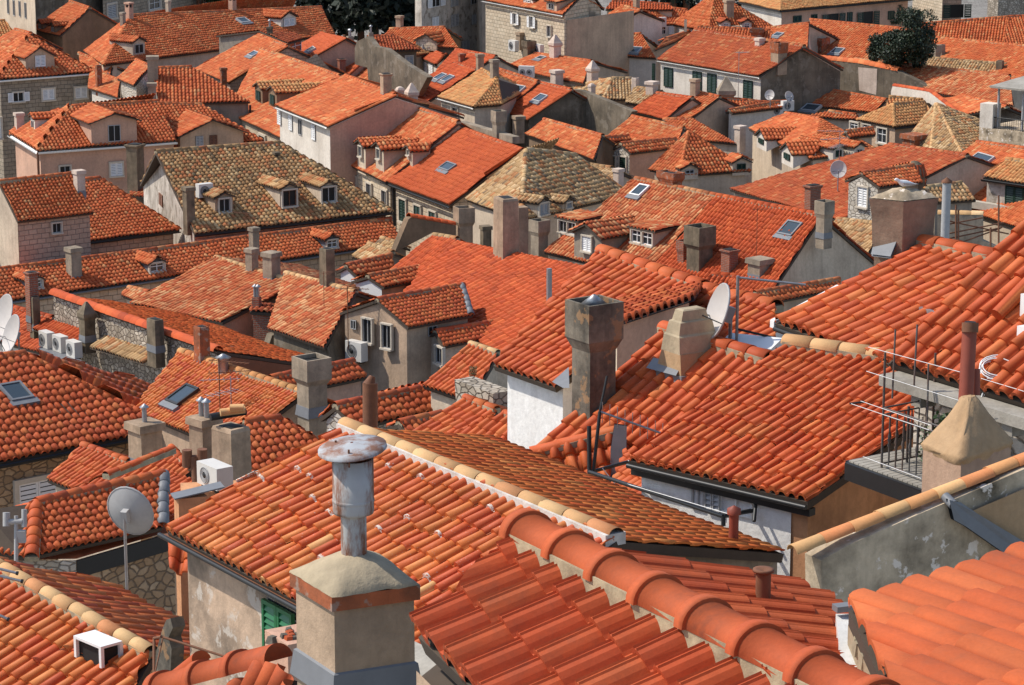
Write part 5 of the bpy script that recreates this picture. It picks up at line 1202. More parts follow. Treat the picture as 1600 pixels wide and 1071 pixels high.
# white pipe and pergola of rusty rods
q=atz('b4',(1095,450),-18.5); m=MB(); m.tube(q,q+UP*2.3,.16,'greyp',12); c=MB(); c.lathe(q+UP*2.3,[(.2,.0),(.2,.06),(.0,.2)],'rust',12); thing('vent_pipe','grey vent pipe with a rusty cap behind the gull stack','vent pipe',q,[('shaft',m,[('pipe_cap',c)])])
m=MB(); q=atz('b4',(1180,440),-20)
for x0,y0,x1,y1 in ((1180,230,1180,470),(1380,340,1380,500),(1430,140,1430,440),(1165,200,1165,460)): m.tube(ats('b4',(x0,y0),43),ats('b4',(x1,y1),43),.035,'rust',6)
for x0,y0,x1,y1 in ((1120,320,1330,280),(1110,380,1460,310),(1120,410,1450,340),(1180,440,1440,345),(1120,300,1490,380)): m.tube(ats('b4',(x0,y0),43),ats('b4',(x1,y1),42.5),.03,'rust',6)
thing('pergola_frame','thin rusty rods of an empty pergola by the peeling house','pergola frame',ats('b4',(1180,470),43),[('rods',m,[])])
NEAR=dict(pp=(59,121),step=.022)
def vat(P,c,y):  # height above P whose picture row is y (crop pixels)
    ty=CR[c][1]+y/CR[c][2]; h=0.
    for _ in range(6):
        a=proj(P+UP*h)[1]; b=proj(P+UP*(h+.1))[1]; h+=(ty-a)/((b-a)/.1)
    return h
def hang(P,c,q):   # point at P's depth plane... keeps P's distance
    return ats(c,q,scl(P))
# ------------------------------------------------------------- left, middle distance
h=H('hipped orange house over rubble walls with a dark skylight and gutter','s_brn','t_near')
p=h.gable('c1',(-60,735),(1062,512),(155,52),(-130,82),z=-20.6,hip='r',t='t_near',wt='s_brn',rr=.17,pp=(43,47),ov=.35,e3=(905,268)); h.gutter('bitu',r=.1)
h.sky(p,'c1',(95,305),120,1.5,'lead'); h.win('f','c1',(232,950),210,230,'wh')
h=H('grey flat ledge roof under the three air conditioners','conc2','t_dull')
m=h.wall; a=[atz('c1',q,-21.2) for q in ((230,20),(620,215),(630,165),(360,10),(330,-30))]; m.poly(a,'lead'); h.base=a[0]
h=H('orange roof with a blue skylight beside the stone stacks','w_beige','t_near')
p=h.gable('c1',(818,398),(1420,650),(1890,292),(1120,35),z=-20.2,t='t_big2',rr=.14,rt='t_tan',pp=(20,42)); h.sky(p,'c1',(1140,325),92,1.5,'bitu')
h.chim(p,'c1',(1250,110),-110,105,'plain','w_red',flash=True,d=.9)
h.chim(p,'c2',(345,395),85,190,'box','w_chimg',flash=True,ratio=1.32)
antenna('rusty roof aerial above the blue skylight',p.hit('c1',(1365,430)),1.7,-20,1.3,9,booms=2,mat='rust'); antenna('grey bent aerial beside the blue skylight',p.hit('c1',(1435,420)),1.1,190,1.2,6,booms=2)
m=MB(); q=p.hit('c1',(1385,175)); m.lathe(q,[(.16,0),(.16,.45),(.25,.5),(.02,.62)],'zinc',12); thing('vent_pipe','small cowled vent on the ridge above the blue skylight','vent pipe',q,[('cowl',m,[])])
h=H('hip-ended roof with deep rolls under the tall grey box chimney','w_beige','t_near')
p=h.gable('c2',(-110,840),(560,720),(150,452),(-70,472),z=-19.2,hip='r',t='t_near',rr=.15,pp=(44,47))
h=H('short orange roof behind the tall grey box chimney','w_pink','t_near')
h.gable('c2',(200,300),(692,195),(605,95),(90,200),z=-20.4,t='t_near',wt='w_pink')
h=H('rubble gable house with an orange roof and a rusty pipe before it','s_pale','t_near')
p=h.gable('c2',(620,507),(1238,372),(1225,226),(490,372),z=-18.3,t='t_near',wt='s_pale',rr=.14,b1=(388,448),pp=(40,48)); h.win('l','c2',(500,560),86,70,'wh',False)
h=H('small gabled orange roof in front of the rubble gable house','w_beige','t_near')
h.gable('c2',(935,562),(1200,500),(1150,424),(885,480),z=-17.3,t='t_near',wt='w_beige')
h=H('orange roof with low parapet in the valley behind the pale ridge','w_pale','t_near')
h.gable('c2',(950,562),(1300,690),(1492,402),(1300,325),z=-14.4,t='t_near',rr=.1)
h=H('orange roof sloping to the white wall in the valley','w_pale','t_near')
h.gable('c2',(1120,600),(1640,770),(1880,545),(1545,425),z=-13.8,t='t_near',rr=.1)
h=H('orange roof behind the plant parapet below the broad red roof','w_pale','t_near')
h.gable('c2',(1030,248),(1320,350),(1500,48),(1330,-10),z=-17.6,t='t_near',rr=.1,rt='t_pale')
_t,w=wallpoly('parapet_wall','stone parapet with potted plants beside the white wall','wall','c2',[(1230,212),(1470,300),(1470,420),(1240,350)],None,-14.2,.5,'s_rub',((1230,350),(1470,425)))
# white wall house with big tiles
h=H('orange house with a whitewashed wall below and a shed dormer','w_lime','t_near')
p=h.gable('c3',(-120,118),(262,254),(1190,-366),(552,-590),z=-11.1,t='t_near',wt='w_lime',rr=.15,ov=.25,pp=(42,92),back=True)
h.rid.v and None
# continuing slope right of the dormer and the long ridge
D=h.D; V=p.V
q4=[p.hit('b3',x) for x in ((1120,760),(1185,702),(1640,830),(1640,1080),(1300,1130),(1040,1010))]
tiles(h.roof,q4,D,V,'t_near',.2,.32,10,.03,.5); ridge(h.rid,p.hit('b3',(1640,815)),h.R2,.17,'t_near',n=10)
bk=[h.R2+h.D*0,p.hit('b3',(1640,812))]; 
# shed dormer of that house
O1,O2=p.hit('c3',(262,254)),p.hit('b3',(1165,735))
m=MB(); ps=[p.hit('b3',x) for x in ((600,800),(1180,702))]
e=[hang(O1,'b3',(690,918)),]
k1=p.hit('b3',(600,815)); k2=p.hit('b3',(1185,700)); k3=p.hit('b3',(1130,775))
zz=CAMZ-9.35; g1=CAM+ray('b3',(685,925))*((zz-CAMZ)/ray('b3',(685,925))[2]); g2=CAM+ray('b3',(1130,778))*((zz-CAMZ)/ray('b3',(1130,778))[2])
ln=np.linalg.norm(g2-g1); dd=nrm(g2-g1); dd[2]=0; dd=nrm(dd)
wn=A(-dd[1],dd[0],0)
b1_,b2_=p.hit('b3',(560,830)),p.hit('b3',(1180,700))
nn=nrm(np.cross(g2-g1,b2_-g1)); vv=np.cross(nn,dd); 
tiles(m,[g1-dd*.1,g2,b2_,b1_],nrm(g2-g1),nrm(np.cross(nrm(np.cross(g2-g1,(b1_+b2_)/2-g1)),nrm(g2-g1))),'t_near',.215,.36,10,.03,.4)
m.poly([x-UP*.05 for x in (g1,g2,b2_,b1_)],'soff')
wl=MB(); fw=Wall(g1,g2); wl.poly([g1-UP*3+wn*.1,g2-UP*3+wn*.1,g2+wn*.1-UP*.06,g1+wn*.1-UP*.06],'w_pink'); 
lw=nrm(A(*(b1_-g1)[:2],0)); wl.poly([b1_-UP*3,g1-UP*3+wn*.1,g1+wn*.1-UP*.06,b1_-UP*.06],'w_pale'); h.kid('dormer',wl,[('dormer_roof',m)])
P=ats('c3',(505,462),104)
h.chim(P,'c3',(505,470),-268+0,268,'box','w_soot',ratio=1.34,capmat='w_soot')
cw=MB(); Cc=P+A(0,.3,0); topz=vat(P,'b3',812); cw.lathe(A(P[0],P[1]+.1,P[2]+topz-.12),[(.12,0),(.12,.1),(.2,.1),(.02,.24)],'zinc',14); h.kid('flue_pipe',cw)
fl=MB(); fl.poly([atz('c3',x,-12.2) for x in ((-30,400),(100,415),(310,520),(250,545))],'lead'); h.kid('flashing',fl)
fl2=MB(); fl2.poly([p.hit('c3',x)+p.N*.12 for x in ((262,262),(365,170),(370,300),(330,300))],'lead'); h.kid('flashing',fl2)
# lower continuing roof with the ruined chimney
h=H('orange roof with a stepped ruined chimney and lead flashing','w_beige','t_near')
p=h.gable('c3',(140,645),(880,948),(1600,100),(940,-95),z=-10.6,t='t_near',rr=.13,ov=.2,back=False,chk=False,**NEAR); 
B=p.hit('c3',(1000,190)); W=A(-h.D[1],h.D[0],0)
m=MB(); s1=scl(B); w0=.66; Bc=B+W*.32; hh=[(0,1.0,1.0),(.45,.72,.9),(.75,.6,.85),(.78,.52,.8),(1.0,.44,.7),(1.02,.36,.6),(1.2,.3,.5),(1.22,.22,.4)]
H0_=vat(B,'b3',855)
for (a,wa,da),(b,wb,db) in zip(hh[:-1],hh[1:]): m.cbox(Bc+UP*(a/1.22*H0_)+h.D*(1-wa)*-.05,h.D,W,w0*wa,w0*1.25*da,max(.012,(b-a)/1.22*H0_),'w_cone' if a<.4 else 'w_capn',w0*wb,w0*1.25*db)
m.cbox(Bc-UP*.8,h.D,W,w0,w0*1.25,.8,'w_cone'); f=MB(); f.poly([p.hit('c3',x)+p.N*.16 for x in ((860,188),(1045,238),(1085,160),(905,125))],'lead'); f.cbox(Bc-UP*.35,h.D,W,w0*1.1,w0*1.32,.42,'lead',w0*1.04,w0*1.28)
h.kid('chimney',m,[('flashing',f)],'stepped broken mortar chimney')
Q=p.hit('b3',(1385,985)); 
dish('large white satellite dish leaning beside a steel mast',hang(Q,'b3',(1310,870)),.85,-166,18,1.0)
antenna('steel mast with a long boom beside the large white dish',hang(Q,'b3',(1395,1000)),1.15,-8,1.1,4,els=0) if False else None
m=MB(); q=hang(Q,'b3',(1392,1071)); m.tube(q-UP*.3,q+UP*(vat(q,'b3',640)),.024,'zinc',8); b=MB(); t_=q+UP*vat(q,'b3',650); b.tube(t_,t_+A(1.0,-.05,-.1),.02,'zinc',6); b.tube(q+UP*.25,q+UP*.1+A(.75,.1,-.05),.02,'bitu',6)
thing('aerial','steel mast with a long boom beside the large white dish','aerial',q,[('mast',m,[]),('boom',b,[])])
m=MB(); P0=hang(Q,'c3',(1280,10)); m.box(P0,A(.75,-.35,.0),A(.2,.3,.1),UP*.05,'white'); thing('roof_hatch','white sheet cover lying on the orange ridge by the dish','roof hatch',P0,[('lid',m,[])])
wallpoly('garden_wall','small tiled coping ridge beside the ruined chimney','wall','c3',[(1310,60),(1545,110),(1545,160),(1310,110)],None,-9.7,.3,'w_capn',((1310,110),(1545,160)),cap=(0,1),capt='t_near')
# little gablet with dark flashing in the valley
h=H('little orange gablet with torn grey flashing beside the black rails','w_beige','t_near')
p=h.gable('c3',(225,700),(620,870),(700,560),(120,660),z=-10.9,t='t_near',chk=False,back=False,caps='') if False else None
P1,P2=ats('c3',(110,665),108),ats('c3',(640,530),108); 
pl=Pl(P1,nrm(P2-P1),nrm(A(-.35,.75,.55))); 
V=pl.V-pl.D*(pl.V@pl.D); V=nrm(V); pl=Pl(P1,pl.D,V)
tiles(h.roof,[pl.hit('c3',x) for x in ((200,690),(600,870),(640,540),(130,675))],pl.D,pl.V,'t_near',.205,.32,10,.03,.5)
ridge(h.rid,P1+UP*.03,P2+UP*.03,.1,'t_near',n=8); h.base=A(P1[0],P1[1],P1[2]-8)
f=MB(); fp=[ats('c3',x,109) for x in ((635,490),(712,500),(708,660),(720,740),(625,865),(605,850),(612,650))]; f.poly(fp,'lead'); f.poly([x+A(0,.06,0) for x in fp][::-1],'bitu'); h.kid('flashing',f)
tiles(h.roof,[ats('c3',x,s_) for x,s_ in (((625,880),112),((870,950),116),((880,830),114),((745,735),109))],nrm(ats('c3',(870,950),116)-ats('c3',(625,880),112)),nrm(A(.77,.44,.47)),'t_near',.205,.32,10,.03,.5)
# roof with the dark eave beam and the attic windows below
h=H('orange house with glazed attic front under a black eave beam','w_ochre','t_near')
p=h.gable('c3',(722,700),(1830,958),(2932,190),(1705,-5),z=-8.9,t='t_near',wt='w_ochre',rr=.13,ov=.16,rt='t_pale',chk=False,**NEAR)
w=h.W['f']
h.wall.poly([q+w.N*.02 for q in (w.O-UP*1.6,w.O+w.D*2.3-UP*1.6,w.O+w.D*2.3-UP*.16,w.O-UP*.16)],'w_lime')
h.win(w,'c3',(1165,900),75,230,'dark',False); h.win(w,'c3',(1400,930),190,240,'glass',False); h.win(w,'c3',(1262,910),90,230,'grey',False)
b=MB(); b.tube(h.E1-UP*.09-h.Wd*.02,h.E2-UP*.09-h.Wd*.02,.032,'bitu',8); b.box(h.E1+h.Wd*.05-UP*.22,h.D*np.linalg.norm(h.E2-h.E1),h.Wd*.12,UP*.09,'bitu'); h.kid('eave_beam',b)
# black rail frame with washing lines
rl=MB(); z0=h.E1[2]; s0=scl(h.E1)
def R3(x,y,s): return ats('c3',(x,y),s)
for a,b_,sa,sb,r in (((480,785),(1310,1060),122,132,.028),((505,780),(800,700),121,119,.025),((1310,1060),(1830,955),132,126,.028),((478,500),(480,800),121,121,.03),((545,410),(500,820),121,121,.024),((545,410),(590,190),121,121,.018),((1520,900),(1500,1090),130,131,.024),((1310,1060),(1310,1120),132,132,.028)): rl.tube(R3(*a,sa),R3(*b_,sb),r,'bitu',6)
lns=[]
for a,b_,sa,sb in (((480,790),(1360,1050),122,133),((560,760),(640,860),121,121),((720,715),(1560,900),120,128),((800,760),(1500,930),120,129)): ln=MB(); ln.tube(R3(*a,sa),R3(*b_,sb),.006,'white',4); lns.append(('washing_line',ln,[]))
bm=MB(); bm.tube(R3(545,410,121),R3(940,550,121),.016,'zinc',6)
for i in range(9): q=R3(560,415,121)*(1-i/8)+R3(935,548,121)*(i/8); bm.tube(q-UP*.0+A(.0,.0,.14),q-A(0,0,.14),.005,'zinc',4)
thing('washing_frame','black washing-line frame with an aerial mast before the glazed attic','washing frame',R3(500,820,121),[('frame',rl,[]),('boom',bm,[])]+lns)
m=MB(); q=R3(860,800,120); m.lathe(q,[(.01,-.14),(.08,-.1),(.09,0),(.06,.1),(.05,.2),(.02,.22)],'offw',12); thing('lamp','small white lamp hanging under the black eave beam','lamp',q,[('globe',m,[])])
a3=MB(); q=ats('c4',(-120,900),128)
for i in range(10): a=ats('c4',(-60+i*38,905+i*2.5),128); a3.tube(a+A(0,-.25,.12),a+A(0,.3,-.12),.006,'zinc',4)
a3.tube(ats('c4',(-100,900),128),ats('c4',(340,932),128),.014,'zinc',5); thing('aerial','flat comb aerial lying along the eave end','aerial',q,[('boom',a3,[])])
# roof with the gull chimney
h=H('orange house carrying the wide flared gull chimney','w_grey','t_near')
p=h.gable('b4',(42,924),(1060,1290),(1420,540),(952,442),z=-8.0,t='t_near',rr=.12,chk=False,ov=.2,**NEAR)
gp=MB(); gp.box(h.E1+p.N*.0-h.D*.12-UP*.1,h.D*.1,(h.R1-h.E1)*.45,UP*.1,'white'); gp.tube(h.E1-UP*.10,h.E2-UP*.10,.035,'bitu',8); h.kid('gutter',gp)
Pf=p.hit('b4',(815,560)); s1=scl(Pf)
tl,tf,tr=(ats('b4',x,s1*y) for x,y in (((625,165),.985),((840,182),1.0),((1060,160),.975)))
zt=tf[2]; 
def zat(q,z): 
    r=ray('b4',q); return CAM+r*((z-CAMZ)/r[2])
tl,tr=zat((625,160),zt),zat((1060,158),zt); tb=tl+tr-tf
wv=(tr-tf); lv=(tl-tf)
m=MB(); cp=MB(); top=[tf,tr,tb,tl]; cen=(tf+tr+tb+tl)/4; hh=vat(tf,'b4',560); 
bot=[cen+(x-cen)*.93+UP*(hh-.0) for x in top]; bot=[cen+(x-cen)*.80+UP*(hh*1.0) for x in top]; mid=[cen+(x-cen)*.87+UP*(hh*.72) for x in top]; nk=[cen+(x-cen)*.9+UP*(hh*.3) for x in top]; low=[x-UP*1.2 for x in [cen+(y-cen)*.8+UP*hh for y in top]]
lv_=[top,nk,mid,bot,low]
for a,b in zip(lv_[:-1],lv_[1:]):
    for i in range(4): m.poly([b[i],b[(i+1)%4],a[(i+1)%4],a[i]],'w_cone' if True else '')
m.mats=['w_gull' if x=='w_cone' else x for x in m.mats]
cp.poly(top,'w_chimg'); 
n=9; gv=[];hgt=np.random.RandomState(3).rand(n+1,n+1)
for i in range(n+1):
    for j in range(n+1):
        e_=min(i,j,n-i,n-j)/n; gv.append(tf+wv*(i/n)+lv*(j/n)+UP*(.012+.10*min(1,e_*3.2)+.05*hgt[i,j]*(e_>0)))
cp.quads(gv,[[i*(n+1)+j,(i+1)*(n+1)+j,(i+1)*(n+1)+j+1,i*(n+1)+j+1] for i in range(n) for j in range(n)],'w_moss',True,[(x[0],x[1]) for x in gv])
f=MB(); fq=[p.hit('b4',x)+p.N*y for x,y in (((650,545),.1),((770,560),.1),((830,490),.22),((690,475),.22))]; f.poly(fq,'lead'); f.poly([x-p.N*.03 for x in fq][::-1],'lead')
h.kid('chimney',m,[('chimney_cap',cp),('flashing',f)],'wide flared chimney of brown mortar with a gull on top')
GULL=cen+UP*.14
m=MB(); 
# small dormer of that roof
O=p.hit('b4',(1010,1000)); D=h.D; W=p.W
ta=ats('b4',(870,795),s1*1.02); e=[ats('b4',x,s1*y) for x,y in (((868,812),1.03),((1150,862),1.05),((1345,690),1.0),((1330,600),.98))]
dn=nrm(np.cross(e[1]-e[0],e[2]-e[0])); dv=np.cross(dn,nrm(e[1]-e[0])); 
if dn[2]<0: dn=-dn
tiles(m,e,nrm(e[1]-e[0]),nrm(dv),'t_near',.205,.32,10,.03,.5)
dw=MB(); a,b=ats('b4',(950,870),s1*1.02),ats('b4',(1140,880),s1*1.03); dw.poly([a-UP*1.3,b-UP*1.3,b,a],'dark'); 
for q in ((945,870),(1095,890)): x=ats('b4',q,s1*1.04); dw.box(x-UP*1.5,h.D*.07,h.Wd*.07,UP*1.5,'greyp')
dw.box(ats('b4',(935,860),s1*1.05),h.D*1.5,h.Wd*.05,UP*.06,'zinc'); h.kid('dormer',dw,[('dormer_roof',m)])
# rightmost roof
h=H('steep orange roof running out of the picture above the balcony','s_rub','t_near')
p=h.gable('c4',(740,100),(1750,400),(2700,-700),(1700,-880),z=-7.25,t='t_near',wt='s_pale',back=False,chk=False,ov=.35,pp=(80,160),step=.03)
w=h.W['f']; g=MB(); a=h.E1-UP*.1+h.Wd*.05+h.D*.15; g.box(a-UP*.12,h.D*9,-h.Wd*.3,UP*.13,'conc2'); 
for i in range(7): g.box(a-UP*.26+h.D*(.5+i*.75),h.D*.16,-h.Wd*.24,UP*.14,'conc2')
h.kid('gutter',g)
m=MB(); x=p.hit('b4',(1450,940))+p.N*.14; m.tube(x,x+p.V*.9,.085,'t_near',12); h.kid('ridge_tile',m)
vb=MB(); a=p.hit('b4',(1560,900))+UP*.02; vb.box(a,h.D*.5,h.Wd*.3,UP*.26,'white'); a=p.hit('b4',(1560,1035))-h.D*.05; vb.box(a,h.D*.4,h.Wd*.25,UP*.15,'white'); h.kid('vent_box',vb)
# balcony
zb_=-8.25
fl_,fr_,bl_=atz('c4',(500,722),zb_),atz('c4',(1000,905),zb_),atz('c4',(845,652),zb_)
bx,by=fr_-fl_,bl_-fl_; bx=bx*.98
sl=MB(); sl.box(fl_-UP*.14,bx,by*1.25,UP*.14,'conc2'); sl.box(fl_-UP*.2-nrm(by)*.06,bx,nrm(by)*.07,UP*.2,'bitu'); sl.box(fl_-UP*.2-nrm(bx)*.06,by,nrm(bx)*.07,UP*.2,'bitu')
ln_=np.linalg.norm(by); 
for i in range(16): sl.box(fl_+UP*.0+bx*(i/16)+bx*.004,bx*(.055),by*1.2,UP*.02,'conc2')
br=MB(); c2_=MB(); top_=.64
def post(P,h0,r=.014): br.tube(P,P+UP*h0,r,'rail',6)
f0=fl_+nrm(bx)*.45*1+nrm(by)*.12
post(f0,1.36); k0=f0+by*.9; post(k0,1.25); post(f0+by*.45,.68,.016)
for P_,Q_ in ((f0,k0),(f0,f0+bx*.95)):
    for zz in (.07,top_,top_+.08): br.tube(P_+UP*zz,Q_+UP*zz,.011,'rail',6)
    nb=7 if P_ is f0 and Q_ is k0 else 11
    for i in range(1,nb): 
        q=P_+(Q_-P_)*i/nb; br.tube(q+UP*.07,q+UP*top_,.009,'rail',5); br.lathe(q+UP*.34,[(.009,-.06),(.022,-.03),(.011,0),(.022,.03),(.011,.08)],'rail',6)
for P_,Q_ in (((985,500),(995,110)),((905,250),(925,-130)),((1450,460),(1470,150)),((770,330),(790,-100))): br.tube(ats('c4',P_,139),ats('c4',Q_,139),.011,'rail',6)
cl_=[]
for a,b_ in (((620,10),(1190,165)),((610,160),(1180,340)),((510,360),(1000,525)),((575,345),(1010,495)),((590,690),(950,825)),((1190,165),(1587,285)),((1330,395),(1587,470))): c2_=MB(); c2_.tube(ats('c4',a,139),ats('c4',b_,143),.004,'white',4); cl_.append(('washing_line',c2_,[]))
br.tube(ats('c4',(505,360),139),ats('c4',(600,350),139),.012,'bitu',5)
thing('balcony','steel railed balcony with white washing lines and plant pots','balcony',fl_-UP*.2,[('floor_slab',sl,[]),('railing',br,[])]+cl_)
def pot(P,label,seed,flower=None,sc=1.):
    a=MB(); a.lathe(P,[(.02,0),(.10*sc,0),(.14*sc,.2*sc),(.155*sc,.2*sc),(.155*sc,.24*sc),(.12*sc,.24*sc),(.02,.22*sc)],'t_ridge',14); b=MB(); rs=np.random.RandomState(seed); n=420
    c=P+UP*.42*sc+(rs.rand(n,3)-.5)*A(.42,.42,.55)*sc; leaves(b,c,.035*sc,rs,'leafp'); 
    st=MB(); 
    for i in range(6): st.tube(P+UP*.2*sc,P+UP*.55*sc+A(*(rs.rand(3)-.5))*.3*sc,.006,'brownp',4)
    parts=[('pot',a,[]),('foliage',b,[]),('stem',st,[])]
    if flower:
        f=MB(); 
        for i in range(7): q=P+UP*(.5*sc)+A(*(rs.rand(3)-.5))*.3*sc; f.lathe(q,[(.002,-.02),(.025,0),(.002,.025)],'flower',6)
        parts.append(('flower',f,[]))
    thing('potted_plant',label,'potted plant',P,parts,'potted plants on the roofs')
def leaves(mb,c,sz,rs,mat):
    n=len(c); d=rs.randn(n,3); d/=np.linalg.norm(d,axis=1)[:,None]; e=rs.randn(n,3); e-=d*(e*d).sum(1)[:,None]; e/=np.linalg.norm(e,axis=1)[:,None]
    s=(sz*(.6+.8*rs.rand(n)))[:,None]; v=np.stack([c-d*s,c+e*s*.5,c+d*s,c-e*s*.5],1).reshape(-1,3)
    u=np.repeat(rs.rand(n,2),4,axis=0); mb.quads(v,np.arange(4*n).reshape(n,4),mat,False,u)
def leaf_mat(name,c1,c2):
    m,t,b=newmat(name); N=NT(t); uv=uvo(N); s=N.n('ShaderNodeSeparateXYZ'); N.l(uv,s.inputs[0])
    N.l(N.ramp(s.outputs[0],[(0,c1),(1,c2)]),b.inputs['Base Color']); b.inputs['Roughness'].default_value=.6; return m
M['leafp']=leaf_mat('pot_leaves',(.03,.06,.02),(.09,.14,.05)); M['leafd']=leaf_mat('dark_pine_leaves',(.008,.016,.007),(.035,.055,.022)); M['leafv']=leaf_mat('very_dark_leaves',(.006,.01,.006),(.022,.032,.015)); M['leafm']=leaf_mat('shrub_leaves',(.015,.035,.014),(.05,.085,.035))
M['flower']=flat_mat('red_petals',(.6,.05,.04),.6)
pot(bl_+(fl_-bl_)*.28+nrm(bx)*1.15,'leafy plant in a red pot on the balcony',1,sc=1.05); pot(bl_+(fl_-bl_)*.35+nrm(bx)*.85,'smaller pot with red flowers on the balcony',2,True,.7)
pot(w.O*0+ats('c2',(1345,205),70),'low green plants on the stone parapet',3,sc=.4)
# cable coil
m=MB(); q=ats('c4',(1430,145),140); rs=np.random.RandomState(4)
for k in range(6):
    r=.13+.02*k*rs.rand(); a=np.linspace(0,2*math.pi,18); c=q+A(*(rs.rand(3)-.5))*.06
    pts=[c+A(math.cos(x)*r*1.35,math.sin(x)*r*.9,math.sin(x)*r*.55) for x in a]
    for P_,Q_ in zip(pts[:-1],pts[1:]): m.tube(P_,Q_,.008,'white',4,caps=False)
for x0,x1 in (((1370,190),(1320,330)),((1390,190),(1340,310))): m.tube(ats('c4',x0,140),ats('c4',x1,140),.008,'white',4)
thing('cable_coil','coil of white cable on the tiles above the balcony','cable coil',q,[('cable',m,[])])
# conical chimney
sC=158; 
fL,fF,fR=ats('c4',(945,610),sC*.985),ats('c4',(1195,715),sC),ats('c4',(1520,610),sC*.97)
zC=fF[2]; fL=zat2=CAM+ray('c4',(945,612))*((zC-CAMZ)/ray('c4',(945,612))[2]); fR=CAM+ray('c4',(1525,605))*((zC-CAMZ)/ray('c4',(1525,605))[2]); fB=fL+fR-fF; cen=(fL+fR)/2
m=MB(); cp=MB(); sq=[fF,fR,fB,fL]; hC=vat(cen,'c4',318)
lvl=[(1.0,-4.0,.95),(1.0,0,.95)]
low=[cen+(x-cen)*.94-UP*4 for x in sq]; sh=[cen+(x-cen)*.94-UP*.02 for x in sq]
for i in range(4): m.poly([low[i],low[(i+1)%4],sh[(i+1)%4],sh[i]],'w_conel')
rings=[]; prof_=[(.93,-.16),(.965,-.06),(1.0,.0),(.985,.05),(.72,.36),(.45,.68),(.26,.93),(.16,1.0)]
nq=6
def ringsq(f,sq_):
    r=[]
    for i in range(4):
        for j in range(nq): r.append(cen+((sq_[i]*(1-j/nq)+sq_[(i+1)%4]*(j/nq))-cen)*f)
    return r
for f_,z_ in prof_:
    base=ringsq(f_,sq); t=max(0,min(1,(z_-.1)/.9)); rad=np.mean([np.linalg.norm(x-cen) for x in base]); rr_=[]
    for x in base:
        d=x-cen; c_=cen+d/np.linalg.norm(d)*rad*.85; rr_.append(x*(1-t*.9)+c_*(t*.9)+UP*(hC*z_)+A(*(rnd.random()-.5 for _ in range(3)))*.025)
    rings.append(rr_)
n=4*nq; vs=np.vstack(rings); cp.quads(vs,[[k*n+i,k*n+(i+1)%n,(k+1)*n+(i+1)%n,(k+1)*n+i] for k in range(len(rings)-1) for i in range(n)],'w_cone',True,vs[:,:2]); cp.poly(rings[-1],'w_cone')
pp=MB(); q=cen+UP*hC*.96; hp=vat(q,'b4',930); pp.tube(ats('c4',(1225,340),scl(cen)),ats('b4',(1252,935),scl(cen)),.075,'redp',14); pp.tube(ats('b4',(1252,990),scl(cen)*1.001),ats('b4',(1254,930),scl(cen)*1.001),.085,'rust',14); x=ats('b4',(1254,929),scl(cen)); pp.lathe(x,[(.0,.004),(.06,.004)],'dark',12)
p2=MB(); p2.tube(ats('c4',(1282,310),scl(cen)*.995),ats('c4',(1282,145),scl(cen)*.995),.055,'redp',12)
thing('chimney','tan cone-topped chimney with two oxide red pipes behind the tiled coping','chimney',A(cen[0],cen[1],zC-4),[('shaft',m,[]),('chimney_cap',cp,[]),('flue_pipe',pp,[]),('flue_pipe',p2,[])])
h=H('mossy gable wall end with a pale tiled coping beside the ribbed roof','w_moss','t_pale')
wd=nrm(A(.87,.5,0)); w=Wall(ats('p',(1285,880),178),ats('p',(1285,880),178)+wd)
pts=[w.hit('p',x) for x in ((1283,876),(1330,850),(1430,806),(1520,768),(1640,716),(1640,1000),(1285,1000))]
h.wall.poly([pts[6],pts[5],pts[4],pts[3],pts[2],pts[1],pts[0]],'w_moss'); bk=[x-w.N*.24 for x in pts]; 
for i in range(7): j=(i+1)%7; h.wall.poly([pts[i],pts[j],bk[j],bk[i]],'w_moss')
h.base=A(pts[6][0],pts[6][1],pts[6][2]-4); 
cp0=w.hit('p',(1250,868))-w.N*.12; ridge(h.rid,cp0+UP*.02,w.hit('p',(1640,712))-w.N*.12+UP*.015,.078,'t_cop',n=10,L=.30,mort=False,tp=.5)
h.slope([bk[6]+UP*0+A(0,0,(pts[0]-pts[6])[2]),bk[6]+A(0,0,(pts[0]-pts[6])[2])-w.N*4,pts[4]-w.N*4,pts[4]-w.N*.3],-w.N,nrm(pts[4]-pts[0]),'t_pale') if False else None
lf=MB(); fp=[w.hit('d4',x)+w.N*y for x,y in (((1080,-95),.1),((1150,-80),.1),((1250,-10),.12),((1600,200),.12),((1600,290),.12),((1510,300),.12),((1180,70),.12),((1110,30),.1))]; lf.poly(fp[::-1],'lead'); lf.poly([x-w.N*.05 for x in fp],'bitu'); h.kid('flashing',lf)
x=w.hit('d4',(1110,-75)); lt=MB(); lt.tube(x+w.N*.09-UP*.02,x-w.N*.03+UP*.03,.045,'lead',12); h.kid('flashing',lt)
wl=MB(); fp=[w.hit('d4',x)+w.N*.06 for x in ((1240,-20),(1640,-190),(1640,230),(1600,200))]; wl.poly(fp[::-1],'w_cone'); h.kid('wall',wl)
# big varied roof
h=H('wide orange roof with a pale ridge and peeling plaster wall below','w_stain','t_big')
p=h.gable('p',(260,829),(745,1088),(962,842),(540,666),z=-8.78,t='t_big',wt='w_stain',rr=.14,rt='t_pale',pitch=22,ov=.2,chk=False,back=False,caps='',pp=(53,166),step=.03,ns=12)
ridge(h.rid,h.R2+UP*.06,h.R1+UP*.055,.095,'t_pale',n=10,L=.40,mort=True,mm='wmort',tp=.3)
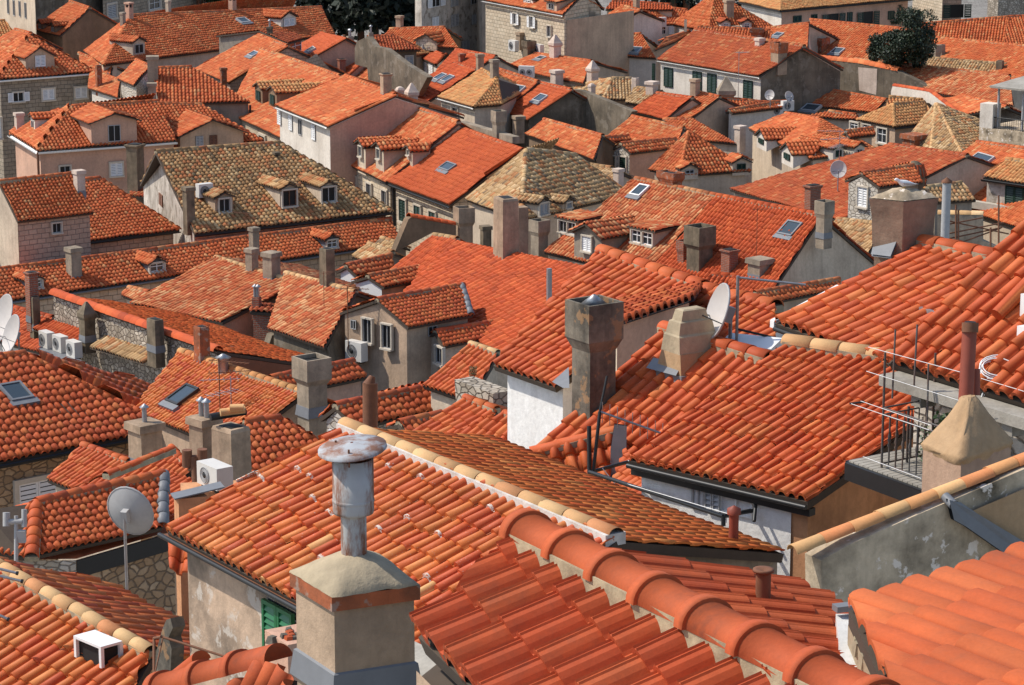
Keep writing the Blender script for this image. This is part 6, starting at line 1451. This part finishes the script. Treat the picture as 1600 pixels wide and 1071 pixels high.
# far side of the ridge
print('BR',(h.R2-h.E2)@h.Wd,h.R2[2]-h.E2[2]); B2=atz('p',(1226,862),-8.85); print((B2-h.R2)@h.Wd,B2[2]-h.R2[2],(B2-h.R2)@h.D); B1=B2+(h.R1-h.R2)+h.D*-.6; print('B1',proj(B1),(B1-h.R1)@h.Wd,B1[2]-h.R1[2],h.R1[2]-h.R2[2]); 
nb=np.cross(B1-B2,h.R1-B2); V=nrm(np.cross(nrm(nb),nrm(B1-B2)))
if V[2]<0: V=-V
h.slope([B2,B1,h.R1,h.R2],nrm(B1-B2),V,'t_bigr',per=.165,L=.31,step=.010,ns=12,hs=.22,jit=.25)
def vpoly(mb,a,b,za,zb,bot,m): mb.poly([A(a[0],a[1],bot),A(b[0],b[1],bot),A(b[0],b[1],zb),A(a[0],a[1],za)],m)
i1,i2,i3=h.E2,h.R2,B2; e=nrm(h.R1-h.R2)*.12
h.wall.poly([A(i1[0],i1[1],12)+e,A(i3[0],i3[1],12)+e,i3+e-UP*.12,i2+e-UP*.12,i1+e-UP*.12],'w_grey')
m=MB(); q=Pl(B2,nrm(B1-B2),V).hit('p',(1146,845)); m.tube(q-UP*.1,q+UP*.32,.055,'redp',12); m.lathe(q+UP*.3,[(.075,0),(.075,.06),(.0,.1)],'redp',12); h.kid('flue_pipe',m)
g=MB(); P1_,P2_=h.E1-h.Wd*.04-UP*.07-h.D*.1,h.E2-h.Wd*.04-UP*.07; g.tube(P1_,P2_,.028,'bitu',8); g.box(P1_+h.Wd*.05-UP*.06,P2_-P1_,h.Wd*.1,UP*.06,'rust'); h.kid('gutter',g)
h.win('f','d2',(165,735),215,330,'bgr',False,label='bright green louvred shutters')
w=h.W['f']
mo=MB(); x=w.hit('d1',(1060,380)); tiles(mo,[x,x+h.D*.0+A(.5,-.1,0),x+A(.5,.4,.25),x+A(0,.5,.25)],nrm(A(.5,-.1,0)),nrm(A(0,.5,.25)),'t_near',.2,.3,8); h.kid('lean_to_tiles',mo)
ru=MB(); fp=[w.hit('d1',x) for x in ((1135,640),(1150,700),(1122,760),(1142,830),(1132,1020),(1028,1030),(1036,900),(1058,800),(1086,705),(1110,650))]; f2=[x+w.N*.16 for x in fp]
ru.poly(f2[::-1],'w_soot'); 
for i_ in range(10): j_=(i_+1)%10; ru.poly([fp[i_],fp[j_],f2[j_],f2[i_]],'w_soot')
h.kid('broken_edge',ru)
# rusty pipe in front of rubble gable
q=ats('c2',(707,525),92); m=MB(); m.tube(q-UP*.6,ats('c2',(707,235),92),.13,'rust',12); c=MB(); x=ats('c2',(712,220),92); c.tube(ats('c2',(700,245),92),ats('c2',(722,190),92),.11,'rust',10,r2=.05); thing('flue_pipe','rusty stove pipe rising before the rubble gable roof','flue pipe',q,[('shaft',m,[('cowl',c)])])
# ------------------------------------------------------------- lower left
h=H('small beige gabled outhouse with an orange roof by the rubble wall','w_pale','t_near')
p=h.gable('c1',(288,830),(462,902),(802,722),(515,615),z=-20.2,t='t_near',wt='w_pale',rr=.12)
h.chim(p,'c1',(895,720),490,215,'slab','w_chim',pipes=1)
h=H('orange slope rising to the twin-headed rusty flue','w_pale','t_near')
p=h.gable('c1',(400,930),(840,1080),(1190,770),(1060,632),z=-19.6,t='t_near',chk=False,back=False,rr=.11)
ridge(h.rid,ats('c1',(655,795),68),ats('c1',(1070,632),66),.11,'t_near',n=8)
h.chim(p,'c1',(1265,730),455,190,'slab','w_chim',pipes=2); h.chim(p,'c1',(1430,870),520,250,'plain','w_chim',ratio=1.1,d=.8)
m=h.kids[-1][1]; q=p.hit('c1',(1430,870)); tq=q+UP*vat(q,'c1',500); 
for i in range(3): m.tube(tq+A(-.5+.25*i,.3,.15+.12*i),tq+A(.35,.7-.2*i,.2+.1*i),.1,'t_pale' if i else 'bitu',8)
m=MB(); q=ats('c1',(1222,890),80); m.tube(q,ats('c1',(1200,690),80),.085,'rust',10); hd=MB(); a,b=ats('c1',(1160,700),80),ats('c1',(1255,695),80); hd.tube(a,b,.06,'rust',10); 
for x in (a,b): hd.tube(x-UP*.17,x+UP*.17,.1,'rust',12)
thing('flue_pipe','twin-headed rusty iron flue next to the square stacks','flue pipe',q,[('shaft',m,[]),('twin_head',hd,[])])
acu('white air conditioner lying behind the wide orange roof',ats('c1',(1335,890),98),nrm(A(.6,-.8,0)),.62,.36,.3)
bw=MB(); q=ats('c1',(1110,1080),104); bw.box(q-UP*7,A(.42,.15,0),A(-.1,.25,0),UP*7.32,'w_ochre'); fa_=ats('c1',(1335,890),98); bw.box(A(fa_[0]-.5,fa_[1]-.25,q[2]-7),A(1.1,.2,0),A(-.1,.6,0),UP*(fa_[2]-q[2]+7),'w_ochre'); bw.box(q+UP*.32-A(.05,.05,0),A(.72,.3,.1),A(-.1,.3,0),UP*.02,'lead'); thing('roof_box','small ochre roof box with a lead lid beside the wide orange roof','roof box',q,[('casing',bw,[])])
h=H('stone house with a big dish and deep-rolled orange roof','s_brn','t_near')
p=h.gable('d1',(170,278),(1010,88),(1015,-238),(228,-65),z=-18.7,t='t_near',rr=.16,back=True,ov=.0,wall=False,pp=(45,45))
z_=p.O[2]-CAMZ-.25
k=[atz('d1',x,z_) for x in ((108,292),(470,288),(1075,110),(1000,60),(160,240))]; h.wall.poly([k[0],k[1],k[2],k[3],k[4]],'t_smooth')
k=[x-UP*.03 for x in k]
h.wall.poly([k[0]-UP*9,k[1]-UP*9,k[1],k[0]],'s_pale'); h.wall.poly([k[1]-UP*9,k[2]-UP*9,k[2],k[1]],'s_brn')  # sun and shade painted in: pale stone on the lit wall, brown on the other
fm=MB(); wq=Wall(k[1],k[2]); fm.box(k[1]-UP*.42+wq.N*.03,k[2]-k[1],wq.N*.05,UP*.42,'bitu'); h.kid('fascia',fm)
hl=[atz('d1',x,z_+.2) for x in ((-330,200),(150,275))]+[h.R1,p.hit('d1',(-100,-20))]
vv=np.cross(nrm(np.cross(hl[1]-hl[0],hl[2]-hl[0])),nrm(hl[1]-hl[0])); h.slope(hl,nrm(hl[1]-hl[0]),nrm(vv if vv[2]>0 else -vv),'t_near'); ridge(h.rid,atz('d1',(195,268),z_+.35),h.R1,.17,'t_near',n=10)
fl=MB(); ridge(fl,h.E2+UP*.05,h.R2+UP*.05,.15,'lead',n=6,mort=False); h.kid('flashing',fl)
Pd=ats('d1',(790,10),84); dish('large grey satellite dish on a tall pole before the brown stone wall',Pd,1.0,70,14,1.6,'greyp')
h=H('narrow orange roofs squeezed between the dish house and wide roof','w_beige','t_near')
h.gable('c1',(880,1090),(1120,1190),(1340,890),(1010,770),z=-19.4,t='t_near',chk=False,back=False,caps='')
m=MB(); q=ats('d1',(100,380),95); m.tube(q,ats('d1',(100,20),95),.035,'greyp',8); m.tube(ats('d1',(35,60),95),ats('d1',(140,55),95),.05,'greyp',8); m.tube(ats('d1',(40,85),95),ats('d1',(40,0),95),.06,'greyp',10); m.tube(ats('d1',(150,90),95),ats('d1',(150,-20),95),.045,'greyp',10); m.box(ats('d1',(105,190),95.),A(.14,0,0),A(0,.1,0),UP*.2,'greyp'); thing('vent_pipe','grey branched vent pipes at the left edge beside the dish house','vent pipe',q,[('pipes',m,[])])
h=H('orange roof with a pale mortar ridge and a white hatch at the corner','w_pale','t_big')
p=h.gable('d1',(-700,980),(560,1580),(940,892),(-60,322),z=-12.6,t='t_big2',jit=.7,rr=.12,rt='t_pale',rkw=dict(tp=.4),back=True,chk=False,pp=(61,165),step=.03,ns=12,pitch=22)
m=MB(); a,b,c=p.hit('d1',(470,770))+UP*.25,p.hit('d1',(700,850))+UP*.25,p.hit('d1',(590,735))+UP*.25
O=p.hit('d1',(620,935)); D=h.D; W=h.Wd
lid=MB(); q=ats('d1',(625,850),scl(O)*1.01); lid.box(q,-D*.62,W*.34,UP*.035,'white'); m.box(q-UP*.26+D*-.62,D*.05,W*.05,UP*.26,'white'); m.box(q-UP*.26-D*.05,D*.05,W*.05,UP*.26,'white'); m.box(q-UP*.3+W*.3-D*.05,D*.05,W*.05,UP*.3,'white'); m.box(q-UP*.28-D*.6+W*.06,D*.55,W*.26,UP*.24,'dark'); h.kid('roof_hatch',m,[('lid',lid)])
m=MB()
for a,b in (((-40,340),(100,375)),((-60,380),(130,425)),((-40,620),(45,660))): m.tube(ats('d1',a,118),ats('d1',b,118),.02,'zinc',6); x=ats('d1',b,118); m.tube(x,x+nrm(ats('d1',b,118)-ats('d1',a,118))*.03,.03,'bitu',6)
thing('aerial','steel aerial bars reaching in at the lower corner','aerial',ats('d1',(0,380),118),[('boom',m,[])])
m=MB(); 
for a,b,r in (((955,780),(955,1110),.016),((955,780),(1000,770),.016),((1000,770),(1430,905),.014),((1010,775),(960,1000),.008),((1180,940),(1260,975),.014)): m.tube(ats('d1',a,152),ats('d1',b,154),r,'rust',6)
thing('washing_frame','thin rusty rail in front of the peeling plaster wall','washing frame',ats('d1',(955,1110),152),[('rail',m,[])])
m=MB(); x=ats('d2',(230,830),165); m.cbox(x-UP*1.5,nrm(A(.5,-.85,0)),nrm(A(.85,.5,0)),.5,.35,1.62,'w_pink'); 
rs=np.random.RandomState(2)
for i in range(14): m.cbox(x+A(*(rs.rand(3)-.5))*A(.4,.3,.05)+UP*.08,nrm(A(rs.rand(),-.8,0)),nrm(A(.8,rs.rand(),0)),.1,.1,.07,'w_soot' if i%3 else 't_near',.06,.06)
thing('chimney','low broken brick stub beside the green shutter','chimney',x-UP*1.5,[('shaft',m,[])])
# ------------------------------------------------------------- foreground
h=H('foreground roof of ribbed tiles with a fat collared ridge','w_beige','t_rib')
p=h.gable('p',(650,988),(1010,1330),(1330,1112),(822,853),z=-4.35,pitch=22,t='t_rib',wall=False,chk=False,back=False,caps='',pp=(163,405),step=.03,prof='rib',jit=.25)
ridge(h.rid,h.R1+UP*.098,h.R2+UP*.098+(h.R2-h.R1)*.35,.122,'t_ridge',n=14,L=.46,collar=.055,mort=True,mm='ymort',sink=.25)

B2=h.R2+h.Wd*.95-UP*.43; B1=h.R1+h.Wd*.95-UP*.43
u1=atz('p',(1338,985),-4.25); 
a=h.D; V=nrm(-h.Wd*math.cos(RAD(15))+UP*math.sin(RAD(15))); pr=Pl(h.R1,-a,V)
rp=[pr.hit('p',x) for x in ((1400,1110),(1342,985),(1300,938),(1225,905),(960,868),(822,853),(1330,1112))]
h.slope([pr.hit('p',x) for x in ((1385,1150),(1337,985),(1300,940),(1225,905),(940,866),(822,853),(1330,1112))],pr.D,pr.V,'t_rib',per=.215,L=.38,prof='rib',step=.014,hs=.5,jit=.25,ns=14)
m=MB(); q=pr.hit('p',(1187,940)); q=q+pr.N*.07; m.tube(q-UP*.1,q+UP*.09,.04,'rust',14); m.lathe(q+UP*.09,[(.04,0),(.055,0),(.055,.014),(.035,.014),(.0,.0)],'rust',14); h.kid('flue_pipe',m)
us=[x-UP*.25 for x in ((h.E1),(h.R1),(h.R2),(h.E2))]; h.wall.poly(us,'soff'); b=h.E1-UP*.25; h.wall.poly([h.E1-UP*4,h.E2-UP*4,h.E2-UP*.2,h.E1-UP*.2],'w_beige')
# grey ledge beside the stack
lg=MB(); lg.poly([ats('d2',x,s_) for x,s_ in (((900,760),262),((1330,960),275),((1400,1350),300),((880,1350),290))][::-1],'conc2'); h.kid('gutter_bed',lg)
# chimney
S0=300; f=ats('d2',(470,528),S0); zC=f[2]
def zt(q,z): r=ray('d2',q); return CAM+r*((z-CAMZ)/r[2])
l,r_=zt((208,368),zC),zt((1018,452),zC); b=l+r_-f; cen=(l+r_)/2; sq=[f,r_,b,l]
sh=MB(); bd=MB(); cp=MB(); fl=MB()
bh=-vat(f,'d2',618); ins=.90
def ring4(k,z): return [cen+(x-cen)*k+UP*z for x in sq]
def loft(mb,a,b,m): 
    for i in range(4): mb.poly([a[i],a[(i+1)%4],b[(i+1)%4],b[i]],m)
loft(bd,ring4(1,-bh),ring4(1,0),'w_red'); bd.poly(ring4(1,-bh)[::-1],'w_red')
loft(sh,ring4(.93,-2.2),ring4(.905,-bh+.0),'w_chim')
hD=vat(cen,'d2',240); nq=8; rings=[]
def rs_(k,sqx=None):
    o=[]
    for i in range(4):
        for j in range(nq): o.append(cen+((sq[i]*(1-j/nq)+sq[(i+1)%4]*(j/nq))-cen)*k)
    return o
for kf,zf in ((1.0,.0),(.99,.05),(.92,.2),(.78,.44),(.58,.68),(.4,.84),(.24,.95),(.16,1.0)):
    base=rs_(kf); t=min(1,max(0,(zf-.05)/.75)); R_=np.mean([np.linalg.norm(x-cen) for x in base]); o=[]
    for x in base: d=x-cen; o.append(x*(1-t)+(cen+d/np.linalg.norm(d)*R_)*t+UP*hD*zf+A(*(rnd.random()-.5 for _ in range(3)))*.009)
    rings.append(o)
n=4*nq; vs=np.vstack(rings); cp.quads(vs,[[k*n+i,k*n+(i+1)%n,(k+1)*n+(i+1)%n,(k+1)*n+i] for k in range(len(rings)-1) for i in range(n)],'w_capn',True,vs[:,:2]); cp.poly(rings[-1],'w_capn')
loft(fl,ring4(1.02,-vat(cen,'d2',0)*0-bh-1.0),ring4(1.0,-bh-.93),'lead'); 
hb=-vat(f,'d2',1040); fl=MB(); loft(fl,ring4(1.03,-hb-.12),ring4(.96,-hb+.02),'lead'); loft(fl,ring4(.96,-hb+.02),ring4(.9,-hb+.03),'lead')
pi=MB(); q=cen+UP*hD*.93; h1=vat(cen,'d2',0); h2=vat(cen,'c2',700)
sc_=scl(cen); r1=80/KZ/sc_; r2=128/KZ/sc_
pi.tube(q,cen+UP*(h1+.02),r1,'rustw',20); pi.lathe(cen,[(r1,h1-.02),(r1*1.15,h1),(r2*.97,h1),(r2,h1+.015),(r2,h2),(r2*.94,h2),(r2*.94,h2-.14),(.01,h2-.14)],'rustw',28)
pi.lathe(cen,[(r2*1.0,h1+.06),(r2*1.025,h1+.065),(r2*1.025,h1+.075),(r2,h1+.08)],'rustw',28)
cw=MB(); hc0,hc1=vat(cen,'c2',645),vat(cen,'c2',600); R_=214/KZ/sc_
axc=nrm(A(-.10,-.10,1.0)); ca=cen+UP*(hc0+.0); cx=nrm(np.cross(axc,A(0,1,0))); cx=nrm(A(1,0,.10)); cy=np.cross(axc,cx)
cw.lathe(ca,[(R_*1.0,0),(R_*.99,.015),(R_*.5,(hc1-hc0)*.62),(.008,(hc1-hc0)*1.0)],'rustb',26,ax=cx,ay=cy,az=axc); cw.lathe(ca,[(.008,(hc1-hc0)*.9),(R_*.97,-.004),(R_*1.0,0)],'rust',26,ax=cx,ay=cy,az=axc)
for i in range(3): a_=i*2.1+.4; d=A(math.cos(a_),math.sin(a_),0)*r2*.97; cw.tube(cen+d+UP*(h2-.02),cen+d*1.1+UP*(hc0+.03),.006,'rust',5)
thing('chimney','large plastered foreground chimney with brick band and rusting metal flue','chimney',cen-UP*2.2,[('shaft',sh,[('brick_band',bd),('flashing',fl)]),('chimney_cap',cp,[]),('flue_pipe',pi,[('cowl',cw)])])
# red ridge at the bottom left
h=H('blurred red ridge tiles rising at the bottom beside the chimney','w_beige','t_ridge')
a,b=ats('d1',(1020,1120),255),ats('d2',(140,880),262); a2=ats('d1',(1380,960),258)
ridge(h.rid,ats('d1',(1000,1080),250)-UP*.02,ats('d2',(145,905),262),.125,'t_ridge',n=14,L=.36,collar=.045,sink=.1,mort=False)
pp_=[ats('d2',x,s_) for x,s_ in (((-140,1150),258),((300,1150),275),((280,990),268),((60,940),262))]
D=nrm(pp_[1]-pp_[0]); nn=nrm(np.cross(D,pp_[3]-pp_[0])); nn=nn if nn[2]>0 else -nn
tiles(h.roof,pp_,D,np.cross(nn,D),'t_ridge',.22,.34,14,.03,.3); h.base=a-UP*5
ridge(h.rid,ats('d1',(1000,1090),200),ats('d1',(1225,900),205),.09,'t_near',n=10,L=.5,mort=False)
h.roof.poly([x-UP*.06 for x in pp_],'soff')
# coral roof bottom right
h=H('smooth coral tiled roof in the bottom corner falling away','w_capn','t_smooth')
p=h.gable('p',(1680,842),(1326,945),(1425,1160),(1830,1040),z=-4.1,pitch=1.5,t='t_smooth',wall=False,chk=False,back=False,caps='',per=.19,L=.42,prof='flat',step=.017,jit=.6)
mo=MB(); rs=np.random.RandomState(8)
for i in range(60):
    t=i/60; q=h.E2*(1-t)+h.R2*t+p.D*(-.02+.10*-rs.rand())-UP*(.05); mo.cbox(q-UP*.10,nrm(A(rs.rand()-.3,-1,0)),nrm(A(1,rs.rand()-.3,0)),.08,.07,.06,'mort',.05,.05)
h.kid('mortar_bed',mo); h.wall.poly([h.E1-UP*3,h.E2-UP*.3,h.E2-UP*.1,h.E1-UP*.1],'w_capn'); h.wall.poly([h.E2-UP*.3,h.R2-UP*.3,h.R2-UP*.1,h.E2-UP*.1],'w_capn')
m=MB(); q=[atz('d4',x,-4.30) for x in ((420,628),(640,628),(860,800),(960,1180),(480,1180))]; m.poly(q,'conc'); m.poly([x-UP*.2 for x in q][::-1],'conc'); 
for i in range(5): m.poly([q[i]-UP*.2,q[(i+1)%5]-UP*.2,q[(i+1)%5],q[i]],'conc')
lp=MB(); x=atz('d4',(430,625),-4.27); lp.box(x,A(.18,.06,0),A(-.02,.06,0),UP*.03,'lead'); thing('gutter_channel','pale concrete valley gutter between the two foreground roofs','gutter',q[0],[('bed',m,[('flashing',lp)])])
h=H('low orange tile edge squeezed behind the foreground ribbed roof','w_beige','t_near')
h.gable('d4',(40,470),(330,520),(330,420),(180,400),z=-10.8,t='t_near',chk=False,back=False,wall=False,caps='')
# ---------------------------------------------------------------- gull
def gull():
    global GULL
    P=GULL; k_=.6
    d=nrm(A(-.9,-.35,0)); s=nrm(np.cross(d,UP)); b=MB()
    st=[(-.30,.015,.075),(-.24,.03,.085),(-.15,.055,.10),(-.05,.075,.115),(.05,.08,.125),(.12,.06,.15),(.165,.045,.19),(.20,.04,.215),(.235,.035,.22),(.262,.018,.21),(.275,.004,.205)]
    n=12; v=[]; 
    for x,r,z in [(x*k_,r*k_,z*k_) for x,r,z in st]:
        for i in range(n): a=2*math.pi*i/n; v.append(P+d*x+s*math.cos(a)*r*.9+UP*(z+math.sin(a)*r))
    f=[[k*n+i,k*n+(i+1)%n,(k+1)*n+(i+1)%n,(k+1)*n+i] for k in range(len(st)-1) for i in range(n)]
    b.quads(v,f,'white',True,np.zeros((len(v),2))); b.poly(v[:n][::-1],'white')
    wg=MB()
    for sd in (-1,1):
        pts=[(.08,.075,.15),(.0,.088,.145),(-.12,.08,.125),(-.26,.05,.10),(-.36,.02,.085),(-.25,.035,.075),(-.1,.075,.085),(.04,.08,.10)]
        q=[P+d*x*k_+s*sd*y*k_+UP*z*k_ for x,y,z in pts]; q2=[x+s*sd*.012 for x in q]; wg.poly(q2 if sd<0 else q2[::-1],'greyp'); wg.poly(q if sd>0 else q[::-1],'greyp')
        for i in range(8): j=(i+1)%8; wg.poly([q[i],q[j],q2[j],q2[i]],'greyp')
    bk=MB(); bk.tube(P+d*.268*k_+UP*.208*k_,P+d*.325*k_+UP*.195*k_,.007,'beak',6,r2=.003)
    ey=MB(); 
    for sd in(-1,1): ey.lathe(P+d*.243*k_+s*sd*.027*k_+UP*.226*k_,[(.001,-.004),(.004,0),(.001,.004)],'dark',6,ax=d,ay=UP,az=s*sd)
    lg=MB()
    for sd in(-1,1): lg.tube(P+s*sd*.018-UP*.1,P+s*sd*.018+UP*.04,.005,'beak',5)
    thing('seagull','white and grey gull sitting on top of the wide flared chimney','bird',P,[('body',b,[('eye',ey)]),('wing',wg,[]),('beak',bk,[]),('leg',lg,[])])
M['beak']=flat_mat('yellow_beak',(.6,.35,.06),.5)
gull()
# ---------------------------------------------------------------- trees
def tree(name,label,c,base,rad,h,seed,mat,n=9000,lobes=22,sq=.8,lsz=.16,group=None,trunk=.25,zlo=.35):
    rs=np.random.RandomState(seed); tr=MB(); cr=MB(); B=np.array(base); top=B+UP*h
    tr.tube(B,B+UP*h*.55,trunk,'brownp',8,r2=trunk*.55)
    cs_=[]
    for i in range(lobes):
        a=rs.rand()*6.28; r=rad*math.sqrt(rs.rand())*.8; z=h*(zlo+(.95-zlo)*rs.rand()); r*=1.0-.55*max(0,(z/h-.6)/.4); cs_.append((A(B[0]+r*math.cos(a),B[1]+r*math.sin(a),B[2]+z),rad*(.22+.24*rs.rand())))
        if i<9: tr.tube(B+UP*h*(.25+.3*rs.rand()),cs_[-1][0],trunk*.32,'brownp',6,r2=trunk*.08)
    pts=[]
    for cc,rr in cs_:
        k=n//lobes; d=rs.randn(k,3); d/=np.linalg.norm(d,axis=1)[:,None]; pts.append(cc+d*(rr*(.55+.5*rs.rand(k))[:,None])*A(1,1,sq))
    leaves(cr,np.vstack(pts),lsz,rs,mat)
    thing(name,label,'tree',B,[('trunk',tr,[]),('crown',cr,[])],group)
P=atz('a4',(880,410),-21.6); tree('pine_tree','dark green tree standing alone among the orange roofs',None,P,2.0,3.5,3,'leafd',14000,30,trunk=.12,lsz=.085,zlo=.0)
P=atz('a4',(740,395),-21.6); tree('pine_tree','lower dark bush beside the lone dark tree',None,P,1.25,2.0,4,'leafd',7500,16,trunk=.08,lsz=.08,zlo=.0)
for i,(x,y,r,hh,l) in enumerate(((690,165,1.1,1.9,'green shrub by the pink house wall, left-hand one'),(765,165,1.2,1.7,'green shrub by the pink house wall, right-hand one'))): P=atz('a4',(x,y+4),-23.9); tree('shrub',l.replace(', left-hand one',' between the two wide windows').replace(', right-hand one',' beneath the narrow windows'),None,P,r,hh,20+i,'leafm',3500,12,group=None,trunk=.08,lsz=.08,zlo=.15)
xs=[(470,190,6,21),(560,200,7,24),(650,210,7.5,25),(740,215,7,26),(830,215,7.5,25),(920,220,7,24),(1000,225,6.5,22)]
for i,(x,y,r,hh) in enumerate(xs):
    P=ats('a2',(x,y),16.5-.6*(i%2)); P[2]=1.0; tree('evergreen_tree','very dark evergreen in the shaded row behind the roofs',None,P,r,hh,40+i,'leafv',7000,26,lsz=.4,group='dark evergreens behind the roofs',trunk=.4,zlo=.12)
for i,(x,r,hh) in enumerate(((1130,4,20),(1230,4,21),(1340,4,20))): 
    P=ats('a1',(x,80),18.5); P[2]=1.; tree('climbing_shrub',('dark shrub against the grey stone building, near the first chimney','dark shrub against the grey stone building, between its windows','dark shrub against the grey stone building, under the second window')[i],None,P,2.6,16.5,60+i,'leafm',3000,12,lsz=.22)
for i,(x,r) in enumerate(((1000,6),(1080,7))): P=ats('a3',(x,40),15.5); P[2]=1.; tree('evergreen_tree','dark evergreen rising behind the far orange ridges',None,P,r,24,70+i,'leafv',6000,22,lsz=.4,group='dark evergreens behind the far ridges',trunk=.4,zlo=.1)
# ---------------------------------------------------------------- ground
def ground():
    me=MB(); ys=[-60,-10,0,8,20,32,45,58,70,100,160,230,300,340,420,600,1000,2500]; xs=[-1500,-400,-150,-60,-25,0,25,60,150,400,1500]
    v=[];z=lambda y: GZ(y) if y<=320 else 1+(y-320)*.35 if y<1000 else 1+680*.35
    for y in ys:
        for x in xs: v.append((x,y,z(y)))
    n=len(xs); f=[[j*n+i,j*n+i+1,(j+1)*n+i+1,(j+1)*n+i] for j in range(len(ys)-1) for i in range(n-1)]
    me.quads(v,f,'paving',False,[(p[0],p[1]) for p in v]); o=me.build('ground'); setp(o,'grey stone paving of the alleys between the houses','ground',None,'structure')
M['paving']=stone_mat('alley_paving',[(.3,.28,.25),(.22,.2,.18)],(.12,.11,.1),(.8,.5),'block')
ground()
for h in HOUSES: 
    if h.base is None: print('no base',h.label); continue
    h.finish()
# ---------------------------------------------------------------- camera and light
sc=bpy.context.scene
cam=bpy.data.cameras.new('camera'); co=bpy.data.objects.new('camera',cam); sc.collection.objects.link(co)
co.location=Vector(CAM); co.rotation_euler=(math.radians(90)-DEP,0,0); cam.sensor_width=36; cam.lens=F/1600*36; cam.clip_start=.5; cam.clip_end=6000
sc.camera=co
SUNV=nrm(A(-.92,.14,1.10)); 
sd=bpy.data.lights.new('sun','SUN'); sd.energy=3.7; sd.angle=RAD(.53); sd.color=(1,.94,.84); so=bpy.data.objects.new('sun',sd); sc.collection.objects.link(so)
so.rotation_euler=Vector(SUNV).to_track_quat('Z','Y').to_euler()
w=bpy.data.worlds.new('World'); sc.world=w; w.use_nodes=True; nt=w.node_tree; bg=nt.nodes['Background']
sk=nt.nodes.new('ShaderNodeTexSky'); sk.sky_type='NISHITA'; sk.sun_disc=False; sk.sun_elevation=math.asin(SUNV[2]); sk.sun_rotation=math.atan2(SUNV[0],SUNV[1]); nt.links.new(sk.outputs[0],bg.inputs[0]); bg.inputs[1].default_value=.15
vs=sc.view_settings; vs.view_transform='Standard'; vs.look='None'; vs.exposure=.32; vs.gamma=1
print('houses',len(HOUSES),'objects',len(bpy.data.objects),'polys',sum(len(m.polygons) for m in bpy.data.meshes))
